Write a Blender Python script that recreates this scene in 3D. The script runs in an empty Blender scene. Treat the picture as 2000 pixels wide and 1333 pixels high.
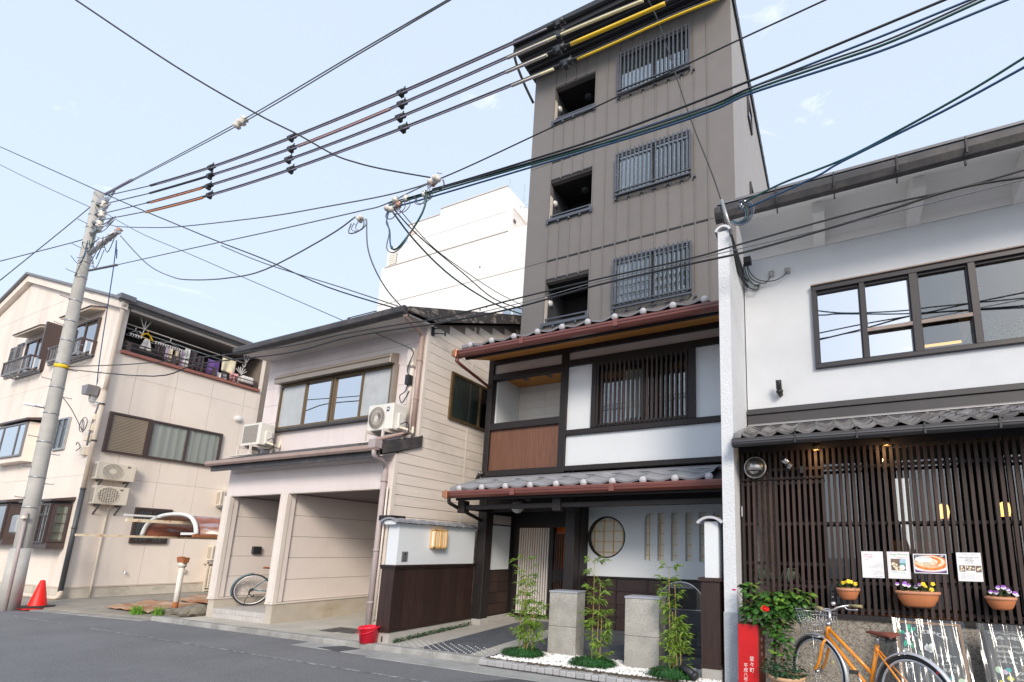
import bpy, bmesh, math, random
from math import radians as R, sin, cos, pi, sqrt
from mathutils import Vector
random.seed(11)
sc = bpy.context.scene
COL = sc.collection

# ------------------------------------------------------------------ camera, sky, sun, exposure
cam = bpy.data.cameras.new('camera')
cam.sensor_width = 36.0
cam.lens = 16.57
cam.shift_x = -0.1157
cam.shift_y = 0.1243
cam.clip_start = 0.05
cam.clip_end = 2000
cam_ob = bpy.data.objects.new('camera', cam)
COL.objects.link(cam_ob)
cam_ob.location = (0, 0, 1.5)
cam_ob.rotation_euler = (R(100.1514), R(-0.945), R(22.8208))
sc.camera = cam_ob

SUN_EL, SUN_AZ = 30.0, 36.0          # azimuth: degrees from -Y towards +X
sun = bpy.data.lights.new('sun', 'SUN')
sun.energy = 1.4
sun.angle = R(18)
sun.color = (1.0, 0.89, 0.76)
sun_ob = bpy.data.objects.new('sun', sun)
COL.objects.link(sun_ob)
sd = Vector((sin(R(SUN_AZ)) * cos(R(SUN_EL)), -cos(R(SUN_AZ)) * cos(R(SUN_EL)), sin(R(SUN_EL))))
sun_ob.rotation_euler = sd.to_track_quat('Z', 'Y').to_euler()
sun_ob.location = (10, -20, 30)

world = bpy.data.worlds.new('World')
sc.world = world
world.use_nodes = True
nt = world.node_tree
nt.nodes.clear()
def wn(t, **k):
    n = nt.nodes.new(t)
    for a, b in k.items(): setattr(n, a, b)
    return n
sky = wn('ShaderNodeTexSky', sky_type='NISHITA', sun_disc=False, sun_elevation=R(SUN_EL), sun_rotation=R(180 - SUN_AZ),
         air_density=1.0, dust_density=2.5, ozone_density=1.0, altitude=50)
tc = wn('ShaderNodeTexCoord')
mp = wn('ShaderNodeMapping')
mp.inputs['Scale'].default_value = (2.2, 2.2, 5.0)
mp.inputs['Rotation'].default_value = (0.2, 0.5, 0.3)
nz = wn('ShaderNodeTexNoise')
nz.inputs['Scale'].default_value = 2.6
nz.inputs['Detail'].default_value = 9
nz.inputs['Roughness'].default_value = 0.62
nz.inputs['Distortion'].default_value = 0.8
cr = wn('ShaderNodeMapRange')
cr.inputs['From Min'].default_value = 0.63
cr.inputs['From Max'].default_value = 0.82
cr.inputs['To Max'].default_value = 0.55
mixw = wn('ShaderNodeMix', data_type='RGBA')          # thin high haze that pales the blue
mixw.inputs[0].default_value = 0.7
mixw.inputs[7].default_value = (5.0, 5.75, 6.9, 1)
mixc = wn('ShaderNodeMix', data_type='RGBA')          # wispy clouds
mixc.inputs[7].default_value = (8.2, 8.2, 8.3, 1)
bg = wn('ShaderNodeBackground')
bg.inputs['Strength'].default_value = 0.1
wo = wn('ShaderNodeOutputWorld')
L = nt.links.new
L(tc.outputs['Generated'], mp.inputs['Vector'])
L(mp.outputs['Vector'], nz.inputs['Vector'])
L(nz.outputs['Fac'], cr.inputs['Value'])
L(sky.outputs['Color'], mixw.inputs[6])
L(mixw.outputs[2], mixc.inputs[6])
L(cr.outputs['Result'], mixc.inputs[0])
L(mixc.outputs[2], bg.inputs['Color'])
L(bg.outputs['Background'], wo.inputs['Surface'])

sc.view_settings.view_transform = 'Standard'
sc.view_settings.look = 'None'
sc.view_settings.exposure = 0.95
sc.view_settings.gamma = 1.0
sc.view_settings.use_curve_mapping = False
sc.render.engine = 'CYCLES'
sc.cycles.use_denoising = True
sc.cycles.max_bounces = 8
sc.cycles.transparent_max_bounces = 24
sc.cycles.caustics_reflective = False
sc.cycles.caustics_refractive = False

# ------------------------------------------------------------------ materials
MATS = {}
def mat(name, col, rough=0.6, var=0.12, scale=3.0, stretch=(1, 1, 1), bump=0.0, bscale=60.0, metal=0.0, objvar=0.0,
        dirt=None, dirt_amt=0.0, dirt_scale=0.8, dirt_stretch=(1, 1, 0.18), dirt_lo=0.5, dirt_hi=0.75, spec=0.5, speckle=None,
        speckle_amt=0.0, speckle_scale=90.0, coat=0.0):
    m = bpy.data.materials.new(name)
    m.use_nodes = True
    t = m.node_tree
    b = t.nodes['Principled BSDF']
    b.inputs['Roughness'].default_value = rough
    b.inputs['Metallic'].default_value = metal
    b.inputs['Specular IOR Level'].default_value = spec
    b.inputs['Coat Weight'].default_value = coat
    g = t.nodes.new('ShaderNodeNewGeometry')
    def noise(sc_, st, detail=5.0, rgh=0.6):
        mp_ = t.nodes.new('ShaderNodeMapping')
        mp_.inputs['Scale'].default_value = st
        n = t.nodes.new('ShaderNodeTexNoise')
        n.inputs['Scale'].default_value = sc_
        n.inputs['Detail'].default_value = detail
        n.inputs['Roughness'].default_value = rgh
        t.links.new(g.outputs['Position'], mp_.inputs['Vector'])
        t.links.new(mp_.outputs['Vector'], n.inputs['Vector'])
        return n
    def mul(src, fac_socket, lo, hi, fmin=0.3, fmax=0.7):
        mr = t.nodes.new('ShaderNodeMapRange')
        mr.inputs['From Min'].default_value = fmin
        mr.inputs['From Max'].default_value = fmax
        mr.inputs['To Min'].default_value = lo
        mr.inputs['To Max'].default_value = hi
        t.links.new(fac_socket, mr.inputs['Value'])
        mx = t.nodes.new('ShaderNodeMix'); mx.data_type = 'RGBA'; mx.blend_type = 'MULTIPLY'
        mx.inputs[0].default_value = 1.0
        if src is None: mx.inputs[6].default_value = (*col, 1)
        else: t.links.new(src, mx.inputs[6])
        cb = t.nodes.new('ShaderNodeCombineColor')
        for i in range(3): t.links.new(mr.outputs['Result'], cb.inputs[i])
        t.links.new(cb.outputs['Color'], mx.inputs[7])
        return mx.outputs[2]
    src = None
    if var > 0:
        src = mul(None, noise(scale, stretch).outputs['Fac'], 1 - var, 1 + var)
    if objvar > 0:
        oi = t.nodes.new('ShaderNodeObjectInfo')
        src = mul(src, oi.outputs['Random'], 1 - objvar, 1 + objvar, 0.0, 1.0)
    def blend(src, fac_socket, c2, amt, lo, hi):
        mr = t.nodes.new('ShaderNodeMapRange')
        mr.inputs['From Min'].default_value = lo
        mr.inputs['From Max'].default_value = hi
        mr.inputs['To Max'].default_value = amt
        t.links.new(fac_socket, mr.inputs['Value'])
        mx = t.nodes.new('ShaderNodeMix'); mx.data_type = 'RGBA'
        t.links.new(mr.outputs['Result'], mx.inputs[0])
        if src is None: mx.inputs[6].default_value = (*col, 1)
        else: t.links.new(src, mx.inputs[6])
        mx.inputs[7].default_value = (*c2, 1)
        return mx.outputs[2]
    if dirt is not None:
        src = blend(src, noise(dirt_scale, dirt_stretch, 6.0, 0.65).outputs['Fac'], dirt, dirt_amt, dirt_lo, dirt_hi)
    if speckle is not None:
        src = blend(src, noise(speckle_scale, (1, 1, 1), 2.0).outputs['Fac'], speckle, speckle_amt, 0.5, 0.62)
    if src is None: b.inputs['Base Color'].default_value = (*col, 1)
    else: t.links.new(src, b.inputs['Base Color'])
    if bump > 0:
        bn = t.nodes.new('ShaderNodeBump')
        bn.inputs['Strength'].default_value = bump
        bn.inputs['Distance'].default_value = 0.01
        t.links.new(noise(bscale, stretch, 3.0).outputs['Fac'], bn.inputs['Height'])
        t.links.new(bn.outputs['Normal'], b.inputs['Normal'])
    MATS[name] = m
    return m

def glass(name, tint=(0.85, 0.9, 0.9), refl=0.12, rough=0.015, tcol=None):
    m = bpy.data.materials.new(name)
    m.use_nodes = True
    t = m.node_tree
    t.nodes.clear()
    o = t.nodes.new('ShaderNodeOutputMaterial')
    mx = t.nodes.new('ShaderNodeMixShader')
    tr = t.nodes.new('ShaderNodeBsdfTransparent')
    tr.inputs['Color'].default_value = (*tint, 1)
    gl = t.nodes.new('ShaderNodeBsdfGlossy')
    gl.inputs['Roughness'].default_value = rough
    gl.inputs['Color'].default_value = (0.96, 0.97, 0.98, 1)
    lw = t.nodes.new('ShaderNodeLayerWeight')
    lw.inputs['Blend'].default_value = 0.25
    mr = t.nodes.new('ShaderNodeMapRange')
    mr.inputs['To Min'].default_value = refl
    mr.inputs['To Max'].default_value = min(1.0, refl + 0.6)
    t.links.new(lw.outputs['Fresnel'], mr.inputs['Value'])
    t.links.new(mr.outputs['Result'], mx.inputs['Fac'])
    t.links.new(tr.outputs['BSDF'], mx.inputs[1])
    t.links.new(gl.outputs['BSDF'], mx.inputs[2])
    t.links.new(mx.outputs['Shader'], o.inputs['Surface'])
    MATS[name] = m
    return m

def emit(name, col, strength):
    m = bpy.data.materials.new(name)
    m.use_nodes = True
    b = m.node_tree.nodes['Principled BSDF']
    b.inputs['Base Color'].default_value = (*col, 1)
    b.inputs['Emission Color'].default_value = (*col, 1)
    b.inputs['Emission Strength'].default_value = strength
    MATS[name] = m
    return m

def leaf(name, col, col2, trans=0.25):
    m = bpy.data.materials.new(name)
    m.use_nodes = True
    t = m.node_tree
    b = t.nodes['Principled BSDF']
    b.inputs['Roughness'].default_value = 0.42
    g = t.nodes.new('ShaderNodeNewGeometry')
    n = t.nodes.new('ShaderNodeTexNoise'); n.inputs['Scale'].default_value = 26
    t.links.new(g.outputs['Position'], n.inputs['Vector'])
    rnd = t.nodes.new('ShaderNodeMix'); rnd.data_type = 'RGBA'
    mr = t.nodes.new('ShaderNodeMapRange')
    mr.inputs['From Min'].default_value = 0.35; mr.inputs['From Max'].default_value = 0.65
    t.links.new(n.outputs['Fac'], mr.inputs['Value'])
    t.links.new(mr.outputs['Result'], rnd.inputs[0])
    rnd.inputs[6].default_value = (*col, 1); rnd.inputs[7].default_value = (*col2, 1)
    t.links.new(rnd.outputs[2], b.inputs['Base Color'])
    tl = t.nodes.new('ShaderNodeBsdfTranslucent')
    t.links.new(rnd.outputs[2], tl.inputs['Color'])
    mx = t.nodes.new('ShaderNodeMixShader'); mx.inputs[0].default_value = trans
    o = t.nodes['Material Output']
    t.links.new(b.outputs['BSDF'], mx.inputs[1]); t.links.new(tl.outputs['BSDF'], mx.inputs[2])
    t.links.new(mx.outputs['Shader'], o.inputs['Surface'])
    MATS[name] = m
    return m

mat('asphalt', (0.155, 0.160, 0.172), 0.9, var=0.16, scale=0.9, bump=0.9, bscale=130, speckle=(0.30, 0.30, 0.31), speckle_amt=0.55, speckle_scale=75,
    dirt=(0.19, 0.19, 0.19), dirt_amt=0.6, dirt_scale=0.5, dirt_stretch=(0.4, 1.5, 1))
mat('asphalt_patch', (0.075, 0.08, 0.088), 0.85, var=0.15, scale=1.5, bump=0.8, bscale=140, speckle=(0.16, 0.16, 0.165), speckle_amt=0.5, speckle_scale=85)
mat('road_paint', (0.33, 0.34, 0.35), 0.8, var=0.4, scale=14, dirt=(0.13, 0.13, 0.14), dirt_amt=0.95, dirt_scale=9, dirt_stretch=(1, 1, 1), dirt_lo=0.42, dirt_hi=0.58)
mat('gutter_concrete', (0.36, 0.36, 0.35), 0.9, var=0.18, scale=2.2, bump=0.5, bscale=90, dirt=(0.16, 0.16, 0.155), dirt_amt=0.7, dirt_scale=1.3, dirt_stretch=(1, 1, 1), speckle=(0.25, 0.25, 0.25), speckle_amt=0.4, speckle_scale=120)
mat('kerb_concrete', (0.33, 0.325, 0.31), 0.9, var=0.2, scale=4, bump=0.5, bscale=80, objvar=0.12, dirt=(0.13, 0.125, 0.11), dirt_amt=0.7, dirt_scale=2.5, dirt_stretch=(1, 1, 1))
mat('apron_concrete', (0.50, 0.475, 0.42), 0.9, var=0.12, scale=1.6, bump=0.25, bscale=120, dirt=(0.27, 0.255, 0.225), dirt_amt=0.6, dirt_scale=0.8, dirt_stretch=(1, 1.6, 1))
mat('yard_concrete', (0.30, 0.275, 0.235), 0.95, var=0.25, scale=1.8, bump=0.5, bscale=60, dirt=(0.13, 0.12, 0.095), dirt_amt=0.8, dirt_scale=0.9, dirt_stretch=(1, 1, 1))
mat('washed_paving', (0.46, 0.44, 0.405), 0.9, var=0.08, scale=3, bump=0.4, bscale=160, speckle=(0.30, 0.285, 0.26), speckle_amt=0.6, speckle_scale=150)
mat('slate_tile', (0.105, 0.115, 0.132), 0.55, var=0.14, scale=6, bump=0.15, bscale=60, objvar=0.10)
mat('tactile_dot', (0.62, 0.62, 0.60), 0.5, var=0.0)
mat('steel_lid', (0.095, 0.09, 0.085), 0.6, var=0.2, scale=9, bump=0.5, bscale=120)

mat('cream_siding', (0.86, 0.765, 0.68), 0.75, var=0.03, scale=1.2, bump=0.25, bscale=240, objvar=0.02, dirt=(0.50, 0.42, 0.35), dirt_amt=0.55, dirt_scale=1.0, dirt_stretch=(1.3, 1.3, 0.16), dirt_lo=0.5, dirt_hi=0.8)
mat('cream_base', (0.60, 0.55, 0.47), 0.9, var=0.12, scale=2, bump=0.3, bscale=120, dirt=(0.22, 0.195, 0.15), dirt_amt=0.85, dirt_scale=1.2, dirt_stretch=(1, 1, 1.5))
mat('cream_trim', (0.72, 0.61, 0.50), 0.6, var=0.06, scale=3, dirt=(0.38, 0.31, 0.24), dirt_amt=0.4, dirt_scale=2)
mat('joint_dark', (0.23, 0.19, 0.16), 0.9, var=0.0)
mat('brown_metal', (0.075, 0.052, 0.05), 0.45, var=0.08, scale=8)
mat('grey_metal', (0.21, 0.21, 0.225), 0.5, var=0.1, scale=5)
mat('dark_grey_metal', (0.075, 0.08, 0.09), 0.45, var=0.08, scale=6)
mat('coping_red', (0.33, 0.13, 0.10), 0.5, var=0.1, scale=5)
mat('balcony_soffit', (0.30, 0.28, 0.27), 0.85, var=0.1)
mat('mosaic_tile', (0.24, 0.205, 0.175), 0.6, var=0.35, scale=30, stretch=(1, 1, 2.2), bump=0.6, bscale=40)
mat('pink_siding', (0.76, 0.685, 0.675), 0.7, var=0.03, scale=1.5, bump=0.2, bscale=240, objvar=0.02, dirt=(0.50, 0.42, 0.40), dirt_amt=0.4, dirt_scale=1.1)
mat('board_siding', (0.76, 0.685, 0.615), 0.7, var=0.06, scale=2.2, stretch=(1, 0.5, 6), bump=0.15, bscale=50, objvar=0.035, dirt=(0.46, 0.41, 0.36), dirt_amt=0.5, dirt_scale=1.0, dirt_stretch=(1, 1.0, 1.2))
mat('porch_board', (0.78, 0.695, 0.645), 0.7, var=0.04, scale=2, bump=0.2, bscale=220, objvar=0.02, dirt=(0.47, 0.40, 0.365), dirt_amt=0.35, dirt_scale=1.0)
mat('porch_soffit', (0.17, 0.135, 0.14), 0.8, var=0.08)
mat('ivory_trim', (0.74, 0.67, 0.61), 0.5, var=0.04, scale=3, dirt=(0.45, 0.39, 0.34), dirt_amt=0.35, dirt_scale=3)
mat('pipe_brown', (0.42, 0.31, 0.27), 0.5, var=0.07, scale=5, dirt=(0.22, 0.16, 0.13), dirt_amt=0.4, dirt_scale=3)
mat('pipe_mauve', (0.42, 0.355, 0.35), 0.5, var=0.07, scale=5, dirt=(0.22, 0.18, 0.17), dirt_amt=0.5, dirt_scale=3)
mat('bronze_frame', (0.17, 0.115, 0.06), 0.35, var=0.1, scale=6, metal=0.5)
mat('bronze_hood', (0.30, 0.255, 0.215), 0.4, var=0.07, scale=4, metal=0.3)
mat('roof_dark', (0.055, 0.052, 0.055), 0.55, var=0.25, scale=6, dirt=(0.20, 0.16, 0.14), dirt_amt=0.35, dirt_scale=3, dirt_stretch=(1, 1, 1))
mat('verge_worn', (0.06, 0.055, 0.055), 0.7, var=0.3, scale=7, dirt=(0.33, 0.29, 0.26), dirt_amt=0.8, dirt_scale=4.5, dirt_stretch=(1, 1, 1.6), dirt_lo=0.52, dirt_hi=0.6)
mat('soffit_white', (0.66, 0.62, 0.58), 0.8, var=0.05)
mat('concrete_base', (0.50, 0.45, 0.38), 0.9, var=0.12, scale=2, bump=0.3, bscale=80, dirt=(0.36, 0.27, 0.16), dirt_amt=0.7, dirt_scale=1.4, dirt_stretch=(1, 1, 1.4))
mat('step_tile', (0.52, 0.49, 0.47), 0.55, var=0.06, scale=9, objvar=0.06)
mat('grout', (0.30, 0.28, 0.26), 0.9, var=0.05)

mat('dark_timber', (0.019, 0.015, 0.016), 0.55, var=0.25, scale=5, stretch=(4, 4, 4), bump=0.25, bscale=90, spec=0.4)
mat('cedar_dado', (0.030, 0.015, 0.012), 0.55, var=0.35, scale=3.5, stretch=(12, 12, 0.8), bump=0.25, bscale=12, objvar=0.25)
mat('rust_panel', (0.155, 0.068, 0.040), 0.55, var=0.28, scale=3.0, stretch=(16, 16, 0.6), objvar=0.08)
mat('lattice_wood', (0.038, 0.021, 0.018), 0.6, var=0.35, scale=4, stretch=(14, 14, 0.9), bump=0.2, bscale=14, objvar=0.45)
mat('honey_soffit', (0.58, 0.25, 0.05), 0.6, var=0.2, scale=3.5, stretch=(0.6, 12, 12), objvar=0.05)
mat('white_plaster', (0.70, 0.735, 0.765), 0.85, var=0.02, scale=2, bump=0.15, bscale=180)
mat('strip_plaster', (0.60, 0.555, 0.53), 0.85, var=0.03, scale=2)
mat('alcove_board', (0.72, 0.70, 0.66), 0.6, var=0.03, scale=3, objvar=0.02)
mat('roof_tile', (0.255, 0.262, 0.285), 0.42, var=0.14, scale=5, bump=0.12, bscale=70, objvar=0.10)
mat('tile_disc', (0.50, 0.50, 0.53), 0.45, var=0.08, scale=8)
mat('old_tile', (0.20, 0.195, 0.20), 0.5, var=0.35, scale=9, bump=0.3, bscale=50, objvar=0.35, dirt=(0.30, 0.27, 0.23), dirt_amt=0.4, dirt_scale=6, dirt_stretch=(1, 1, 1))
mat('gutter_red', (0.19, 0.062, 0.050), 0.35, var=0.08, scale=5, coat=0.2)
mat('gutter_copper', (0.42, 0.19, 0.10), 0.35, var=0.12, scale=9, metal=0.4)
mat('tower_cladding', (0.175, 0.162, 0.155), 0.55, var=0.05, scale=2.5, bump=0.12, bscale=160, objvar=0.03)
mat('tower_side', (0.36, 0.335, 0.315), 0.6, var=0.05, scale=2.5, bump=0.12, bscale=160)
mat('tower_black', (0.022, 0.023, 0.027), 0.5, var=0.1, scale=5)
mat('bar_metal', (0.105, 0.115, 0.14), 0.38, var=0.08, scale=8, metal=0.3)
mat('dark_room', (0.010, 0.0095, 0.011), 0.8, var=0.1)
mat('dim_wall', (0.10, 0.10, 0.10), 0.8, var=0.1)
mat('gate_concrete', (0.43, 0.415, 0.395), 0.9, var=0.08, scale=4, bump=0.3, bscale=110, speckle=(0.33, 0.315, 0.30), speckle_amt=0.4, speckle_scale=140)
mat('stone_grey', (0.40, 0.385, 0.355), 0.7, var=0.16, scale=5, bump=0.25, bscale=60, speckle=(0.26, 0.25, 0.235), speckle_amt=0.55, speckle_scale=42, objvar=0.05)
mat('stone_cap', (0.36, 0.375, 0.42), 0.4, var=0.06, scale=6)
mat('granite_kerb', (0.40, 0.40, 0.41), 0.8, var=0.1, scale=8, bump=0.6, bscale=70, objvar=0.08, speckle=(0.24, 0.24, 0.25), speckle_amt=0.6, speckle_scale=110)
mat('white_gravel', (0.82, 0.82, 0.81), 0.8, var=0.1, scale=20)
mat('soil', (0.09, 0.07, 0.05), 0.95, var=0.3, scale=9)
mat('white_stucco', (0.655, 0.68, 0.715), 0.9, var=0.025, scale=3, bump=0.25, bscale=120)
mat('rough_stucco', (0.68, 0.70, 0.73), 0.9, var=0.03, scale=3, bump=1.0, bscale=42)
mat('granite_post', (0.40, 0.43, 0.47), 0.75, var=0.08, scale=9, bump=0.2, bscale=90, speckle=(0.62, 0.64, 0.67), speckle_amt=0.6, speckle_scale=110)
mat('pebble_wall', (0.33, 0.30, 0.255), 0.85, var=0.25, scale=22, bump=0.9, bscale=75, speckle=(0.11, 0.095, 0.08), speckle_amt=0.8, speckle_scale=62)
mat('band_dark', (0.050, 0.047, 0.052), 0.55, var=0.1, scale=4)
mat('flashing', (0.42, 0.41, 0.41), 0.4, var=0.05, scale=4, metal=0.3)
mat('frame_black', (0.035, 0.030, 0.034), 0.4, var=0.08, scale=7)
mat('rail_wood', (0.30, 0.235, 0.20), 0.5, var=0.15, scale=6)
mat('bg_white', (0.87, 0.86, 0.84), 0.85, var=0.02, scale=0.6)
mat('concrete_pole', (0.46, 0.45, 0.425), 0.85, var=0.1, scale=4, bump=0.25, bscale=90, dirt=(0.30, 0.29, 0.28), dirt_amt=0.6, dirt_scale=2.0, dirt_stretch=(1, 1, 0.25))
mat('galvanised', (0.42, 0.43, 0.44), 0.4, var=0.12, scale=9, metal=0.6)
mat('cable_black', (0.02, 0.021, 0.024), 0.5, var=0.0)
mat('cable_grey', (0.14, 0.15, 0.17), 0.5, var=0.0)
mat('cable_green', (0.012, 0.075, 0.065), 0.4, var=0.0)
mat('cable_blue', (0.018, 0.07, 0.16), 0.4, var=0.0)
mat('tube_yellow', (0.85, 0.56, 0.02), 0.35, var=0.03)
mat('tube_cream', (0.78, 0.72, 0.45), 0.4, var=0.03)
mat('tube_orange', (0.62, 0.22, 0.08), 0.4, var=0.05)
mat('tube_lilac', (0.33, 0.30, 0.40), 0.4, var=0.03)
mat('porcelain', (0.72, 0.68, 0.62), 0.25, var=0.06, scale=20)
mat('porcelain_rust', (0.45, 0.26, 0.19), 0.35, var=0.1, scale=20)
mat('ac_white', (0.76, 0.74, 0.69), 0.45, var=0.03, scale=4, dirt=(0.55, 0.49, 0.40), dirt_amt=0.3, dirt_scale=4)
mat('ac_cream', (0.80, 0.72, 0.60), 0.45, var=0.03, scale=4, dirt=(0.52, 0.38, 0.24), dirt_amt=0.35, dirt_scale=4)
mat('ac_dark', (0.20, 0.175, 0.155), 0.6, var=0.05)
mat('grille_white', (0.62, 0.59, 0.54), 0.45, var=0.03)
mat('rust', (0.36, 0.13, 0.045), 0.85, var=0.3, scale=12, bump=0.5, bscale=60, dirt=(0.16, 0.07, 0.04), dirt_amt=0.7, dirt_scale=7, dirt_stretch=(1, 1, 1))
mat('rust_sheet', (0.50, 0.36, 0.25), 0.8, var=0.2, scale=4, bump=0.3, bscale=40, dirt=(0.34, 0.12, 0.04), dirt_amt=0.95, dirt_scale=1.6, dirt_stretch=(0.7, 2.0, 1), dirt_lo=0.42, dirt_hi=0.62)
mat('white_rusted', (0.74, 0.70, 0.64), 0.5, var=0.05, scale=6, dirt=(0.42, 0.18, 0.06), dirt_amt=0.9, dirt_scale=5, dirt_stretch=(1, 1, 0.6), dirt_lo=0.56, dirt_hi=0.66)
mat('cream_beam', (0.78, 0.66, 0.48), 0.5, var=0.06, scale=6, dirt=(0.42, 0.18, 0.06), dirt_amt=0.9, dirt_scale=4, dirt_stretch=(1, 1, 1), dirt_lo=0.55, dirt_hi=0.66)
mat('rock', (0.22, 0.20, 0.16), 0.9, var=0.35, scale=9, bump=1.0, bscale=22, dirt=(0.11, 0.10, 0.065), dirt_amt=0.8, dirt_scale=6, dirt_stretch=(1, 1, 1))
mat('cone_red', (0.86, 0.012, 0.006), 0.45, var=0.03)
mat('rubber', (0.028, 0.027, 0.028), 0.75, var=0.05)
mat('bucket_red', (0.80, 0.012, 0.04), 0.35, var=0.02, coat=0.2)
mat('terracotta', (0.52, 0.185, 0.075), 0.65, var=0.08, scale=9)
mat('terracotta_rim', (0.58, 0.27, 0.155), 0.65, var=0.08, scale=9)
mat('pot_beige', (0.56, 0.355, 0.21), 0.7, var=0.06, scale=6)
mat('lacquer_red', (0.55, 0.004, 0.006), 0.4, var=0.10, scale=6, dirt=(0.35, 0.004, 0.006), dirt_amt=0.5, dirt_scale=3)
mat('lacquer_side', (0.16, 0.030, 0.018), 0.55, var=0.3, scale=8)
mat('paint_white', (0.80, 0.78, 0.74), 0.6, var=0.1, scale=30)
mat('paper', (0.84, 0.84, 0.86), 0.6, var=0.0)
mat('ink', (0.12, 0.12, 0.13), 0.7, var=0.0)
mat('ink_grey', (0.34, 0.36, 0.37), 0.7, var=0.0)
mat('ink_pink', (0.72, 0.22, 0.40), 0.7, var=0.0)
mat('ink_green', (0.16, 0.50, 0.30), 0.7, var=0.0)
mat('ink_red', (0.62, 0.10, 0.08), 0.7, var=0.0)
mat('print_orange', (0.80, 0.24, 0.05), 0.5, var=0.35, scale=30)
mat('print_cream', (0.83, 0.72, 0.52), 0.5, var=0.25, scale=26)
mat('print_white', (0.86, 0.84, 0.84), 0.5, var=0.08, scale=30)
mat('print_navy', (0.035, 0.035, 0.10), 0.5, var=0.1)
mat('print_brown', (0.17, 0.115, 0.095), 0.5, var=0.5, scale=40)
mat('print_teal', (0.10, 0.34, 0.33), 0.5, var=0.4, scale=40)
mat('print_blue', (0.42, 0.60, 0.72), 0.5, var=0.3, scale=40)
mat('print_purple', (0.34, 0.12, 0.36), 0.5, var=0.2, scale=40)
mat('chalkboard', (0.030, 0.036, 0.040), 0.35, var=0.2, scale=6)
mat('chalk_white', (0.78, 0.80, 0.80), 0.8, var=0.1, scale=80)
mat('chalk_green', (0.04, 0.42, 0.28), 0.8, var=0.1, scale=80)
mat('chalk_lilac', (0.70, 0.58, 0.70), 0.8, var=0.1, scale=80)
mat('chalk_yellow', (0.72, 0.70, 0.12), 0.8, var=0.1, scale=80)
mat('chalk_mint', (0.48, 0.68, 0.50), 0.8, var=0.1, scale=80)
mat('chalk_teal', (0.05, 0.42, 0.42), 0.8, var=0.1, scale=80)
mat('board_frame', (0.26, 0.155, 0.085), 0.5, var=0.2, scale=8, stretch=(8, 8, 1))
mat('bike_orange', (0.90, 0.30, 0.015), 0.3, var=0.02, coat=0.4)
mat('bike_teal', (0.015, 0.16, 0.22), 0.3, var=0.02, coat=0.4)
mat('chrome', (0.72, 0.72, 0.74), 0.22, var=0.03, metal=0.9)
mat('alloy', (0.66, 0.67, 0.70), 0.35, var=0.03, metal=0.5)
mat('saddle_brown', (0.19, 0.055, 0.035), 0.45, var=0.12, scale=12)
mat('saddle_rust', (0.36, 0.085, 0.03), 0.5, var=0.15, scale=12)
mat('grip_olive', (0.30, 0.26, 0.13), 0.6, var=0.08)
mat('reflector_red', (0.85, 0.02, 0.03), 0.2, var=0.0)
mat('reflector_yellow', (0.75, 0.70, 0.30), 0.3, var=0.0)
mat('steel_brushed', (0.52, 0.50, 0.47), 0.28, var=0.06, scale=20, stretch=(1, 1, 12), metal=0.9)
mat('pine', (0.72, 0.44, 0.15), 0.5, var=0.12, scale=6)
mat('shoji_paper', (0.80, 0.77, 0.68), 0.8, var=0.03)
mat('globe_opal', (0.72, 0.71, 0.69), 0.3, var=0.02)
mat('intercom_grey', (0.24, 0.24, 0.25), 0.4, var=0.05, metal=0.4)
mat('bamboo_cane', (0.34, 0.26, 0.08), 0.5, var=0.25, scale=14)
mat('stem_brown', (0.15, 0.10, 0.055), 0.8, var=0.2, scale=12)
mat('petal_red', (0.85, 0.02, 0.015), 0.6, var=0.1)
mat('petal_pink', (0.55, 0.04, 0.14), 0.6, var=0.1)
mat('petal_yellow', (0.90, 0.62, 0.01), 0.6, var=0.08, scale=30)
mat('petal_violet', (0.36, 0.10, 0.58), 0.6, var=0.2, scale=40)
mat('petal_white', (0.84, 0.80, 0.86), 0.6, var=0.08, scale=40)
mat('cloth_white', (0.80, 0.78, 0.76), 0.9, var=0.06, scale=9)
mat('cloth_cream', (0.82, 0.74, 0.54), 0.9, var=0.06, scale=9)
mat('cloth_purple', (0.16, 0.085, 0.30), 0.9, var=0.15, scale=9)
mat('cloth_pink', (0.80, 0.40, 0.40), 0.9, var=0.1, scale=9)
mat('cloth_dark', (0.075, 0.06, 0.07), 0.9, var=0.2, scale=9)
mat('cloth_lilac', (0.62, 0.52, 0.64), 0.9, var=0.1, scale=9)
mat('cloth_tan', (0.62, 0.50, 0.38), 0.9, var=0.15, scale=9)
mat('plastic_yellow', (0.85, 0.52, 0.01), 0.4, var=0.03)
mat('plastic_white', (0.78, 0.77, 0.76), 0.4, var=0.03)
mat('plastic_black', (0.03, 0.03, 0.033), 0.4, var=0.05)
mat('curtain', (0.87, 0.86, 0.79), 0.9, var=0.06, scale=5, stretch=(3, 3, 0.5))
mat('curtain_warm', (0.85, 0.79, 0.62), 0.9, var=0.06, scale=5, stretch=(3, 3, 0.5))
mat('blind_pale', (0.58, 0.64, 0.66), 0.8, var=0.06, scale=4)
mat('obscure_green', (0.16, 0.24, 0.22), 0.35, var=0.15, scale=5, stretch=(3, 3, 0.4))
mat('obscure_grey', (0.26, 0.27, 0.27), 0.3, var=0.1, scale=3)
mat('warm_wall', (0.50, 0.22, 0.06), 0.8, var=0.15)
mat('shutter_tan', (0.40, 0.33, 0.25), 0.5, var=0.06)
mat('brown_polycarbonate', (0.25, 0.085, 0.045), 0.3, var=0.35, scale=6, dirt=(0.34, 0.30, 0.36), dirt_amt=0.8, dirt_scale=2.6, dirt_stretch=(1, 0.6, 3), dirt_lo=0.5, dirt_hi=0.56, coat=0.3)
emit('lamp_warm', (1.0, 0.55, 0.16), 7.0)
emit('lamp_star', (1.0, 0.62, 0.25), 26.0)
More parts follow.
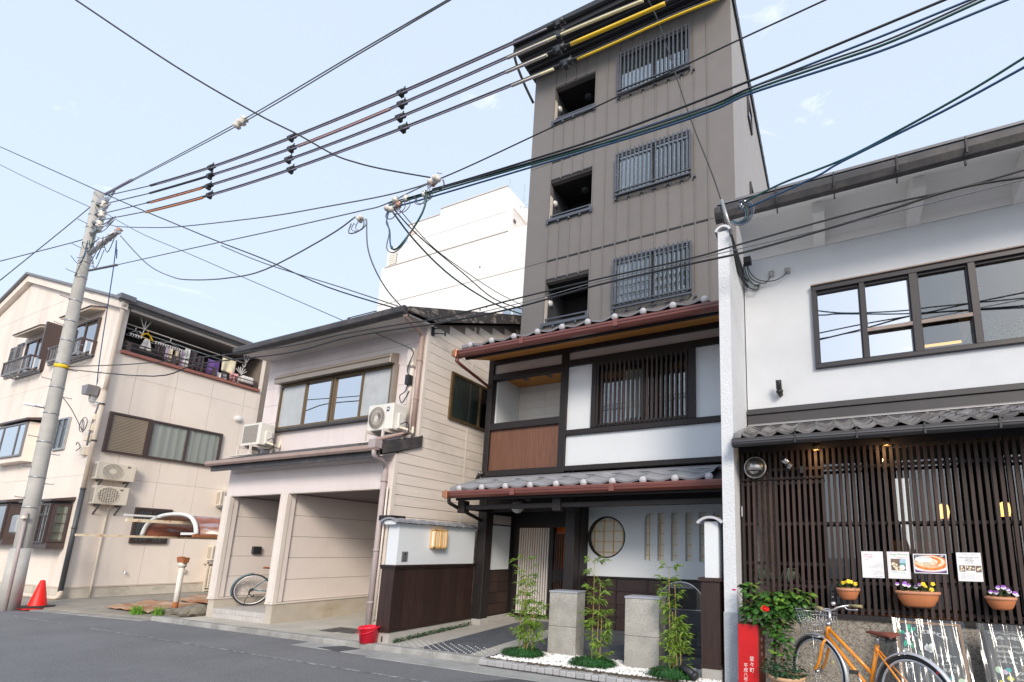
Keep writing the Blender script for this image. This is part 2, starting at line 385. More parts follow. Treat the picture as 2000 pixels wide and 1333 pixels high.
emit('lit_slot', (1.0, 0.93, 0.84), 2.2)
emit('lit_amber', (1.0, 0.50, 0.12), 1.1)
emit('lit_hall', (1.0, 0.66, 0.28), 0.55)
glass('pane', (0.82, 0.86, 0.86), 0.12)
glass('pane_mirror', (0.5, 0.52, 0.55), 0.72, 0.02)
glass('pane_half', (0.7, 0.74, 0.76), 0.42, 0.02)
glass('pane_dark', (0.42, 0.44, 0.46), 0.10)
glass('pane_clear', (0.93, 0.95, 0.95), 0.03)
glass('acrylic', (0.88, 0.92, 0.93), 0.10, 0.05)
glass('vinyl', (0.93, 0.94, 0.93), 0.05, 0.10)
mat('screen_pale', (0.46, 0.48, 0.49), 0.22, var=0.08, scale=4)
leaf('leaf_bamboo', (0.16, 0.30, 0.04), (0.34, 0.48, 0.09), 0.35)
leaf('leaf_mondo', (0.020, 0.085, 0.022), (0.05, 0.16, 0.045), 0.15)
leaf('leaf_hibiscus', (0.018, 0.075, 0.020), (0.10, 0.24, 0.035), 0.22)
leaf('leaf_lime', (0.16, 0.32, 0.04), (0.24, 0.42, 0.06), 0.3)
leaf('leaf_ivy', (0.016, 0.055, 0.026), (0.045, 0.12, 0.05), 0.15)
leaf('leaf_pansy', (0.03, 0.10, 0.025), (0.08, 0.20, 0.05), 0.2)
leaf('leaf_grass', (0.14, 0.33, 0.03), (0.25, 0.48, 0.06), 0.3)
leaf('leaf_fern', (0.10, 0.28, 0.03), (0.20, 0.42, 0.05), 0.3)

# ------------------------------------------------------------------ mesh and object helpers
ORG = {}                                  # object name -> origin in the world
class MB:
    def __init__(s): s.v = []; s.f = []; s.sm = []
    def add(s, vs, fs, smooth=False):
        n = len(s.v)
        s.v += [Vector(p) for p in vs]
        for f in fs: s.f.append([i + n for i in f]); s.sm.append(smooth)
        return s
    def box(s, x0, x1, y0, y1, z0, z1):
        if x0 > x1: x0, x1 = x1, x0
        if y0 > y1: y0, y1 = y1, y0
        if z0 > z1: z0, z1 = z1, z0
        return s.add([(x0,y0,z0),(x1,y0,z0),(x1,y1,z0),(x0,y1,z0),(x0,y0,z1),(x1,y0,z1),(x1,y1,z1),(x0,y1,z1)],
                     [(0,3,2,1),(4,5,6,7),(0,1,5,4),(1,2,6,5),(2,3,7,6),(3,0,4,7)])
    def boxp(s, pl, u0, u1, d0, d1, w0, w1):
        a, c = pl
        if a == 'y': return s.box(u0, u1, c - d0, c - d1, w0, w1)
        return s.box(c + d0, c + d1, u0, u1, w0, w1)
    def prism(s, pts, ax, a, b):
        n = len(pts)
        ar = sum(pts[i][0]*pts[(i+1)%n][1] - pts[(i+1)%n][0]*pts[i][1] for i in range(n))
        if ar < 0: pts = pts[::-1]
        if ax == 'y': a, b = b, a
        def P(p, t):
            return {'x': (t, p[0], p[1]), 'y': (p[0], t, p[1]), 'z': (p[0], p[1], t)}[ax]
        if a > b and ax != 'y': a, b = b, a
        if ax == 'y' and a < b: a, b = b, a
        vs = [P(p, a) for p in pts] + [P(p, b) for p in pts]
        fs = [tuple(range(n-1, -1, -1)), tuple(range(n, 2*n))] + [(i, (i+1)%n, n+(i+1)%n, n+i) for i in range(n)]
        return s.add(vs, fs)
    def quad(s, a, b, c, d, smooth=False): return s.add([a, b, c, d], [(0,1,2,3)], smooth)
    def tube(s, pts, r, n=6, cap=True, r1=None):
        pts = [Vector(p) for p in pts]
        m = len(pts)
        if m < 2: return s
        t0 = (pts[1]-pts[0]).normalized()
        up = Vector((0,0,1)) if abs(t0.z) < 0.9 else Vector((1,0,0))
        u = t0.cross(up).normalized(); w = u.cross(t0)
        vs = []; 
        for i, p in enumerate(pts):
            t = (pts[min(i+1,m-1)] - pts[max(i-1,0)]).normalized()
            u = (u - t*u.dot(t)).normalized(); w = t.cross(u)
            rr = r if r1 is None else r + (r1-r)*i/(m-1)
            if isinstance(r, (list, tuple)): rr = r[i]
            for k in range(n):
                a = 2*pi*k/n
                vs.append(p + u*cos(a)*rr + w*sin(a)*rr)
        fs = []
        for i in range(m-1):
            for k in range(n):
                fs.append((i*n+k, i*n+(k+1)%n, (i+1)*n+(k+1)%n, (i+1)*n+k))
        s.add(vs, fs, True)
        if cap:
            b = len(s.v) - m*n
            s.f.append([b+k for k in range(n-1,-1,-1)]); s.sm.append(False)
            s.f.append([b+(m-1)*n+k for k in range(n)]); s.sm.append(False)
        return s
    def cyl(s, p0, p1, r, n=12, r1=None): return s.tube([p0, p1], r, n, True, r1)
    def lathe(s, prof, c, ax=(0,0,1), n=16, smooth=True, a0=0, a1=2*pi):
        ax = Vector(ax).normalized(); c = Vector(c)
        up = Vector((1,0,0)) if abs(ax.x) < 0.9 else Vector((0,1,0))
        u = (up - ax*up.dot(ax)).normalized(); w = ax.cross(u)
        full = abs(a1-a0-2*pi) < 1e-6
        m = n if full else n+1
        vs = []
        for r, z in prof:
            for k in range(m):
                a = a0+(a1-a0)*k/n
                vs.append(c + ax*z + u*cos(a)*r + w*sin(a)*r)
        fs = []
        for i in range(len(prof)-1):
            for k in range(n):
                k2 = (k+1)%m if full else k+1
                fs.append((i*m+k, i*m+k2, (i+1)*m+k2, (i+1)*m+k))
        return s.add(vs, fs, smooth)
    def ball(s, c, r, n=10, m=6, sc=(1,1,1)):
        vs = [(c[0], c[1], c[2]-r*sc[2])]
        for i in range(1, m):
            t = pi*i/m - pi/2
            for k in range(n):
                a = 2*pi*k/n
                vs.append((c[0]+r*sc[0]*cos(t)*cos(a), c[1]+r*sc[1]*cos(t)*sin(a), c[2]+r*sc[2]*sin(t)))
        vs.append((c[0], c[1], c[2]+r*sc[2]))
        fs = [(0, 1+(k+1)%n, 1+k) for k in range(n)]
        for i in range(m-2):
            for k in range(n):
                fs.append((1+i*n+k, 1+i*n+(k+1)%n, 1+(i+1)*n+(k+1)%n, 1+(i+1)*n+k))
        e = len(vs)-1
        fs += [(e, 1+(m-2)*n+k, 1+(m-2)*n+(k+1)%n) for k in range(n)]
        return s.add(vs, fs, True)
    def ring(s, c, ax, R_, r, n=40, m=6):
        ax = Vector(ax).normalized(); c = Vector(c)
        up = Vector((0,0,1)) if abs(ax.z) < 0.9 else Vector((1,0,0))
        u = (up - ax*up.dot(ax)).normalized(); w = ax.cross(u)
        vs = []
        for k in range(n):
            a = 2*pi*k/n
            d = u*cos(a)+w*sin(a)
            for j in range(m):
                b = 2*pi*j/m
                vs.append(c + d*(R_+r*cos(b)) + ax*r*sin(b))
        fs = [(k*m+j, ((k+1)%n)*m+j, ((k+1)%n)*m+(j+1)%m, k*m+(j+1)%m) for k in range(n) for j in range(m)]
        return s.add(vs, fs, True)
    def build(s, name, m, parent=None, bevel=0.0, label=None, kind=None, seg=1):
        o = ORG[parent.name] if parent is not None else Vector((0,0,0))
        me = bpy.data.meshes.new(name)
        me.from_pydata([tuple(p - o) for p in s.v], [], s.f)
        me.polygons.foreach_set('use_smooth', s.sm)
        me.materials.append(MATS[m])
        me.update()
        ob = bpy.data.objects.new(name, me)
        COL.objects.link(ob)
        if parent is not None: ob.parent = parent
        ORG[ob.name] = o
        if bevel: bev(ob, bevel, seg)
        if label: ob['label'] = label
        if kind: ob['kind'] = kind
        return ob
    def centre(s):
        xs = [p.x for p in s.v]; ys = [p.y for p in s.v]; zs = [p.z for p in s.v]
        return Vector(((min(xs)+max(xs))/2, (min(ys)+max(ys))/2, min(zs)))
    def solo(s, name, m, label, cat, group=None, bevel=0.0, kind=None):
        c = s.centre()
        me = bpy.data.meshes.new(name)
        me.from_pydata([tuple(p - c) for p in s.v], [], s.f)
        me.polygons.foreach_set('use_smooth', s.sm)
        me.materials.append(MATS[m])
        ob = bpy.data.objects.new(name, me)
        COL.objects.link(ob)
        ob.location = c
        ORG[ob.name] = c
        if kind: ob['kind'] = kind
        if label: ob['label'] = label
        if cat: ob['category'] = cat
        if group: ob['group'] = group
        if bevel: bev(ob, bevel)
        return ob
def bev(ob, w, seg=1):
    b = ob.modifiers.new('bevel', 'BEVEL')
    b.width = w; b.segments = seg; b.limit_method = 'ANGLE'; b.angle_limit = R(40)
def thing(name, label, cat, loc, group=None):
    o = bpy.data.objects.new(name, None)
    COL.objects.link(o)
    o.location = loc
    o.empty_display_size = 0.1
    o['label'] = label; o['category'] = cat
    if group: o['group'] = group
    ORG[o.name] = Vector(loc)
    return o
def struct(mb, name, m, parent=None, bevel=0.0):
    return mb.build(name, m, parent, bevel, kind='structure')
BOXC = {}
def pbox(name, m, parent, x0, x1, y0, y1, z0, z1, bevel=0.0, label=None):
    """one box piece; pieces of the same size share their mesh"""
    if x0 > x1: x0, x1 = x1, x0
    if y0 > y1: y0, y1 = y1, y0
    if z0 > z1: z0, z1 = z1, z0
    k = (name, m, round(x1-x0,3), round(y1-y0,3), round(z1-z0,3))
    if k not in BOXC:
        b = MB().box(0, x1-x0, 0, y1-y0, 0, z1-z0)
        me = bpy.data.meshes.new(name)
        me.from_pydata([tuple(p) for p in b.v], [], b.f)
        me.materials.append(MATS[m])
        BOXC[k] = me
    ob = bpy.data.objects.new(name, BOXC[k])
    COL.objects.link(ob)
    o = ORG[parent.name] if parent is not None else Vector((0,0,0))
    ob.location = Vector((x0,y0,z0)) - o
    if parent is not None:
        ob.parent = parent
    ORG[ob.name] = Vector((x0,y0,z0))
    if bevel: bev(ob, bevel)
    if label: ob['label'] = label
    return ob
def pboxp(name, m, parent, pl, u0, u1, d0, d1, w0, w1, bevel=0.0):
    a, c = pl
    if a == 'y': return pbox(name, m, parent, u0, u1, c-d0, c-d1, w0, w1, bevel)
    return pbox(name, m, parent, c+d0, c+d1, u0, u1, w0, w1, bevel)
def share(ob, parent, offset, name=None):
    """a further copy of a piece, sharing its mesh"""
    c = ob.copy()
    if name: c.name = name
    COL.objects.link(c)
    c.parent = parent
    c.location = Vector(ob.location) + Vector(offset)
    return c
def copy_thing(root, loc, rotz=0.0, label=None, scale=None):
    r = root.copy(); COL.objects.link(r)
    r.location = loc
    r.rotation_euler = (0, 0, rotz)
    if scale: r.scale = (scale,)*3
    if label: r['label'] = label
    for ch in list(root.children):
        c = ch.copy(); COL.objects.link(c); c.parent = r
        for g in list(ch.children):
            d = g.copy(); COL.objects.link(d); d.parent = c
    return r
def text(body, size, m, parent, origin, xdir, ydir, name='lettering', align='LEFT', spacing=1.0, shear=0.0, extrude=0.0):
    """flat lettering built as a mesh part; xdir runs along the line of writing, ydir up the page"""
    cu = bpy.data.curves.new(name, 'FONT')
    cu.body = body; cu.size = size; cu.align_x = align; cu.space_character = spacing; cu.shear = shear; cu.extrude = extrude
    cu.resolution_u = 3
    tmp = bpy.data.objects.new(name, cu)
    COL.objects.link(tmp)
    dg = bpy.context.evaluated_depsgraph_get()
    me = bpy.data.meshes.new_from_object(tmp.evaluated_get(dg))
    bpy.data.objects.remove(tmp)
    bpy.data.curves.remove(cu)
    X = Vector(xdir).normalized(); Y = Vector(ydir).normalized(); O = Vector(origin); N = X.cross(Y)
    mb = MB()
    mb.add([O + X*v.co.x + Y*v.co.y + N*v.co.z for v in me.vertices], [list(p.vertices) for p in me.polygons])
    bpy.data.meshes.remove(me)
    if not mb.v: return None
    return mb.build(name, m, parent)
def wavy(mb, pl, u0, u1, w0, w1, d, amp=0.02, waves=6, n=36):
    vs = []; a, c = pl
    for i in range(n+1):
        u = u0+(u1-u0)*i/n
        dd = d + amp*sin(2*pi*waves*i/n + 0.6*sin(i*0.7)) 
        for w in (w0, w1):
            vs.append((u, c-dd, w) if a == 'y' else (c+dd, u, w))
    fs = [(2*i, 2*i+2, 2*i+3, 2*i+1) for i in range(n)]
    mb.add(vs, fs, True)
    return mb
def window(parent, pl, u0, u1, w0, w1, splits=(), fw=0.05, d=0.05, fm='brown_metal', gm='pane', back='dark_room', curtain=None,
           name='window', d0=0.0, mull=None, rails=(), sashes=None, pm=None):
    """frame is the part; panes, curtain and rails are its sub-parts"""
    mb = MB()
    mb.boxp(pl, u0, u1, d0, d0+d, w0, w0+fw)
    mb.boxp(pl, u0, u1, d0, d0+d, w1-fw, w1)
    mb.boxp(pl, u0, u0+fw, d0, d0+d, w0+fw, w1-fw)
    mb.boxp(pl, u1-fw, u1, d0, d0+d, w0+fw, w1-fw)
    us = [u0+fw] + [u0+(u1-u0)*s for s in splits] + [u1-fw]
    mw = (mull or fw*0.8)/2
    for s in splits:
        x = u0+(u1-u0)*s
        mb.boxp(pl, x-mw, x+mw, d0, d0+d*0.92, w0+fw, w1-fw)
    fr = mb.build(name, fm, parent)
    for i in range(len(us)-1):
        a = us[i] + (mw if i else 0); b = us[i+1] - (mw if i < len(us)-2 else 0)
        g = pm[i] if pm else gm
        pn = MB().boxp(pl, a, b, d0+d*0.45, d0+d*0.45+0.004, w0+fw, w1-fw)
        pn.build('pane', g, fr)
    if curtain:
        cb = MB()
        wavy(cb, pl, u0+fw, u1-fw, w0+fw, w1-fw, d0+d*0.20, d*0.10, max(4, int((u1-u0)*5)), max(24, int((u1-u0)*40)))
        cb.build('curtain', curtain, fr)
    if back:
        MB().boxp(pl, u0+fw*0.5, u1-fw*0.5, d0+0.001, d0+d*0.08+0.001, w0+fw*0.5, w1-fw*0.5).build('backing', back, fr)
    for (ra, rb, rw, rm) in rails:
        MB().boxp(pl, ra, rb, d0+d*0.5, d0+d*0.5+0.035, rw-0.02, rw+0.02).build('rail', rm, fr)
    return fr
def sag(a, b, s, n=16):
    a = Vector(a); b = Vector(b)
    return [a.lerp(b, i/n) - Vector((0,0,s*4*(i/n)*(1-i/n))) for i in range(n+1)]
def smooth_pts(pts, k=4):
    P = [Vector(p) for p in pts]
    out = []
    for i in range(len(P)-1):
        p0 = P[max(i-1,0)]; p1 = P[i]; p2 = P[i+1]; p3 = P[min(i+2,len(P)-1)]
        for j in range(k):
            t = j/k
            out.append(0.5*((2*p1)+(p2-p0)*t+(2*p0-5*p1+4*p2-p3)*t*t+(3*p1-p0-3*p2+p3)*t**3))
    out.append(P[-1])
    return out

# ------------------------------------------------------------------ the ground, road, kerb, paving
RZ = -0.07
struct(MB().quad((-400,-400,-0.16),(400,-400,-0.16),(400,400,-0.16),(-400,400,-0.16)), 'ground', 'yard_concrete')
struct(MB().box(-90, 60, -60, 5.62, -0.15, RZ), 'road', 'asphalt')
mb = MB()
for i in range(60):                                   # the old edge line is broken by wear
    x0 = -22 + i*0.5
    if random.random() < 0.93:
        mb.quad((x0, 4.59, RZ+0.004), (x0+0.47, 4.585, RZ+0.004), (x0+0.47, 4.63, RZ+0.004), (x0, 4.635, RZ+0.004))
struct(mb, 'road_line', 'road_paint')
gs = struct(MB().box(-8.2, -7.6, 5.30, 5.6, RZ-0.03, RZ+0.003), 'gutter_strip', 'gutter_concrete')
x = -7.6
while x < 4.5:                                        # precast gutter slabs along the kerb
    y0 = 5.22 if x > -6.9 else 5.30
    pbox('gutter_slab', 'gutter_concrete', gs, x+0.004, x+0.596, y0, 5.597, RZ-0.04, RZ+0.006, 0.004)
    x += 0.6
struct(MB().prism([(-4.4,4.55),(-1.5,4.45),(-1.2,5.2),(-3.7,5.21)], 'z', RZ-0.01, RZ+0.004), 'road_patch', 'asphalt_patch')
struct(MB().prism([(-7.62,5.34),(-7.05,5.28),(-6.92,5.56),(-7.36,5.6)], 'z', RZ-0.01, RZ+0.010), 'road_patch', 'asphalt_patch')
kb = struct(MB().box(-13.3, 5.0, 5.62, 5.70, -0.15, -0.004), 'kerb', 'kerb_concrete')
first = None
n = 0
x = -13.3
while x < 4.6:
    if first is None:
        first = MB().prism([(5.60,-0.14),(5.615,0.004),(5.63,0.014),(5.725,0.014),(5.725,-0.14)], 'x', x+0.004, x+0.596).build('kerb_stone', 'kerb_concrete', kb, 0.004)
    else:
        share(first, kb, (n*0.6, 0, 0))
    n += 1; x += 0.6
struct(MB().box(-12.6, -6.95, 5.722, 10.5, -0.14, 0.002), 'garage_forecourt', 'apron_concrete')
struct(MB().prism([(-40,5.05),(-18.6,5.18),(-13.3,5.66),(-12.6,5.72),(-12.6,14),(-40,14)], 'z', -0.14, -0.012), 'side_yard', 'yard_concrete')
struct(MB().prism([(-40,4.86),(-18.6,4.98),(-13.3,5.47),(-13.3,5.66),(-18.6,5.18),(-40,5.05)], 'z', -0.14, -0.05), 'road_edge', 'kerb_concrete')

def pz(y): return 0.002 + 0.030*(y-5.72)              # hotel forecourt climbs gently to the door
fore = MB()
fore.add([(-6.95,5.722,-0.1),(-1.25,5.722,-0.1),(-1.25,9.2,-0.1),(-6.95,9.2,-0.1),(-6.95,5.722,pz(5.722)),(-1.25,5.722,pz(5.722)),(-1.25,9.2,pz(9.2)),(-6.95,9.2,pz(9.2))],
         [(0,3,2,1),(4,5,6,7),(0,1,5,4),(1,2,6,5),(2,3,7,6),(3,0,4,7)])
fc = struct(fore, 'hotel_forecourt', 'washed_paving')
def slate(x0, x1, y0, y1):
    g = 0.006
    b = MB()
    b.add([(x0+g,y0+g,pz(y0)-0.01),(x1-g,y0+g,pz(y0)-0.01),(x1-g,y1-g,pz(y1)-0.01),(x0+g,y1-g,pz(y1)-0.01),
           (x0+g,y0+g,pz(y0)+0.005),(x1-g,y0+g,pz(y0)+0.005),(x1-g,y1-g,pz(y1)+0.005),(x0+g,y1-g,pz(y1)+0.005)],
          [(0,3,2,1),(4,5,6,7),(0,1,5,4),(1,2,6,5),(2,3,7,6),(3,0,4,7)])
    b.build('paving_tile', 'slate_tile', fc)
for i in range(3):
    for j in range(9):
        y0 = 5.76+j*0.31
        slate(-5.92+i*0.325, -5.92+(i+1)*0.325, y0, y0+0.31)
for i in range(9):
    for j in range(7):
        x0 = -4.55+i*0.325
        y0 = 6.25+j*0.31
        slate(x0, x0+0.325, y0, y0+0.31)
dots = MB()
for i in range(20):
    for j in range(9):
        if (i + j) % 2: continue
        x = -6.35 + i*0.083; y = 5.78 + j*0.05
        z = pz(y)+0.005
        dots.lathe([(0.013,0),(0.010,0.006),(0.0,0.007)], (x,y,z), (0,0,1), 6)
dots.build('tactile_stud', 'tactile_dot', fc, kind='stuff')

# lids set in the concrete
mb = MB()
for k in range(9): mb.box(-8.72+k*0.0, -8.36, 6.13+k*0.045, 6.13+k*0.045+0.026, 0.003, 0.012)
mb.box(-8.75, -8.33, 6.10, 6.56, -0.02, 0.004)
mb.solo('drain_grate', 'steel_lid', 'narrow dark drain grate set in the garage floor, the one nearer the garage wall', 'drain grate', 'drain grates in the garage floor')
mb = MB()
for k in range(9): mb.box(-8.27, -7.95, 6.18+k*0.045, 6.18+k*0.045+0.026, 0.003, 0.012)
mb.box(-8.30, -7.92, 6.15, 6.60, -0.02, 0.004)
mb.solo('drain_grate', 'steel_lid', 'broader dark drain grate in the garage floor, the one nearer the red bucket', 'drain grate', 'drain grates in the garage floor')

# ------------------------------------------------------------------ cream three-storey house at the left
H1 = thing('apartment_house', 'cream three-storey gabled house with laundry balcony, behind the utility pole', 'house', (-24, 8, 0))
XS = -19.55; YF = 6.26
mb = MB()
mb.box(-35.4, XS, YF, 13.5, 0.0, 7.20)
mb.box(-35.4, -21.2, YF, 13.5, 7.20, 8.66)
mb.box(-21.2, XS, YF, 6.36, 7.20, 8.66)
mb.box(-21.2, XS, 10.12, 13.5, 7.20, 8.66)
mb.box(-21.2, XS-0.02, 6.36, 10.12, 8.60, 8.66)
mb.prism([(-35.4,8.66),(-19.55,8.66),(-27.45,11.30)], 'y', YF, 13.5)
mb.build('wall', 'joint_dark', H1)
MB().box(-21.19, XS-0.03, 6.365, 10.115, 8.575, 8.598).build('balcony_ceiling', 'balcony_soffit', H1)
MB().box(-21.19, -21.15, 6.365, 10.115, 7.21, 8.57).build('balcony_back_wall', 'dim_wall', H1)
window(H1, ('x', -21.15), 6.8, 9.7, 7.25, 8.5, (0.33, 0.66), 0.05, 0.05, 'brown_metal', 'pane')
MB().box(-21.19, XS-0.03, 6.365, 10.115, 7.205, 7.23).build('balcony_floor', 'grey_metal', H1)
# siding panels, each its own piece
g = 0.007
rowsF = [(0.30, 3.46), (3.46, 6.65), (6.65, 9.80)]
x = XS - 0.005
for c in range(16):
    x1 = x - 0.985
    for (a, b) in rowsF:
        def top(xx): return 11.24 - abs(xx+27.45)*0.333
        za = a + g/2
        if b < 9:
            pbox('siding_panel', 'cream_siding', H1, x1+g/2, x-g/2, YF-0.016, YF-0.001, za, b-g/2)
        else:
            t0, t1 = min(b-g/2, top(x1)), min(b-g/2, top(x))
            MB().prism([(x1+g/2,za),(x-g/2,za),(x-g/2,t1),(x1+g/2,t0)], 'y', YF-0.016, YF-0.001).build('siding_panel', 'cream_siding', H1)
    x = x1
MB().prism([(-32.0,9.80+g),(-22.9,9.80+g),(-27.45,11.24)], 'y', YF-0.016, YF-0.001).build('gable_panel', 'cream_siding', H1)
y = YF
for c in range(5):
    y1 = min(y+0.975, 10.24) if c else 6.80
    if c == 4: y1 = 10.24
    for (a, b) in [(0.30, 3.43), (3.43, 6.55), (6.55, 7.19)]:
        pbox('siding_panel', 'cream_siding', H1, XS+0.001, XS+0.016, y+g/2-0.012*(c==0), y1-g/2, a+g/2, b-g/2)
    y = y1
pbox('siding_panel', 'cream_siding', H1, XS+0.001, XS+0.016, YF-0.012, 6.355, 7.19+g/2, 8.66)
pbox('siding_panel', 'cream_siding', H1, XS+0.001, XS+0.016, 10.125, 10.24, 7.19, 8.66)
MB().box(XS-0.3, XS+0.03, 10.245, 11.6, 0.25, 8.60).build('tiled_pier', 'mosaic_tile', H1)
MB().box(-35.5, XS+0.012, YF-0.012, 13.5, -0.12, 0.27).build('foundation', 'cream_base', H1)
MB().box(-35.5, XS+0.03, YF-0.03, 13.52, 0.272, 0.298).build('drip_flashing', 'cream_trim', H1)
# roof
rf = MB()
for sgn, xe in ((1, -19.28), (-1, -35.7)):
    ze = 11.50 - abs(xe+27.45)*0.333
    rf.prism([(-27.45,11.56),(xe,ze+0.06),(xe,ze-0.02),(-27.45,11.48)], 'y', 6.02, 13.8)
rfo = rf.build('roof', 'grey_metal', H1)
vb = MB()
for sgn, xe in ((1, -19.36), (-1, -35.6)):
    ze = 11.47 - abs(xe+27.45)*0.333
    vb.prism([(-27.45,11.475),(xe,ze),(xe,ze-0.26),(-27.45,11.21)], 'y', 6.10, 6.25)
vb.build('verge_board', 'cream_siding', H1)
gt = MB()
gt.prism([(-19.46,8.74),(-19.27,8.74),(-19.22,8.88),(-19.46,8.88)], 'y', 6.05, 13.8)
gt.prism([(-19.50,8.66),(-19.40,8.66),(-19.40,8.74),(-19.50,8.74)], 'y', 6.2, 13.8)
gt.box(-19.50, -19.20, 6.00, 6.34, 8.78, 8.93)
gt.build('gutter', 'grey_metal', H1)
MB().box(-19.54, -19.49, 6.37, 10.4, 8.57, 8.655).build('balcony_beam', 'ivory_trim', H1)
MB().box(XS-0.14, XS+0.10, 6.345, 10.14, 7.20, 7.30).build('balcony_coping', 'coping_red', H1, 0.006)
rl = MB()
for z in (7.60, 7.46): rl.box(XS-0.01, XS+0.03, 6.39, 8.78, z-0.018, z+0.018)
for z in (7.54, 7.40): rl.box(XS+0.0, XS+0.03, 8.93, 10.05, z-0.014, z+0.014)
for y in (6.50, 7.6, 8.70): rl.box(XS-0.012, XS+0.032, y-0.05, y+0.05, 7.30, 7.60)
for y in (8.94, 9.36, 9.98, 10.04): rl.box(XS-0.002, XS+0.028, y-0.02, y+0.02, 7.30, 7.56)
rl.build('balcony_railing', 'brown_metal', H1)
# downpipe on the corner
dp = MB()
dp.tube(smooth_pts([(-19.36,6.13,8.80),(-19.38,6.16,8.62),(-19.44,6.18,8.45),(-19.44,6.18,5.9)]), 0.052, 8)
dp.build('downpipe', 'cream_trim', H1, label='upper cream stretch of the corner downpipe')
dp = MB()
dp.tube([(-19.44,6.18,3.05),(-19.44,6.18,0.20)], 0.055, 8)
for z in (5.5, 4.4, 3.0, 1.9): dp.tube([(-19.44,6.18,z),(-19.44,6.18,z+0.05)], 0.064, 8)
dp.build('downpipe', 'dark_grey_metal', H1, label='lower dark grey stretch of the corner downpipe')
MB().tube([(-19.44,6.18,5.95),(-19.44,6.18,3.0)], 0.053, 8).build('downpipe', 'cream_trim', H1)
MB().tube(smooth_pts([(-19.44,6.18,0.22),(-19.44,6.18,0.08),(-19.50,6.10,0.04),(-20.6,6.10,0.03),(-22.0,6.10,0.03)]), 0.055, 8).build('drain_pipe', 'cream_trim', H1)
# front: two balconettes
def balconette(x0, x1, z0, z1, zb0, zb1, xb0, xb1):
    pl = ('y', YF-0.016)
    w = window(H1, pl, x0, x1, z0, z1, (0.5,), 0.06, 0.06, 'brown_metal', 'pane_half', back='blind_pale', name='balcony_window')
    hd = MB()
    hd.prism([(YF-0.016,z1+0.33),(YF-0.34,z1+0.20),(YF-0.34,z1+0.14),(YF-0.016,z1+0.24)], 'x', x0-0.25, x1+0.12)
    hd.build('window_hood', 'cream_trim', H1)
    MB().prism([(YF-0.016,z1+0.345),(YF-0.37,z1+0.215),(YF-0.37,z1+0.19),(YF-0.016,z1+0.32)], 'x', x0-0.29, x1+0.16).build('hood_cap', 'brown_metal', H1)
    yb = 5.90
    fl = MB()
    fl.box(xb0, xb1, yb, yb+0.03, zb0, zb0+0.05); fl.box(xb0, xb1, yb+0.14, yb+0.19, zb0, zb0+0.03); fl.box(xb0, xb1, yb+0.28, yb+0.34, zb0, zb0+0.03)
    fl.box(xb0, xb0+0.04, yb+0.03, YF-0.016, zb0, zb0+0.05); fl.box(xb1-0.04, xb1, yb+0.03, YF-0.016, zb0, zb0+0.05)
    for k in range(1, 6):
        xx = xb0+(xb1-xb0)*k/6
        fl.box(xx-0.025, xx+0.025, yb+0.03, YF-0.016, zb0+0.005, zb0+0.03)
    bo = fl.build('balconette', 'grey_metal', H1)
    rl = MB()
    rl.box(xb0-0.01, xb1+0.01, yb-0.01, yb+0.04, zb1-0.05, zb1)
    rl.box(xb0-0.01, xb0+0.04, yb+0.04, YF-0.016, zb1-0.05, zb1)
    rl.box(xb1-0.04, xb1+0.01, yb+0.04, YF-0.016, zb1-0.05, zb1)
    for xx in (xb0+0.02, xb1-0.02): rl.box(xx-0.028, xx+0.028, yb+0.0, yb+0.035, zb0+0.05, zb1-0.05)
    rl.box(xb1-0.06, xb1-0.005, YF-0.10, YF-0.03, zb0+0.05, zb1-0.05)
    rl.build('top_rail', 'brown_metal', bo)
    nb = 12
    for k in range(1, nb):
        xx = xb0+(xb1-xb0)*k/nb
        pbox('baluster', 'grey_metal', bo, xx-0.016, xx+0.016, yb+0.003, yb+0.027, zb0+0.05, zb1-0.05)
    for k in range(1, 3):
        yy = yb+(YF-yb)*k/3
        pbox('baluster', 'plastic_white', bo, xb1-0.030, xb1-0.012, yy-0.015, yy+0.015, zb0+0.05, zb1-0.05)
    return w
balconette(-26.30, -24.46, 7.30, 8.58, 7.25, 7.75, -26.72, -24.52)
balconette(-22.62, -20.92, 7.30, 8.56, 7.24, 7.74, -23.10, -20.86)
def shutter(x0, x1, z0, z1, ang=0.0):
    fr = MB()
    for a, b, c, d in ((x0,x1,z0,z0+0.05),(x0,x1,z1-0.05,z1),(x0,x0+0.04,z0+0.05,z1-0.05),(x1-0.04,x1,z0+0.05,z1-0.05)):
        fr.box(a, b, YF-0.06, YF-0.02, c, d)
    fo = fr.build('louvre_shutter', 'grey_metal', H1)
    n = int((z1-z0-0.1)/0.07)
    for k in range(n):
        z = z0+0.06+k*0.07
        b = MB().prism([(YF-0.055,z),(YF-0.05,z+0.008),(YF-0.025,z+0.06),(YF-0.03,z+0.052)], 'x', x0+0.04, x1-0.04)
        b.build('slat', 'grey_metal', fo)
shutter(-27.75, -27.32, 7.40, 8.60)
shutter(-27.20, -26.70, 7.40, 8.66)
shutter(-24.12, -23.72, 7.40, 8.58)
MB().box(-23.70, -23.60, YF-0.40, YF-0.02, 7.45, 8.75).build('open_shutter', 'brown_metal', H1)
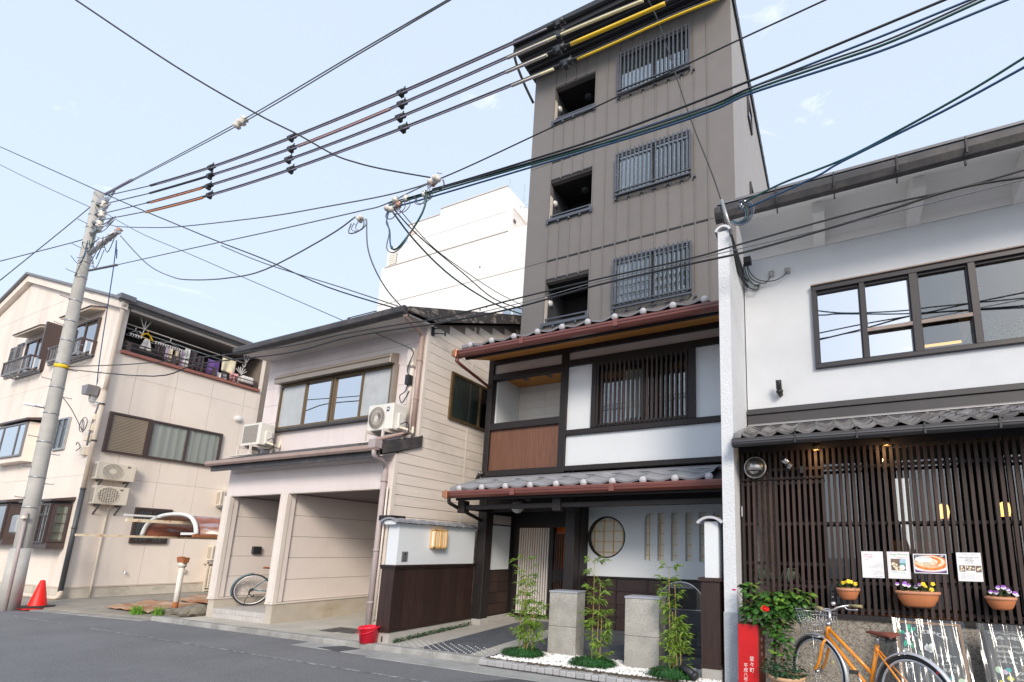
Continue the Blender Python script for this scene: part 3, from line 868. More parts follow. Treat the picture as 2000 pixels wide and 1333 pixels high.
# first-floor bay window
def bay(x0, x1, z0, z1, hood, splits, fm, gm, ph=0.31, back='blind_pale'):
    yb = YF-ph
    MB().box(x0-0.10, x1+0.10, yb+0.02, YF-0.01, z0-0.16, z0-0.0).build('bay_sill', 'cream_siding' if fm == 'grey_metal' else 'brown_metal', H1)
    MB().box(x0-0.02, x1+0.06, yb+0.022, YF-0.01, z0, z1+0.02).build('bay_box', 'cream_siding' if fm == 'grey_metal' else 'brown_metal', H1)
    MB().prism([(YF-0.01,z1+0.22),(yb-0.10,z1+0.11),(yb-0.10,z1+0.05),(YF-0.01,z1+0.12)], 'x', x0-0.2, x1+0.18).build('bay_roof', hood, H1)
    w = window(H1, ('y', yb+0.02), x0, x1, z0, z1, splits, 0.05, 0.05, fm, gm, back=back, name='bay_window')
    return w
w = bay(-25.85, -23.48, 4.20, 5.30, 'brown_metal', (0.25, 0.75), 'grey_metal', 'pane_mirror')
w = bay(-25.9, -23.40, 1.60, 2.66, 'brown_metal', (0.5,), 'brown_metal', 'pane_half')
w = bay(-21.9, -20.12, 1.50, 2.60, 'brown_metal', (0.33, 0.66), 'brown_metal', 'pane', 0.38, 'curtain')
# muntins and side light of the nearest bay
for k in range(1, 3):
    pbox('muntin', 'brown_metal', w, -21.85, -20.17, YF-0.44, YF-0.415, 1.5+k*0.37, 1.515+k*0.37)
for k in range(9):
    pbox('window_bar', 'brown_metal', w, -21.8+k*0.2, -21.78+k*0.2, YF-0.445, YF-0.42, 1.55, 2.55)
sw = window(H1, ('x', -20.06), 5.90, 6.22, 1.52, 2.58, (), 0.05, 0.045, 'brown_metal', 'pane', back='curtain_warm', name='bay_side_window')
for k in range(1, 4): pbox('muntin', 'brown_metal', sw, -20.025, -20.005, 5.95, 6.17, 1.52+k*0.265-0.01, 1.52+k*0.265+0.01)
window(H1, ('y', YF-0.016), -22.22, -21.41, 4.32, 5.34, (0.5,), 0.05, 0.06, 'galvanised', 'pane_dark', name='slim_window', back='dim_wall')
# side window with its shutter
sh = MB()
px = ('x', XS+0.016)
sh.boxp(px, 6.40, 7.34, 0, 0.10, 4.16, 4.22); sh.boxp(px, 6.40, 7.34, 0, 0.10, 5.30, 5.37)
sh.boxp(px, 6.40, 6.47, 0, 0.10, 4.22, 5.30); sh.boxp(px, 7.27, 7.34, 0, 0.10, 4.22, 5.30)
sh.boxp(px, 6.47, 7.27, 0.0, 0.02, 4.22, 5.30)
so = sh.build('rolling_shutter', 'brown_metal', H1)
for k in range(24):
    z = 4.225+k*0.0448
    pboxp('slat', 'shutter_tan', so, px, 6.475, 7.265, 0.045, 0.075, z, z+0.030)
window(H1, px, 7.34, 9.24, 4.16, 5.36, (0.5,), 0.06, 0.09, 'brown_metal', 'pane_clear', curtain='curtain', back='curtain')
gw = window(H1, px, 7.38, 8.26, 1.53, 2.62, (0.5,), 0.06, 0.07, 'brown_metal', 'pane', back='blind_pale', name='grille_window')
for k in range(9): pboxp('window_bar', 'brown_metal', gw, px, 7.46+k*0.09, 7.475+k*0.09, 0.085, 0.10, 1.57, 2.58)
for z in (1.62, 2.52): pboxp('window_bar', 'brown_metal', gw, px, 7.40, 8.24, 0.075, 0.085, z, z+0.02)
MB().lathe([(0.0,0.10),(0.08,0.095),(0.11,0.06),(0.115,0.0)], (XS+0.016,9.64,6.02), (1,0,0), 18).build('vent_hood', 'plastic_white', H1)
MB().tube(smooth_pts([(XS+0.05,6.78,2.45),(XS+0.05,6.78,2.2),(XS+0.05,6.78,0.02)]), 0.024, 7).build('drain_hose', 'ac_cream', H1)
MB().tube(smooth_pts([(XS+0.03,7.40,0.70),(XS+0.10,7.40,0.70),(XS+0.13,7.40,0.62)]), 0.02, 7).build('tap', 'chrome', H1)
o = MB().box(XS+0.016, XS+0.10, 8.72, 8.86, 0.62, 0.74)
o.tube([(XS+0.05,8.78,0.62),(XS+0.05,8.78,-0.01)], 0.012, 6)
o.build('outdoor_socket', 'ac_cream', H1)
# lamp, wiring boxes on the corner
lb = MB().prism([(-20.28,6.12),(-19.88,6.12),(-19.95,5.84),(-20.20,5.84)], 'y', YF-0.30, YF-0.05)
lb.build('flood_light', 'grey_metal', H1)
MB().tube(smooth_pts([(-20.08,6.1,5.84),(-20.08,6.12,5.66),(-19.8,6.16,5.62),(-19.48,6.18,5.52)]), 0.022, 6).build('conduit', 'galvanised', H1)
for (xx, zz, s_) in ((-19.72,5.15,0.09),(-19.78,4.85,0.11),(-19.92,4.55,0.10),(-19.95,4.15,0.12)):
    MB().box(xx-s_, xx+s_, YF-0.12, YF-0.016, zz-s_, zz+s_).build('wiring_box', 'ac_cream', H1, 0.01)
mb = MB()
mb.tube(smooth_pts([(-19.65,6.18,5.55),(-19.70,6.15,4.9),(-19.78,6.17,4.3)]), 0.02, 6)
mb.ring((-20.15,6.12,4.95), (0,1,0), 0.22, 0.012, 24, 5)
mb.ring((-20.10,6.10,4.93), (0.2,1,0.1), 0.15, 0.010, 24, 5)
mb.tube(smooth_pts([(-20.3,6.12,4.35),(-20.05,6.06,4.40),(-19.95,6.1,4.25),(-20.1,6.08,4.15)]), 0.012, 5)
mb.build('cable_coil', 'cable_grey', H1)

# ------------------------------------------------------------------ two-storey house with garage
H2 = thing('garage_house', 'pale pink two-storey house with open garage and porch, between cream house and hotel', 'house', (-10, 8, 0))
YU, YL, XR, XL = 6.63, 6.17, -7.33, -12.42
mb = MB()                                             # carcass behind the cladding
mb.box(XL+0.02, XR-0.02, YU+0.02, 15, 3.30, 5.95)
mb.prism([(6.65,5.95),(15,5.95),(15,9.6),(10.9,8.0),(6.65,6.02)], 'x', XL+0.02, XR-0.02)
mb.box(XL+0.02, XR-0.02, YL+0.02, YU+0.1, 2.64, 3.40)
mb.box(XL+0.02, XR-0.02, 9.9, 15, 0, 3.3)
mb.box(XR-0.12, XR-0.02, YL+0.16, 10, 0.28, 3.3)
mb.box(-10.44, -10.32, YL+0.16, 10, 0.40, 2.64)
mb.box(XL+0.02, XL+0.12, YL+0.16, 10, 0.40, 2.64)
mb.build('wall', 'joint_dark', H2)
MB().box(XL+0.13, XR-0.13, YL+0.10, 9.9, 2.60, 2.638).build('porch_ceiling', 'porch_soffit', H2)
MB().box(XL+0.13, XR-0.13, 9.86, 9.898, 0.0, 2.6).build('garage_back_wall', 'porch_board', H2)
# upper front cladding
zr = [3.62, 4.36, 4.80, 5.24, 5.66, 5.97]
vj = [XL, -11.62, -9.95, -8.03, XR-0.06]
for i in range(len(vj)-1):
    for j in range(len(zr)-1):
        if i in (1, 2) and 1 <= j <= 2: continue
        pbox('siding_panel', 'pink_siding', H2, vj[i]+0.003, vj[i+1]-0.003, YU-0.012, YU+0.015, zr[j]+0.003, zr[j+1]-0.003)
# window zone backing
pbox('siding_panel', 'pink_siding', H2, -11.62, -8.03, YU-0.002, YU+0.015, 4.36, 5.24)
for a, b in ((XL, -10.41), (-10.41, XR-0.06)):
    for z0, z1 in ((2.605, 3.10), (3.106, 3.30)):
        pbox('siding_panel', 'pink_siding', H2, a+0.003, b-0.003, YL-0.012, YL+0.015, z0, z1)
MB().box(XL, XR-0.06, YL-0.010, YL+0.11, 2.585, 2.604).build('lintel_trim', 'ivory_trim', H2)
# posts with ivory corner trim and concrete feet
for (a, b) in ((XL-0.04, -12.25), (-10.47, -10.26)):
    MB().box(a, b, YL-0.016, YL+0.16, 0.41, 2.60).build('post', 'porch_board', H2, 0.005)
    MB().box(a-0.012, a+0.055, YL-0.028, YL-0.008, 0.40, 2.60).build('corner_trim', 'ivory_trim', H2, 0.004)
    MB().box(b-0.055, b+0.012, YL-0.028, YL+0.06, 0.40, 2.60).build('corner_trim', 'ivory_trim', H2, 0.004)
    MB().box(a, b, YL-0.005, 9.9, -0.1, 0.37).build('foundation', 'concrete_base', H2)
    MB().box(a-0.02, b+0.02, YL-0.035, 9.9, 0.372, 0.405).build('drip_flashing', 'ivory_trim', H2)
MB().box(XR-0.14, XR-0.005, YL-0.005, 10, -0.1, 0.26).build('foundation', 'concrete_base', H2)
# inner walls of the garage and the porch, board by board
for (xw, y1) in ((-10.30, 9.86), (-12.29, 9.86)):
    z = 0.41
    while z < 2.59:
        z1 = min(z+0.436, 2.595)
        pbox('porch_board', 'porch_board', H2, xw-0.02, xw, YL+0.165, y1, z+0.004, z1-0.004)
        z = z1
# porch floor with tiled riser
pf = MB().box(-12.25, -10.48, YL+0.03, 9.86, -0.05, 0.195).build('porch_floor', 'step_tile', H2)
MB().box(-12.25, -10.48, YL+0.012, YL+0.03, -0.05, 0.192).build('step_grout', 'grout', H2)
for j in range(2):
    for i in range(15):
        x0 = -12.25+i*0.118
        pbox('step_tile', 'step_tile', pf, x0+0.003, x0+0.115, YL-0.001, YL+0.014, 0.003+j*0.097, 0.095+j*0.097)
MB().box(-10.56, -10.48, YL+0.0, YL+0.03, 0.0, 0.195).build('step_edge', 'step_tile', H2)
# side wall boards between corner trims
z = 0.30
nb = 0
while z < 8.2:
    z1 = z+0.1985
    ya = YL+0.06 if z1 < 3.5 else YU+0.066
    roofy = (z1-6.02)/0.44+6.66
    ya = max(ya, roofy)
    for (y0, y1) in ((ya, 7.935), (7.975, 10.9)):
        y0 = max(y0, ya)
        if y1-y0 < 0.05: continue
        pbox('siding_board', 'board_siding', H2, XR-0.018, XR, y0, y1, z+0.005, z1-0.004)
    z = z1
MB().box(XR-0.018, XR+0.006, 7.935, 7.975, 2.0, 6.58).build('joint_cover', 'ivory_trim', H2)
for (ya, za, zb) in ((YU-0.016, 3.66, 5.98), (YL-0.016, 0.27, 3.24)):
    MB().box(XR-0.055, XR+0.008, ya, ya+0.082, za, zb).build('corner_trim', 'ivory_trim', H2, 0.004)
# main roof: low eave to the street, worn verge on the right
rf = MB().prism([(6.02,5.93),(6.0,6.06),(10.9,8.22),(10.9,8.08)], 'x', XL-0.10, XR+0.16)
rf.prism([(10.9,8.22),(15.2,10.0),(15.2,9.86),(10.9,8.08)], 'x', XL-0.10, XR+0.16)
ro = rf.build('roof', 'roof_dark', H2)
gu = MB().prism([(6.02,5.92),(5.93,5.86),(5.86,5.90),(5.85,6.00),(5.90,6.05),(6.02,6.04)], 'x', XL-0.12, XR+0.14)
gu.build('gutter', 'roof_dark', H2, 0.01)
MB().prism([(6.03,5.90),(6.63,5.955),(6.63,5.985),(6.03,5.93)], 'x', XL-0.02, XR+0.12).build('eave_soffit', 'soffit_white', H2)
vg = MB().prism([(5.95,5.94),(5.95,6.03),(10.9,8.23),(10.9,8.02),(6.62,6.03)], 'x', XR+0.165, XR+0.20)
vg.build('verge_board', 'verge_worn', H2)
# pent roof over the garage
MB().prism([(5.78,3.24),(5.78,3.33),(6.68,3.68),(6.68,3.46),(6.15,3.24)], 'x', XL-0.06, XR+0.02).build('pent_roof', 'roof_dark', H2)
MB().prism([(5.86,3.17),(5.86,3.30),(6.70,3.70),(6.70,3.47)], 'x', XR+0.022, XR+0.05).build('pent_verge', 'roof_dark', H2)
MB().prism([(5.79,3.215),(5.72,3.20),(5.685,3.24),(5.68,3.30),(5.79,3.30)], 'x', XL-0.08, XR+0.04).build('pent_gutter', 'pipe_brown', H2, 0.008)
MB().box(XL-0.04, XR, 5.80, 5.84, 3.10, 3.235).build('pent_fascia', 'roof_dark', H2)
MB().prism([(5.84,3.12),(6.16,3.235),(6.16,3.25),(5.84,3.14)], 'x', XL, XR).build('pent_soffit', 'soffit_white', H2)
# upper window with shutter hood
pw = ('y', YU-0.012)
for (u0, u1, pmx) in ((-11.76, -9.93, ('screen_pale','pane_mirror')), (-9.90, -8.12, ('pane_mirror','screen_pale'))):
    window(H2, pw, u0, u1, 4.16, 5.24, (0.5,), 0.055, 0.07, 'bronze_frame', 'pane', back='blind_pale', pm=pmx)
MB().prism([(YU-0.012,5.50),(YU-0.20,5.44),(YU-0.22,5.38),(YU-0.22,5.23),(YU-0.012,5.26)], 'x', -11.80, -8.06).build('shutter_hood', 'bronze_hood', H2, 0.008)
MB().box(-11.80, -8.06, YU-0.232, YU-0.215, 5.345, 5.365).build('hood_groove', 'bronze_frame', H2)
MB().box(-11.82, -8.08, YU-0.12, YU-0.012, 4.11, 4.155).build('window_sill', 'roof_dark', H2)
MB().box(-8.11, -8.04, YU-0.10, YU-0.012, 4.16, 5.25).build('shutter_rail', 'bronze_hood', H2)
# side window with obscured glass
window(H2, ('x', XR), 7.34, 8.95, 4.22, 5.27, (0.57,), 0.055, 0.05, 'bronze_frame', 'pane', back='obscure_green', pm=('pane','pane_dark'))
# downpipes
dp = MB()
dp.tube(smooth_pts([(-7.22,5.95,5.88),(-7.26,6.05,5.83),(-7.40,6.52,5.78),(-7.40,6.55,5.66)]), 0.045, 8)
dp.tube([(-7.40,6.55,5.70),(-7.40,6.55,3.72)], 0.045, 8)
dp.tube(smooth_pts([(-7.40,6.55,3.76),(-7.41,6.40,3.68),(-7.36,5.80,3.42),(-7.36,5.74,3.38)]), 0.040, 8)
for z in (5.2, 4.4): dp.tube([(-7.40,6.55,z),(-7.40,6.55,z+0.03)], 0.053, 8)
dp.build('downpipe', 'pipe_brown', H2, label='brown upper downpipe at the right corner')
dp = MB()
dp.box(-7.45, -7.28, 5.68, 5.82, 3.25, 3.40)
dp.tube(smooth_pts([(-7.36,5.75,3.26),(-7.36,5.75,3.12),(-7.40,5.95,3.06),(-7.48,6.10,2.98),(-7.48,6.10,2.85)]), 0.04, 8)
dp.build('downpipe_elbow', 'pipe_mauve', H2)
dp = MB().tube([(-7.48,6.10,2.9),(-7.48,6.10,0.02)], 0.047, 8)
for z in (2.7, 1.45, 0.55): dp.tube([(-7.48,6.10,z),(-7.48,6.10,z+0.04)], 0.056, 8)
dp.build('downpipe', 'pipe_mauve', H2, label='mauve lower downpipe beside the garage opening')
MB().tube([(-7.385,6.115,2.6),(-7.385,6.115,0.28)], 0.018, 6).build('conduit', 'ivory_trim', H2)
# wiring on the front corner
mb = MB()
mb.tube([(-7.62,YU-0.05,5.40),(-7.62,YU-0.05,3.95)], 0.045, 7)
mb.build('pipe_cover', 'ivory_trim', H2)
mb = MB().box(-7.72, -7.54, YU-0.14, YU-0.012, 5.10, 5.50)
mb.build('wiring_box', 'ivory_trim', H2, 0.03)
mb = MB().tube(smooth_pts([(-7.60,YU-0.16,5.48),(-7.48,YU-0.18,5.35),(-7.62,YU-0.16,5.05),(-7.60,YU-0.12,4.85),(-7.66,YU-0.12,4.6),(-7.78,YU-0.14,4.5),(-7.70,YU-0.13,4.35),(-7.58,YU-0.10,4.6)]), 0.010, 5)
mb.box(-7.66, -7.56, YU-0.16, YU-0.06, 4.72, 4.92)
mb.build('cable_tail', 'cable_black', H2)
mb = MB()
mb.box(XR, XR+0.03, 6.70, 6.76, 5.82, 6.00)
for z in (5.86, 5.97): mb.tube([(XR+0.03,6.73,z),(XR+0.22,6.86,z+0.02)], 0.012, 5)
mb.tube([(XR+0.22,6.86,5.83),(XR+0.22,6.86,6.04)], 0.016, 6)
mb.build('wall_bracket', 'tower_black', H2)
lm = MB().box(-11.72, -11.36, 6.95, 7.25, 2.40, 2.595).build('porch_lamp', 'tower_black', H2)
MB().box(-11.69, -11.39, 6.94, 6.949, 2.42, 2.575).build('lamp_glass', 'obscure_grey', lm)
MB().box(-12.29, -12.22, 6.75, 6.93, 1.33, 1.50).build('door_phone', 'plastic_black', H2, 0.01)
mb = MB()
for (x0, y0) in ((-9.2, 6.2), (-8.36, 6.2)): mb.tube([(x0,y0,6.06),(x0,y0,6.30)], 0.012, 5)
mb.tube([(-9.2,6.2,6.30),(-8.36,6.2,6.30)], 0.010, 5); mb.tube([(-9.2,6.2,6.30),(-9.0,6.6,6.32)], 0.010, 5)
mb.build('snow_guard', 'cable_black', H2)

# ------------------------------------------------------------------ hotel: timber town-house front and the dark tower behind it
HT = thing('hotel', 'dark grey metal-clad five-storey hotel with white plaster and timber town-house front', 'hotel', (-4, 9, 0))
FY = 7.80  # hotel coordinates, tower included, were scaled down about the camera
# --- tower
TX0, TX1, TY = -6.645, -1.445, 8.715
op = [(12.37, 13.40), (9.54, 10.59), (6.79, 7.856)]       # balcony openings
OX0, OX1 = -6.0, -4.805
mb = MB()
zs = [5.2] + [v for a, b in sorted(op) for v in (a, b)] + [13.98]
for i in range(0, len(zs)-1):
    if i % 2 == 0: mb.box(TX0, TX1-0.02, TY+0.02, TY+0.14, zs[i], zs[i+1])
    else:
        mb.box(TX0, OX0, TY+0.02, TY+0.14, zs[i], zs[i+1]); mb.box(OX1, TX1-0.02, TY+0.02, TY+0.14, zs[i], zs[i+1])
mb.box(TX0, TX0+0.12, TY+0.14, 16.2, 5.2, 13.98)
mb.box(TX0, TX1-0.02, 16.1, 16.2, 5.2, 14.4)
mb.build('tower_wall', 'tower_cladding', HT)
MB().prism([(TY+0.016,2.2),(16.2,2.2),(16.2,14.62),(TY+0.016,14.02)], 'x', TX1-0.14, TX1).build('tower_side_wall', 'tower_side', HT)
# standing-seam cladding panels between battens
bat = [TX0, -6.0, -5.70, -5.40, -5.10, -4.805, -4.485, -4.17, -3.85, -3.535, -3.215, -2.905, -2.59, -2.30, -2.0, TX1]
seams = [5.3, 8.41, 11.15, 14.0]
W3 = [(6.74, 7.97), (9.55, 10.68), (12.31, 13.49)]
WX0, WX1 = -4.17, -2.36
for i in range(len(bat)-1):
    a, b = bat[i], bat[i+1]
    for j in range(3):
        z0, z1 = seams[j]+0.006, seams[j+1]-0.006
        cuts = [(z0, z1)]
        if a > OX0-0.05 and b < OX1+0.05:
            cuts = []
            lo = z0
            for (c, d) in sorted(op):
                if c >= z0 and d <= z1: cuts.append((lo, c-0.03)); lo = d+0.02
            cuts.append((lo, z1))
        for (c, d) in cuts:
            if d-c > 0.05: pbox('cladding_panel', 'tower_cladding', HT, a+0.006, b-0.006, TY+0.004, TY+0.02, c, d)
    if i > 0:
        z0 = 5.3
        segs = [(5.3, 13.98)]
        if a > OX0+0.05 and a < OX1-0.05:
            segs = []; lo = 5.3
            for (c, d) in sorted(op): segs.append((lo, c-0.05)); lo = d+0.02
            segs.append((lo, 13.98))
        if a > WX0+0.05 and a < WX1-0.05:
            segs = []; lo = 5.3
            for (c, d) in W3: segs.append((lo, c-0.05)); lo = d+0.03
            segs.append((lo, 13.98))
        for (c, d) in segs: pbox('batten', 'tower_cladding', HT, a-0.012, a+0.012, TY-0.016, TY+0.0035, c, d)
for z, xs in ((8.41, bat[1:-1]), (11.15, bat[1:6]), (7.91, bat[1:6]), (10.64, bat[1:6])):
    for i in range(len(xs)-1):
        pbox('seam_strip', 'tower_black', HT, xs[i]+0.016, xs[i+1]-0.016, TY-0.010, TY+0.0035, z-0.018, z+0.018)
# roof: raking eave, black underside
MB().prism([(7.93,13.96),(7.93,14.24),(16.4,14.92),(16.4,14.66),(TY,13.99)], 'x', TX0-0.10, TX1+0.05).build('tower_roof', 'tower_black', HT)
MB().box(TX0-0.12, TX1+0.05, 7.85, 7.928, 14.10, 14.26).build('tower_gutter', 'tower_black', HT)
ev = MB()
for k in range(5): ev.box(TX0-0.05, TX1, 8.02+k*0.13, 8.05+k*0.13, 13.945, 13.985)
ev.build('eave_batten', 'dark_grey_metal', HT, kind='stuff')
pv = MB()
for k in range(16):
    y = 8.6+k*0.48
    z = 14.62-(16.2-y)*0.08
    pv.box(TX1+0.05, TX1+0.062, y, y+0.03, z-0.06, z+0.24)
pv.build('verge_clip', 'bar_metal', HT)
MB().tube(smooth_pts([(TX0-0.09,7.92,14.12),(TX0-0.16,8.02,13.9),(TX0-0.12,8.35,13.55),(TX0-0.02,8.70,13.20)]), 0.035, 7).build('tower_downpipe', 'tower_black', HT)
# balconies
for (z0, z1) in op:
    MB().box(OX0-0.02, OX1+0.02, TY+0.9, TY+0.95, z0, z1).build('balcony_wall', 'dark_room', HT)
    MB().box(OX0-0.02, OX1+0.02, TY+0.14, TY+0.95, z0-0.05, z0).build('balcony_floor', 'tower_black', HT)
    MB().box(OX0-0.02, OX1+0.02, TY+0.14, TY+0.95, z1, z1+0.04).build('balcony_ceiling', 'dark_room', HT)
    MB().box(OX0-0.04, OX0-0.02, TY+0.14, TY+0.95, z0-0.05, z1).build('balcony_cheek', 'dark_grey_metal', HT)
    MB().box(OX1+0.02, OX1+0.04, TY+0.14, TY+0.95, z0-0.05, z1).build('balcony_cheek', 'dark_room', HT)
    MB().box(OX0, OX0+0.012, TY+0.02, TY+0.13, z0, z1-0.35).build('opening_trim', 'ivory_trim', HT)
    rl = MB()
    rl.box(OX0-0.04, OX1+0.03, TY-0.06, TY-0.018, z0-0.10, z0-0.03)
    rl.box(OX0, OX1, TY+0.03, TY+0.06, z0+0.10, z0+0.13)
    rl.box(OX0+0.04, OX0+0.08, TY+0.03, TY+0.06, z0-0.03, z0+0.10); rl.box(OX1-0.10, OX1-0.04, TY+0.03, TY+0.06, z0-0.03, z0+0.10)
    for xx in bat[1:6]: rl.box(xx-0.025, xx+0.025, TY-0.055, TY-0.018, z0-0.15, z0-0.10)
    rl.build('balcony_rail', 'bar_metal', HT)
    MB().lathe([(0.0,0.045),(0.10,0.045),(0.115,0.02),(0.115,0.0)], (-5.30, TY+0.55, z1), (0,0,-1), 16).build('ceiling_light', 'dark_grey_metal', HT)
    MB().lathe([(0.0,0.055),(0.06,0.052),(0.085,0.0)], (OX0-0.018, TY+0.28, z0+0.66), (1,0,0), 12).build('bulkhead_lamp', 'globe_opal', HT)
# barred windows
for (z0, z1) in W3:
    pl = ('y', TY+0.004)
    w = window(HT, pl, WX0+0.03, WX1-0.03, z0+0.06, z1, (0.5,), 0.05, 0.03, 'tower_black', 'pane', back='obscure_grey', name='barred_window')
    fr = MB()
    for (a, b, c, d) in ((WX0,WX1,z0,z0+0.035),(WX0,WX1,z0+0.10,z0+0.13),(WX0,WX1,z1-0.06,z1-0.03),(WX0,WX0+0.035,z0+0.13,z1-0.06),(WX1-0.035,WX1,z0+0.13,z1-0.06)):
        fr.box(a, b, TY-0.115, TY-0.085, c, d)
    for xx in (WX0+0.02, WX1-0.05, (WX0+WX1)/2):
        for zz in (z0+0.01, z1-0.055): fr.box(xx, xx+0.03, TY-0.085, TY+0.0, zz, zz+0.025)
    for xx in bat[7:14]: fr.box(xx-0.03, xx+0.03, TY-0.06, TY-0.017, z0-0.06, z0-0.02)
    fo = fr.build('window_guard', 'bar_metal', HT)
    for k in range(17):
        xx = WX0+0.07+k*(WX1-WX0-0.14-0.03)/16
        pbox('guard_bar', 'bar_metal', fo, xx, xx+0.034, TY-0.135, TY-0.116, z0+0.08, z1+0.0)
# two slim windows in the tower's side wall
for (y0, z0) in ((10.9, 12.9), (10.9, 10.3)):
    window(HT, ('x', TX1), y0, y0+0.65, z0, z0+0.62, (), 0.05, 0.05, 'frame_black', 'pane_mirror', back='blind_pale', name='side_window')

# --- town-house front, upper floor
mb = None
def bx(x0, x1, z0, z1, y0=FY-0.06, y1=FY+0.08): mb.box(x0, x1, y0, y1, z0, z1)
for q in ((-6.67,-6.54,2.98,5.60), (-4.84,-4.69,3.00,5.60)):
    mb = MB(); bx(*q); mb.build('post', 'dark_timber', HT, 0.006)
for q in ((-6.54,-4.84,5.46,5.60),(-6.54,-4.84,5.11,5.236),(-6.54,-4.84,3.994,4.14),(-6.54,-4.84,3.00,3.127),
          (-4.69,-1.22,5.468,5.60),(-4.69,-1.22,5.16,5.285),(-4.69,-1.22,3.735,3.84),(-4.69,-1.22,3.03,3.127)):
    mb = MB(); bx(*q); mb.build('beam', 'dark_timber', HT, 0.005)
MB().box(-6.54,-4.84,FY,FY+0.05,5.236,5.46).build('plaster_strip', 'strip_plaster', HT)
MB().box(-4.69,-1.22,FY,FY+0.05,5.285,5.468).build('plaster_strip', 'strip_plaster', HT)
MB().box(-4.69,-4.13,FY,FY+0.05,3.84,5.16).build('plaster_panel', 'white_plaster', HT)
MB().box(-2.07,-1.22,FY,FY+0.05,3.84,5.16).build('plaster_panel', 'white_plaster', HT)
MB().box(-4.69,-1.22,FY,FY+0.05,3.127,3.735).build('plaster_panel', 'white_plaster', HT)
for k in range(6):
    pbox('board', 'rust_panel', HT, -6.54+k*0.2833+0.0005, -6.54+(k+1)*0.2833-0.0005, FY, FY+0.03, 3.127, 3.994)
# veranda niche
MB().box(-6.54,-6.50,FY+0.08,8.69,4.10,5.25).build('niche_wall', 'white_plaster', HT)
nb_ = MB().box(-6.50,-4.84,8.66,8.70,3.127,5.25).build('niche_back', 'joint_dark', HT)
for i in range(2):
    for j in range(6):
        x0 = -6.50+i*0.72
        pbox('cladding_board', 'alcove_board', nb_, x0+0.003, min(x0+0.94 if i else x0+0.717, -4.84), 8.645, 8.66, 4.14+j*0.19+0.002, 4.14+(j+1)*0.19-0.002)
MB().box(-4.88,-4.84,FY+0.08,8.66,3.127,5.25).build('niche_wall', 'white_plaster', HT)
MB().box(-6.54,-4.84,FY+0.081,8.66,3.9,3.98).build('niche_floor', 'dark_timber', HT)
MB().box(-6.50,-4.88,FY+0.02,8.645,5.238,5.27).build('niche_ceiling', 'honey_soffit', HT)
for xx in (-6.02, -5.42):
    MB().lathe([(0.0,0.002),(0.045,0.002),(0.065,0.008),(0.07,0.0)], (xx, 8.22, 5.237), (0,0,-1), 16).build('recessed_light', 'bar_metal', HT)
# upper lattice window
mb = MB()
for a, b, c, d in ((-4.13,-4.03,3.84,5.16),(-2.19,-2.07,3.84,5.16),(-4.03,-2.19,5.06,5.16),(-4.03,-2.19,3.84,3.90)):
    mb.box(a, b, FY-0.075, FY+0.04, c, d)
lt = mb.build('lattice_window', 'dark_timber', HT)
for k in range(20):
    xx = -4.00+k*(1.79-0.03)/19
    pbox('lattice_bar', 'lattice_wood', lt, xx, xx+0.034, FY-0.105, FY-0.074, 3.86, 5.10)
MB().box(-4.03,-2.19,FY+0.10,FY+0.104,3.90,5.06).build('pane', 'pane', lt)
MB().box(-4.03,-2.19,FY+0.30,FY+0.32,3.90,5.06).build('backing', 'dark_room', lt)
MB().box(-3.58,-3.18,FY+0.24,FY+0.25,4.05,5.02).build('curtain', 'curtain', lt)
MB().box(-4.03,-2.19,FY+0.10,FY+0.30,3.895,3.90).build('sill', 'dark_room', lt)
for a, b, c, d in ((-3.14,-3.08,3.9,5.06),(-4.03,-3.97,3.9,5.06),(-2.25,-2.19,3.9,5.06)): MB().box(a, b, FY+0.07, FY+0.098, c, d).build('sash_stile', 'frame_black', lt)
# rooms behind the plaster so that nothing shows through
MB().box(-4.68,-1.23,FY+0.34,FY+0.40,2.4,5.7).build('inner_wall', 'dark_room', HT)
MB().box(-6.66,-6.60,FY+0.081,TY,2.3,5.55).build('flank_wall', 'tower_cladding', HT)
MB().box(-1.30,-1.23,FY+0.06,TY+0.2,0,5.6).build('flank_wall', 'white_plaster', HT)

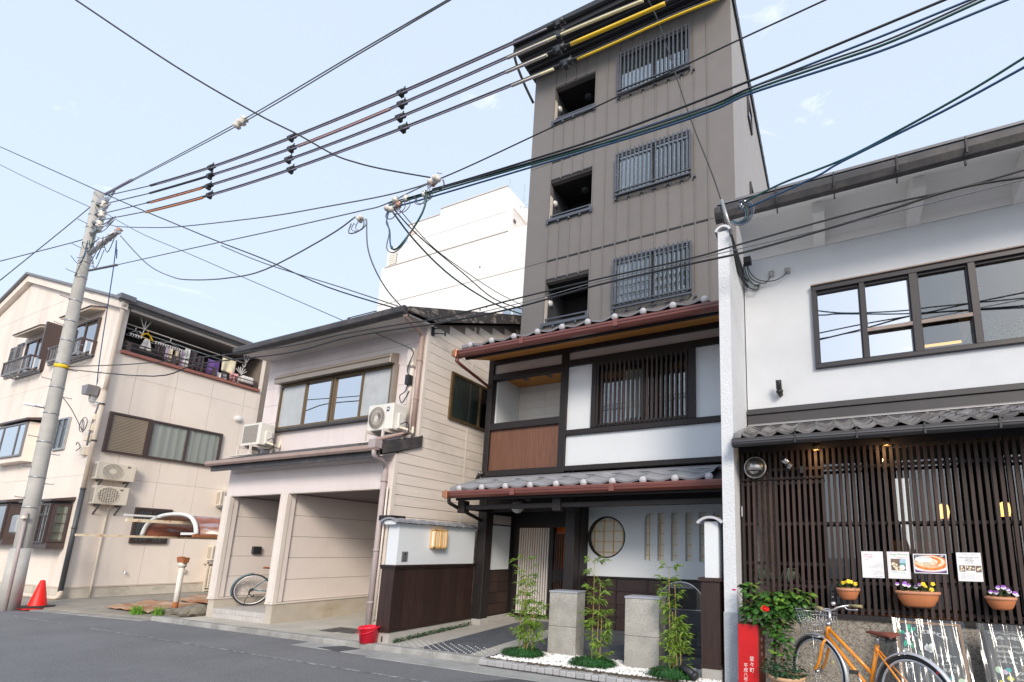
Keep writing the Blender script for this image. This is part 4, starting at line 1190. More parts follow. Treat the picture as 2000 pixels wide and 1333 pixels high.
# --- tiled roofs
def wave(t, w, h):      # one pan tile across its width: roll at both sides, trough between
    return h*(0.5+0.5*cos(2*pi*t))
def tiled_roof(parent_name, x0, w, n, yb, zb, yt, zt, rows, disc, hh):
    base = MB().prism([(yb+0.02,zb-0.05),(yb+0.02,zb-0.02),(yt,zt-0.02),(yt,zt-0.08)], 'x', x0-0.06, min(x0+w*n+0.05, -1.22)).build(parent_name, 'dark_timber', HT)
    L_ = sqrt((yt-yb)**2+(zt-zb)**2)
    ey = ((yt-yb)/L_, (zt-zb)/L_)
    ex = L_/rows
    nn = 12
    b = MB()
    vs = []
    for s_, lift in ((0.0, 0.030), (1.08, 0.006)):
        for k in range(nn+1):
            t = k/nn
            hgt = lift + wave(t, w, hh)
            yy = s_*ex*ey[0] - hgt*ey[1]; zz = s_*ex*ey[1] + hgt*ey[0]
            vs.append((t*w, yy, zz))
    for k in range(nn+1):
        t = k/nn
        hgt = wave(t, w, hh) - 0.004
        vs.append((t*w, -hgt*ey[1], hgt*ey[0]))
    fs = [(k, k+1, nn+2+k, nn+1+k) for k in range(nn)] + [(2*nn+2+k, 2*nn+3+k, k+1, k) for k in range(nn)]
    me = bpy.data.meshes.new('roof_tile')
    me.from_pydata(vs, [], fs)
    me.polygons.foreach_set('use_smooth', [True]*nn + [False]*nn)
    me.materials.append(MATS['roof_tile'])
    o = ORG[base.name]
    for r_ in range(rows):
        for c in range(n):
            if x0+c*w+w > -1.20: continue
            ob = bpy.data.objects.new('roof_tile', me); COL.objects.link(ob); ob.parent = base
            ob.location = Vector((x0+c*w, yb+r_*ex*ey[0], zb+r_*ex*ey[1])) - o
    dm = MB().lathe([(0.0,0.034),(disc*0.55,0.030),(disc*0.85,0.018),(disc,0.0),(disc,-0.03)], (0,0,0), (0,-1,-0.15), 16)
    dme = bpy.data.meshes.new('eave_disc'); dme.from_pydata([tuple(p) for p in dm.v], [], dm.f)
    dme.polygons.foreach_set('use_smooth', dm.sm); dme.materials.append(MATS['tile_disc'])
    for c in range(n):
        ob = bpy.data.objects.new('eave_disc', dme); COL.objects.link(ob); ob.parent = base
        ob.location = Vector((x0+c*w, yb-0.012, zb+0.035)) - o
    return base
tiled_roof('tiled_roof', -6.40, 0.526, 10, 6.84, 5.47, 8.70, 6.18, 5, 0.062, 0.045)
tiled_roof('tiled_roof', -6.385, 0.5285, 10, 6.84, 2.595, 7.66, 2.90, 2, 0.062, 0.05)
for (zz, yt_, zt_) in ((5.47, 8.70, 6.18), (2.595, 7.66, 2.90)):    # verge tiles at the left
    MB().prism([(6.83,zz-0.02),(6.83,zz+0.07),(yt_,zt_+0.07),(yt_,zt_-0.04)], 'x', -6.63, -6.43).build('verge_tile', 'roof_tile', HT, 0.02)
mb = MB()
mb.box(-6.60,-1.22,FY-0.20,FY-0.06,2.875,2.905); mb.prism([(FY-0.22,2.93),(FY-0.06,2.985),(FY-0.06,2.90),(FY-0.22,2.905)], 'x', -6.62, -1.22)
mb.build('ridge_flashing', 'roof_tile', HT)
# --- gutters, fascias, soffits
for (zz, zb) in ((5.27, 5.23), (2.475, 2.41)):
    gx0 = -6.60 if zz > 4 else -6.53
    mb = MB().prism([(6.84,zz-0.005),(6.80,zz-0.03),(6.74,zz-0.03),(6.69,zz+0.01),(6.68,zz+0.09),(6.70,zz+0.10),(6.84,zz+0.10)], 'x', gx0, -1.22)
    go = mb.build('gutter', 'gutter_red', HT, 0.006)
    MB().box(gx0, -1.22, 6.672, 6.684, zz+0.050, zz+0.060).build('gutter_bead', 'gutter_red', go)
    for xx in (-5.1, -3.2): MB().box(xx, xx+0.09, 6.665, 6.70, zz-0.02, zz+0.102).build('gutter_joint', 'gutter_red', go)
    mb = MB().box(gx0-0.10, gx0+0.02, 6.66, 6.84, zz-0.02, zz+0.10)
    mb.box(gx0-0.02, gx0+0.035, 6.645, 6.66, zz-0.06, zz+0.115)
    mb.build('hopper', 'gutter_copper', HT, 0.008)
    MB().box(-6.52 if zz > 4 else -6.46, -1.22, 6.85, 6.90, zb, zz+0.03).build('fascia', 'dark_timber', HT)
MB().tube(smooth_pts([(-6.63,6.75,5.26),(-6.63,6.76,5.20),(-6.62,6.82,5.14),(-6.64,7.70,4.98),(-6.66,7.78,4.93)]), 0.034, 8).build('downpipe', 'gutter_red', HT)
MB().tube(smooth_pts([(-6.53,6.75,2.48),(-6.53,6.76,2.38),(-6.52,6.84,2.33),(-6.58,7.62,2.13),(-6.60,7.74,2.10)]), 0.034, 8).build('downpipe', 'dark_timber', HT)
sf = MB()
nso = 9
for k in range(nso):                                   # cedar soffit boards
    t0, t1 = k/nso, (k+1)/nso
    y0 = 6.90+(FY-0.06-6.90)*t0; y1 = 6.90+(FY-0.06-6.90)*t1
    z0 = 5.26+(5.56-5.26)*t0; z1 = 5.26+(5.56-5.26)*t1
    MB().prism([(y0+0.001,z0),(y1-0.001,z1),(y1-0.001,z1+0.012),(y0+0.001,z0+0.012)], 'x', -6.56, -1.22).build('soffit_board', 'honey_soffit', HT)
MB().prism([(6.90,2.42),(FY,2.70),(FY,2.72),(6.90,2.44)], 'x', -6.50, -1.22).build('lower_soffit', 'dark_timber', HT)
# --- ground floor
MB().box(-6.67,-6.45,FY-0.06,FY+0.16,0.16,2.95).build('ground_post', 'dark_timber', HT, 0.008)
MB().box(-4.60,-4.40,FY-0.06,FY+0.14,0.08,2.95).build('ground_post', 'dark_timber', HT, 0.008)
MB().box(-6.70,-6.43,FY-0.08,FY+0.18,0.0,0.165).build('post_plinth', 'gate_concrete', HT, 0.006)
mb = MB()
mb.box(-6.34,-1.22,7.00,7.10,2.25,2.335)              # purlin under the eave
mb.box(-6.66,-1.22,FY-0.05,FY+0.09,2.42,2.55)
mb.box(-6.5,-4.5,FY+0.0,FY+0.06,2.27,2.40)
for xx in (-6.52, -4.42):
    mb.box(xx,xx+0.16,6.97,7.12,2.19,2.42); mb.box(xx+0.03,xx+0.13,7.12,FY-0.06,2.26,2.36)
mb.build('eave_beam', 'dark_timber', HT, 0.006)
MB().box(-6.45,-1.22,FY+0.10,FY+0.12,2.54,2.98).build('plaster_strip', 'strip_plaster', HT)
WY = 8.30
# wall with the round window and the slots: built round its openings
RC, RR = (-4.005, 1.79), 0.395
def holed_wall():
    mb = MB()
    X0, X1, Z0, Z1 = -4.40, -1.23, 1.05, 2.42
    SX = [(-3.215,-3.095),(-2.96,-2.83),(-2.70,-2.57),(-2.425,-2.30),(-2.17,-2.04),(-1.905,-1.78)]
    SB, ST = 1.363, 2.235
    def slab(x0, x1, z0, z1):
        if x1-x0 > 1e-4 and z1-z0 > 1e-4: mb.box(x0, x1, WY, WY+0.11, z0, z1)
    # block holding the round window, as a fan between circle and square
    bx0, bx1 = X0, -3.45
    n = 48
    outer = []
    for k in range(n):
        a = 2*pi*k/n
        c, s_ = cos(a), sin(a)
        tx = ((bx1-RC[0])/c if c > 1e-6 else (bx0-RC[0])/c if c < -1e-6 else 1e9)
        tz = ((Z1-RC[1])/s_ if s_ > 1e-6 else (Z0-RC[1])/s_ if s_ < -1e-6 else 1e9)
        t = min(tx, tz)
        outer.append((RC[0]+c*t, RC[1]+s_*t))
    inner = [(RC[0]+RR*cos(2*pi*k/n), RC[1]+RR*sin(2*pi*k/n)) for k in range(n)]
    vs = [(p[0],WY,p[1]) for p in outer] + [(p[0],WY,p[1]) for p in inner] + [(p[0],WY+0.11,p[1]) for p in inner]
    fs = []
    for k in range(n):
        k2 = (k+1)%n
        fs.append((k, k2, n+k2, n+k)); fs.append((n+k, n+k2, 2*n+k2, 2*n+k))
    mb.add(vs, fs)
    for (cx, cz) in ((bx0,Z0),(bx1,Z0),(bx0,Z1),(bx1,Z1)):  # corners between neighbouring rays
        near = sorted(outer, key=lambda p: (p[0]-cx)**2+(p[1]-cz)**2)[:2]
        mb.add([(cx,WY,cz),(near[0][0],WY,near[0][1]),(near[1][0],WY,near[1][1])], [(0,1,2)])
    slab(bx1, X1, ST, Z1); slab(bx1, X1, Z0, SB)
    xs = [bx1] + [v for p in SX for v in p] + [X1]
    for i in range(0, len(xs), 2): slab(xs[i], xs[i+1], SB, ST)
    # the outermost slots have rounded shoulders
    r = 0.105
    m = 6
    for (xc, sg) in ((SX[0][0], 1), (SX[-1][1], -1)):
        pts = [(xc, ST), (xc, ST-r)]
        for k in range(m+1):
            a = pi - (pi/2)*k/m
            pts.append((xc+sg*(r+r*cos(a)), ST-r+r*sin(a)))
        mb.prism(pts, 'y', WY, WY+0.11)
    return mb
holed_wall().build('plaster_wall', 'white_plaster', HT)
MB().ring((RC[0],WY+0.012,RC[1]), (0,1,0), RR-0.004, 0.018, 48, 6).build('round_trim', 'dark_timber', HT)
ds = MB()
for k in range(48):
    a0, a1 = 2*pi*k/48, 2*pi*(k+1)/48
    r0 = RR-0.012
    ds.quad((RC[0]+r0*cos(a0),WY+0.0,RC[1]+r0*sin(a0)),(RC[0]+r0*cos(a1),WY+0.0,RC[1]+r0*sin(a1)),(RC[0]+r0*cos(a1),WY+0.11,RC[1]+r0*sin(a1)),(RC[0]+r0*cos(a0),WY+0.11,RC[1]+r0*sin(a0)), True)
rw = ds.build('round_window', 'dark_timber', HT)
MB().lathe([(0.0,0.0),(RR+0.04,0.0)], (RC[0],WY+0.135,RC[1]), (0,-1,0), 40, False).build('shoji_paper', 'shoji_paper', rw)
mt = MB()
for k in range(-1, 3): mt.box(RC[0]-0.32+k*0.0+(k+1)*0.205, RC[0]-0.305+(k+1)*0.205, WY+0.112, WY+0.13, 1.40, 2.18)
for k in range(4): mt.box(-4.41, -3.60, WY+0.110, WY+0.128, 1.50+k*0.2, 1.512+k*0.2)
mt.build('shoji_muntin', 'pine', rw)
sp = MB().box(-3.25,-1.74,WY+0.115,WY+0.13,1.33,2.26).build('slot_paper', 'shoji_paper', HT)
sm_ = MB()
for k in range(5): sm_.box(-3.24,-1.75,WY+0.108,WY+0.115,1.45+k*0.2,1.462+k*0.2)
for k in range(7): sm_.box(-3.16+k*0.22,-3.148+k*0.22,WY+0.107,WY+0.1145,1.34,2.25)
sm_.build('shoji_muntin', 'pine', sp)
MB().box(-4.40,-1.23,WY-0.02,WY+0.12,2.42,2.60).build('head_beam', 'dark_timber', HT)
MB().box(-4.40,-1.23,WY+0.0,WY+0.12,2.60,2.9).build('plaster_strip', 'strip_plaster', HT)
MB().box(-4.40,-1.23,WY-0.03,WY+0.03,1.015,1.048).build('dado_rail', 'dark_timber', HT, 0.005)
da = MB().box(-4.40,-1.23,WY+0.01,WY+0.11,0.06,1.015).build('dado', 'dark_timber', HT)
for i in range(5):                                     # lapped dado boards in bays
    for j in range(4):
        z0 = 0.10+j*0.2288
        b = MB().prism([(WY+0.008,z0+0.225),(WY-0.002,z0+0.225),(WY-0.020,z0),(WY+0.008,z0)], 'x', -4.385+i*0.63, -3.775+i*0.63)
        b.build('dado_board', 'cedar_dado', da)
    pbox('dado_batten', 'dark_timber', da, -3.775+i*0.63, -3.755+i*0.63, WY-0.028, WY, 0.08, 1.015)
# entrance recess: left cheek, door, side lattice
MB().box(-6.62,-6.55,FY+0.16,8.90,0.16,2.55).build('cheek_wall', 'dark_timber', HT)
MB().box(-6.549,-6.535,7.98,8.66,1.105,2.02).build('plaster_panel', 'white_plaster', HT)
MB().box(-6.549,-6.535,7.98,8.66,2.05,2.24).build('plaster_panel', 'strip_plaster', HT)
for j in range(4): 
    for i in range(2):
        pbox('dado_board', 'cedar_dado', HT, -6.549, -6.53, 7.98+i*0.35, 8.325+i*0.35, 0.20+j*0.22, 0.41+j*0.22)
MB().box(-6.60,-6.52,FY+0.18,8.88,0.03,0.17).build('cheek_plinth', 'gate_concrete', HT)
DY = 8.81
mb = MB()
mb.box(-6.55,-4.40,DY-0.02,DY+0.10,2.01,2.56)
for xx in (-6.53, -5.60, -5.16): mb.box(xx,xx+0.10,DY-0.02,DY+0.10,0.10,2.01)
mb.box(-6.43,-5.60,DY,DY+0.08,0.10,0.16)
mb.box(-4.62,-4.40,8.0,DY+0.10,0.08,2.56)
mb.build('door_frame', 'dark_timber', HT, 0.005)
dr = MB().box(-6.43,-5.60,DY+0.055,DY+0.06,0.16,2.01).build('sliding_door', 'pane_clear', HT)
for k in range(13):
    xx = -6.40+k*0.0610
    pbox('door_bar', 'alcove_board' , dr, xx, xx+0.030, DY+0.01, DY+0.04, 0.18, 2.0)
sl = MB().box(-5.50,-5.16,DY+0.055,DY+0.06,0.10,1.90).build('side_light', 'pane_clear', HT)
for k in range(6):
    xx = -5.475+k*0.056
    pbox('door_bar', 'lattice_wood', sl, xx, xx+0.026, DY+0.01, DY+0.04, 1.12, 1.88)
    pbox('door_bar', 'lattice_wood', sl, xx, xx+0.026, DY+0.01, DY+0.04, 0.10, 0.86)
MB().box(-5.50,-5.16,DY+0.0,DY+0.05,0.86,1.12).build('door_panel', 'dark_timber', HT)
MB().box(-5.06,-4.62,DY,DY+0.10,0.08,2.01).build('door_side_panel', 'dark_timber', HT)
hall = MB()
hall.box(-6.6,-4.6,10.2,10.25,0.1,2.6); hall.box(-6.65,-6.6,DY+0.1,10.25,0.1,2.6); hall.box(-4.6,-4.55,DY+0.1,10.25,0.1,2.6)
hall.box(-6.6,-4.6,DY+0.1,10.25,0.03,0.1); hall.box(-6.6,-4.6,DY+0.1,10.25,2.56,2.6)
hall.build('hall_wall', 'warm_wall', HT)
MB().box(-5.95,-5.62,10.12,10.19,1.0,2.0).build('hall_light', 'lit_amber', HT)
MB().box(-5.52,-5.14,10.1,10.19,0.9,1.9).build('hall_screen', 'shoji_paper', HT)
lm = MB().ball((-5.56,7.55,2.335), 0.122, 20, 12).build('pendant_globe', 'globe_opal', HT)
MB().cyl((-5.56,7.55,2.45),(-5.56,7.55,2.58),0.03,10,0.06).build('lamp_holder', 'tower_black', lm)
MB().lathe([(0,0.05),(0.07,0.045),(0.09,0.0)], (-5.27,7.45,2.50), (0,-0.4,-1), 12).build('motion_sensor', 'tower_black', HT)
# corner spot above the lower roof
sp_ = MB().cyl((-6.75,7.72,2.955),(-6.62,7.66,3.09),0.042,14).build('corner_spot', 'tower_black', HT)
MB().lathe([(0,0.012),(0.03,0.010),(0.046,0.0)], (-6.62,7.66,3.09), (0.62,-0.3,0.66), 14).build('spot_lens', 'chrome', sp_)
MB().tube([(-6.66,7.68,3.03),(-6.62,7.78,2.99)], 0.012, 6).build('spot_bracket', 'tower_black', sp_)

# ------------------------------------------------------------------ tile-capped boundary wall left of the hotel entrance
BW = thing('boundary_wall', 'tile-capped white plaster wall over dark cedar boards, beside the red bucket', 'wall', (-6.78, 6.7, 0))
MB().box(-6.93, -6.63, 5.80, 7.69, -0.1, 0.17).build('footing', 'gate_concrete', BW, 0.004)
MB().box(-6.905, -6.66, 5.83, 7.68, 0.17, 1.92).build('wall_core', 'white_plaster', BW)
cdp = []
for k in range(9):
    y0 = 5.815+k*0.2075
    pbox('cedar_board', 'cedar_dado', BW, -6.66, -6.635, y0+0.001, y0+0.2065, 0.185, 1.165)
for k in range(2):
    x0 = -6.925+k*0.146
    pbox('cedar_board', 'cedar_dado', BW, x0+0.001, x0+0.144, 5.79, 5.814, 0.185, 1.165)
mb = MB()
mb.box(-6.96, -6.60, 5.77, 7.70, 1.195, 1.235); mb.box(-6.95, -6.615, 5.78, 7.695, 1.165, 1.195)
mb.build('dado_cap', 'cedar_dado', BW, 0.004)
mb = MB().box(-6.945, -6.615, 5.775, 5.80, 0.17, 0.205); mb.box(-6.640,-6.615,5.80,7.69,0.17,0.20)
mb.build('skirting', 'cedar_dado', BW)
tc_ = None
for k in range(9):                                     # half-round cap tiles, each lapping the next
    y0 = 5.70+k*0.222
    if tc_ is None:
        b = MB()
        n = 12
        vs = []
        for (yy, rr) in ((0.0, 0.228), (0.0, 0.250), (0.03, 0.250), (0.03, 0.238), (0.225, 0.225), (0.225, 0.20), (0.0, 0.20)):
            for i in range(n+1):
                a = R(28)+ (pi-2*R(28))*i/n
                vs.append((rr*cos(a), yy, rr*sin(a)*0.62))
        fs = []
        for j in range(6):
            for i in range(n): fs.append((j*(n+1)+i, j*(n+1)+i+1, (j+1)*(n+1)+i+1, (j+1)*(n+1)+i))
        fs.append(tuple(range(n+1)) + tuple(6*(n+1)+i for i in range(n, -1, -1)))
        me = bpy.data.meshes.new('cap_tile'); me.from_pydata(vs, [], fs)
        me.materials.append(MATS['roof_tile'])
        tc_ = me
    ob = bpy.data.objects.new('cap_tile', tc_); COL.objects.link(ob); ob.parent = BW
    ob.location = Vector((-6.78, y0, 1.865)) - ORG[BW.name]
mb = MB().prism([(-6.96,1.975),(-6.60,1.975),(-6.66,1.90),(-6.90,1.90)], 'y', 5.74, 7.69)
mb.build('cap_mortar', 'white_plaster', BW)
wl = thing('wall_lantern', 'small pine-framed paper lantern fixed to the white plaster wall', 'wall lamp', (-6.60, 6.66, 1.52))
MB().box(-6.655, -6.565, 6.53, 6.80, 1.55, 1.83).build('lantern_paper', 'shoji_paper', wl)
fr = MB()
for (yy) in (6.51, 6.65, 6.79):
    fr.box(-6.565, -6.545, yy, yy+0.022, 1.52, 1.86)
for zz in (1.52, 1.84): fr.box(-6.655, -6.545, 6.51, 6.812, zz, zz+0.022)
for yy in (6.51, 6.79): fr.box(-6.655, -6.64, yy, yy+0.022, 1.54, 1.84)
fr.build('lantern_frame', 'pine', wl)
for yy in (6.575, 6.61, 6.70, 6.745): MB().box(-6.563, -6.552, yy, yy+0.010, 1.542, 1.84).build('lantern_bar', 'pine', wl)
ic = thing('intercom', 'grey metal intercom panel on the white plaster wall', 'intercom', (-6.65, 5.985, 1.29))
MB().box(-6.66, -6.648, 5.925, 6.045, 1.29, 1.455).build('faceplate', 'intercom_grey', ic, 0.002)
MB().lathe([(0,0.006),(0.018,0.005),(0.022,0)], (-6.648,5.985,1.415), (1,0,0), 14).build('camera_lens', 'plastic_black', ic)
mb = MB()
for z in (1.372, 1.360, 1.348): mb.box(-6.648,-6.646,5.96,6.01,z,z+0.004)
mb.box(-6.648,-6.646,5.955,5.98,1.308,1.322); mb.box(-6.648,-6.646,5.99,6.015,1.308,1.322)
mb.build('call_button', 'plastic_black', ic)
MB().box(-7.32, -7.02, 5.95, 6.25, 1.985, 2.075).solo('timber_offcut', 'dark_timber', 'dark timber block end showing above the tiled cap of the white wall', 'timber block')
hedge = MB()
for k in range(900):
    y = random.uniform(5.86, 7.62); x = -6.58 + random.uniform(-0.035, 0.055)
    z = pz(y) + random.uniform(0.0, 0.06)
    a = random.uniform(0, 2*pi); l = random.uniform(0.018, 0.035); t = random.uniform(-0.5, 0.8)
    d = Vector((cos(a), sin(a), t)).normalized()*l; s_ = Vector((-sin(a), cos(a), 0))*l*0.35
    p = Vector((x,y,z))
    hedge.quad(p - s_, p + d*0.5 - s_*1.2, p + d, p + s_)
hedge.solo('ground_cover', 'leaf_mondo', None, None, None, kind='stuff')

# gate post at the right, next to the cafe wall
GP = thing('gate_post', 'slim white gate post with curved tile cap over brown boards, against the cafe wall', 'gate post', (-1.39, 5.9, 0))
MB().box(-1.50, -1.26, 5.80, 6.04, -0.1, 0.17).build('footing', 'gate_concrete', GP, 0.004)
mb = MB().box(-1.50, -1.27, 5.80, 6.6, 0.18, 1.17)
mb.build('brown_boards', 'cedar_dado', GP)
mb = MB().box(-1.53, -1.245, 5.775, 6.62, 1.17, 1.215); mb.box(-1.515, -1.255, 5.785, 6.61, 0.17, 0.21)
mb.build('brown_rail', 'cedar_dado', GP, 0.004)
MB().box(-1.455, -1.285, 5.83, 6.6, 1.215, 1.90).build('white_shaft', 'white_plaster', GP)
b = MB(); vs = []; n = 12
for (yy, rr) in ((5.76, 0.165), (5.76, 0.20), (6.62, 0.20), (6.62, 0.165)):
    for i in range(n+1):
        a = R(32)+(pi-2*R(32))*i/n
        vs.append((-1.375+rr*cos(a), yy, 1.795+rr*sin(a)*0.85))
fs = []
for j in range(4):
    for i in range(n): fs.append((j*(n+1)+i, j*(n+1)+i+1, ((j+1)%4)*(n+1)+i+1, ((j+1)%4)*(n+1)+i))
b.add(vs, fs); b.build('cap_tile', 'tile_disc', GP)
MB().box(-1.28, -1.235, 6.05, 6.6, 0.1, 2.3).build('timber_backing', 'cedar_dado', GP)

# ------------------------------------------------------------------ white cafe building at the right
CF = thing('cafe_building', 'white stucco cafe building with dark timber lattice front and upstairs window band', 'cafe', (0.8, 8, 0))
CY = 6.95
CX1 = 4.6
mb = MB()
WZ0, WZ1, WX_0, WX_1 = 4.14, 5.41, -0.075, 3.6
mb.box(-1.05, CX1, CY, CY+0.15, 3.30, WZ0); mb.box(-1.05, CX1, CY, CY+0.15, WZ1, 6.07)
mb.box(-1.05, WX_0, CY, CY+0.15, WZ0, WZ1); mb.box(WX_1, CX1, CY, CY+0.15, WZ0, WZ1)
mb.build('facade', 'white_stucco', CF)
# coved eave above the joint, coloured whiter to stand in for bounced light
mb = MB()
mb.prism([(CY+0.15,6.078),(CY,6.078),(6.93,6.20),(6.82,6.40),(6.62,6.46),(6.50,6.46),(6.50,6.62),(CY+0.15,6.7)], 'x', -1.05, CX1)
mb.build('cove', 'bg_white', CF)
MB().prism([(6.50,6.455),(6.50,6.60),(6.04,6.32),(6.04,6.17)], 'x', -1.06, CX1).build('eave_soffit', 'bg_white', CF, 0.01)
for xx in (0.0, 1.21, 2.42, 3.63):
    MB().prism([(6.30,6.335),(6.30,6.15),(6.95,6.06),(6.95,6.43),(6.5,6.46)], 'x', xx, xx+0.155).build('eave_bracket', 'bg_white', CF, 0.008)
mb = MB().prism([(6.06,6.18),(5.98,6.20),(5.94,6.28),(5.94,6.36),(5.97,6.40),(6.06,6.42)], 'x', -1.29, CX1)
gu = mb.build('eave_gutter', 'roof_dark', CF, 0.006)
MB().prism([(6.02,6.40),(6.02,6.47),(6.3,6.63),(6.3,6.56)], 'x', -1.26, CX1).build('eave_edge', 'roof_dark', CF)
MB().box(-1.26, CX1, 5.99, 6.03, 6.44, 6.475).build('drip_edge', 'grey_metal', CF)
for k in range(7):
    xx = -0.45+k*0.72
    mb = MB().box(xx, xx+0.018, 5.925, 5.942, 6.20, 6.41); mb.box(xx, xx+0.018, 6.02, 6.06, 6.12, 6.18)
    mb.build('gutter_strap', 'tower_black', CF)
MB().prism([(6.2,6.57),(11.5,8.6),(11.5,8.5),(6.2,6.45)], 'x', -1.05, CX1).build('roof', 'roof_dark', CF)
MB().box(-1.05, -0.95, CY+0.15, 12, 0, 6.6).build('flank_wall', 'rough_stucco', CF)
# party pier
pr = MB().box(-1.215, -1.065, 5.80, 7.1, 0.83, 5.86).build('party_pier', 'rough_stucco', CF)
b = MB()
vs = []; n = 10
for (yy, rr) in ((5.76, 0.085), (5.76, 0.115), (7.0, 0.115), (7.0, 0.085)):
    for i in range(n+1):
        a = R(15)+(pi-2*R(15))*i/n
        vs.append((-1.14+rr*cos(a), yy, 5.82+rr*sin(a)*0.95))
fs = []
for j in range(4):
    for i in range(n): fs.append((j*(n+1)+i, j*(n+1)+i+1, ((j+1)%4)*(n+1)+i+1, ((j+1)%4)*(n+1)+i))
b.add(vs, fs); b.build('pier_cap', 'rough_stucco', CF)
MB().box(-1.225, -1.055, 5.785, 6.2, -0.1, 0.83).build('granite_foot', 'granite_post', CF, 0.006)
# window band
fw = MB()
def fb(u0, u1, w0, w1, d=0.06): fw.box(u0, u1, CY-d, CY+0.10, w0, w1)
fb(WX_0, WX_1, WZ0, WZ0+0.06); fb(WX_0, WX_1, WZ1-0.075, WZ1)
fb(WX_0, WX_0+0.065, WZ0+0.06, WZ1-0.075); fb(WX_1-0.06, WX_1, WZ0+0.06, WZ1-0.075)
for a, b_ in ((0.555,0.62),(1.17,1.27),(1.845,1.925),(2.86,2.94)): fb(a, b_, WZ0+0.06, WZ1-0.075, 0.055)
wf = fw.build('window_frame', 'frame_black', CF, 0.004)
MB().box(WX_0-0.01, WX_1+0.02, CY-0.085, CY-0.0, WZ1+0.001, WZ1+0.018).build('head_flashing', 'rail_wood', wf)
for (a, b_, gm, z1) in ((-0.01,0.555,'pane_mirror',5.30),(0.62,1.17,'pane_mirror',5.25),(1.27,1.845,'pane',5.25),(1.925,2.86,'pane',5.33),(2.94,3.54,'pane_half',5.33)):
    MB().box(a, b_, CY+0.02, CY+0.026, WZ0+0.06, WZ1-0.075).build('pane', gm, wf)
    mb = MB()
    mb.box(a, a+0.014, CY-0.02, CY+0.02, WZ0+0.06, WZ1-0.075); mb.box(b_-0.014, b_, CY-0.02, CY+0.02, WZ0+0.06, WZ1-0.075)
    mb.box(a+0.014, b_-0.014, CY-0.02, CY+0.02, WZ0+0.06, WZ0+0.085); mb.box(a+0.014, b_-0.014, CY-0.02, CY+0.02, WZ1-0.105, WZ1-0.075)
    mb.build('sash', 'frame_black', wf)
for (a, b_) in ((0.62,1.17),(1.27,1.845)):
    MB().box(a, b_, CY-0.05, CY-0.022, 4.585, 4.635).build('hand_rail', 'rail_wood', wf)
rm = MB()
rm.box(-0.1,4.4,9.6,9.65,3.6,5.8); rm.box(-0.1,4.4,CY+0.2,9.6,3.95,4.0); rm.box(-0.15,-0.1,CY+0.16,9.6,3.9,5.8); rm.box(-0.1,4.4,CY+0.16,9.6,5.7,5.75)
rm.build('upstairs_room', 'dark_room', CF)
MB().prism([(1.98,5.62),(2.34,5.62),(2.10,4.85),(2.02,4.75)], 'y', 8.2, 8.25).build('warm_partition', 'warm_wall', CF)  # partition and counter: orange-brown base colour, no emission
MB().box(2.55, 3.3, 8.6, 8.7, 4.0, 4.5).build('warm_counter', 'warm_wall', CF)
MB().box(1.3, 2.2, 8.9, 8.95, 5.05, 5.08).build('shelf_light', 'lit_amber', CF)
MB().box(2.3, 2.75, 8.0, 8.03, 4.62, 4.645).build('shelf_light', 'lit_amber', CF)
MB().box(2.9, 3.4, 8.4, 8.43, 4.58, 4.605).build('shelf_light', 'lit_amber', CF)
fp = thing('fern_pot', 'fern in a low white pot behind the cafe upstairs window', 'potted plant', (2.28, 7.28, 4.20))
MB().box(2.17, 2.47, 7.2, 7.36, 4.20, 4.31).build('pot', 'plastic_white', fp, 0.01)
mb = MB()
for k in range(26):
    a = random.uniform(0, 2*pi); l = random.uniform(0.22, 0.42); up = random.uniform(0.12, 0.45)
    p0 = Vector((2.32+random.uniform(-0.08,0.08), 7.28, 4.30))
    for j in range(9):
        t = j/9
        q = p0 + Vector((cos(a)*l*t, sin(a)*l*t*0.6, up*t*1.5 - 0.25*t*t))
        w_ = 0.055*(1-t*0.8)
        d = Vector((-sin(a), cos(a)*0.6, 0)).normalized()
        mb.quad(q, q+d*w_+Vector((cos(a),0,0.2))*0.03, q+d*w_*1.1+Vector((cos(a),0,0.1))*0.05, q+Vector((cos(a),0,0))*0.022)
        mb.quad(q, q-d*w_+Vector((cos(a),0,0.2))*0.03, q-d*w_*1.1+Vector((cos(a),0,0.1))*0.05, q+Vector((cos(a),0,0))*0.022)
mb.build('fronds', 'leaf_fern', fp)
# dark band and old tiled pent roof
mb = MB().box(-1.05, CX1, CY-0.06, CY-0.001, 3.36, 3.53); mb.box(-1.05, CX1, CY-0.085, CY-0.001, 3.535, 3.615)
mb.build('band', 'band_dark', CF, 0.004)
MB().prism([(CY-0.061,3.375),(CY-0.13,3.345),(CY-0.13,3.355),(CY-0.061,3.39)], 'x', -1.04, CX1).build('flashing', 'flashing', CF)
MB().box(-1.04, CX1, CY-0.12, CY-0.062, 3.23, 3.343).build('band', 'band_dark', CF)
yb, zb, yt, zt = 5.66, 2.885, 6.84, 3.285
base = MB().prism([(yb,zb-0.05),(yb,zb-0.015),(yt,zt-0.015),(yt,zt-0.07)], 'x', -1.0, CX1).build('pent_roof', 'roof_dark', CF)
L_ = sqrt((yt-yb)**2+(zt-zb)**2); ey = ((yt-yb)/L_, (zt-zb)/L_)
rows, w_ = 5, 0.2115
ex = L_/rows
nn = 10
vs = []
def ogee(t): return 0.030*(0.5+0.5*cos(2*pi*(t-0.08))) + 0.014*max(0, cos(2*pi*(t-0.05)))**3
for s_, lift in ((0.0, 0.030), (1.1, 0.004)):
    for k in range(nn+1):
        h_ = lift+ogee(k/nn); vs.append((k/nn*w_, s_*ex*ey[0]-h_*ey[1], s_*ex*ey[1]+h_*ey[0]))
for k in range(nn+1):
    h_ = ogee(k/nn)+0.004; vs.append((k/nn*w_, -h_*ey[1], h_*ey[0]))
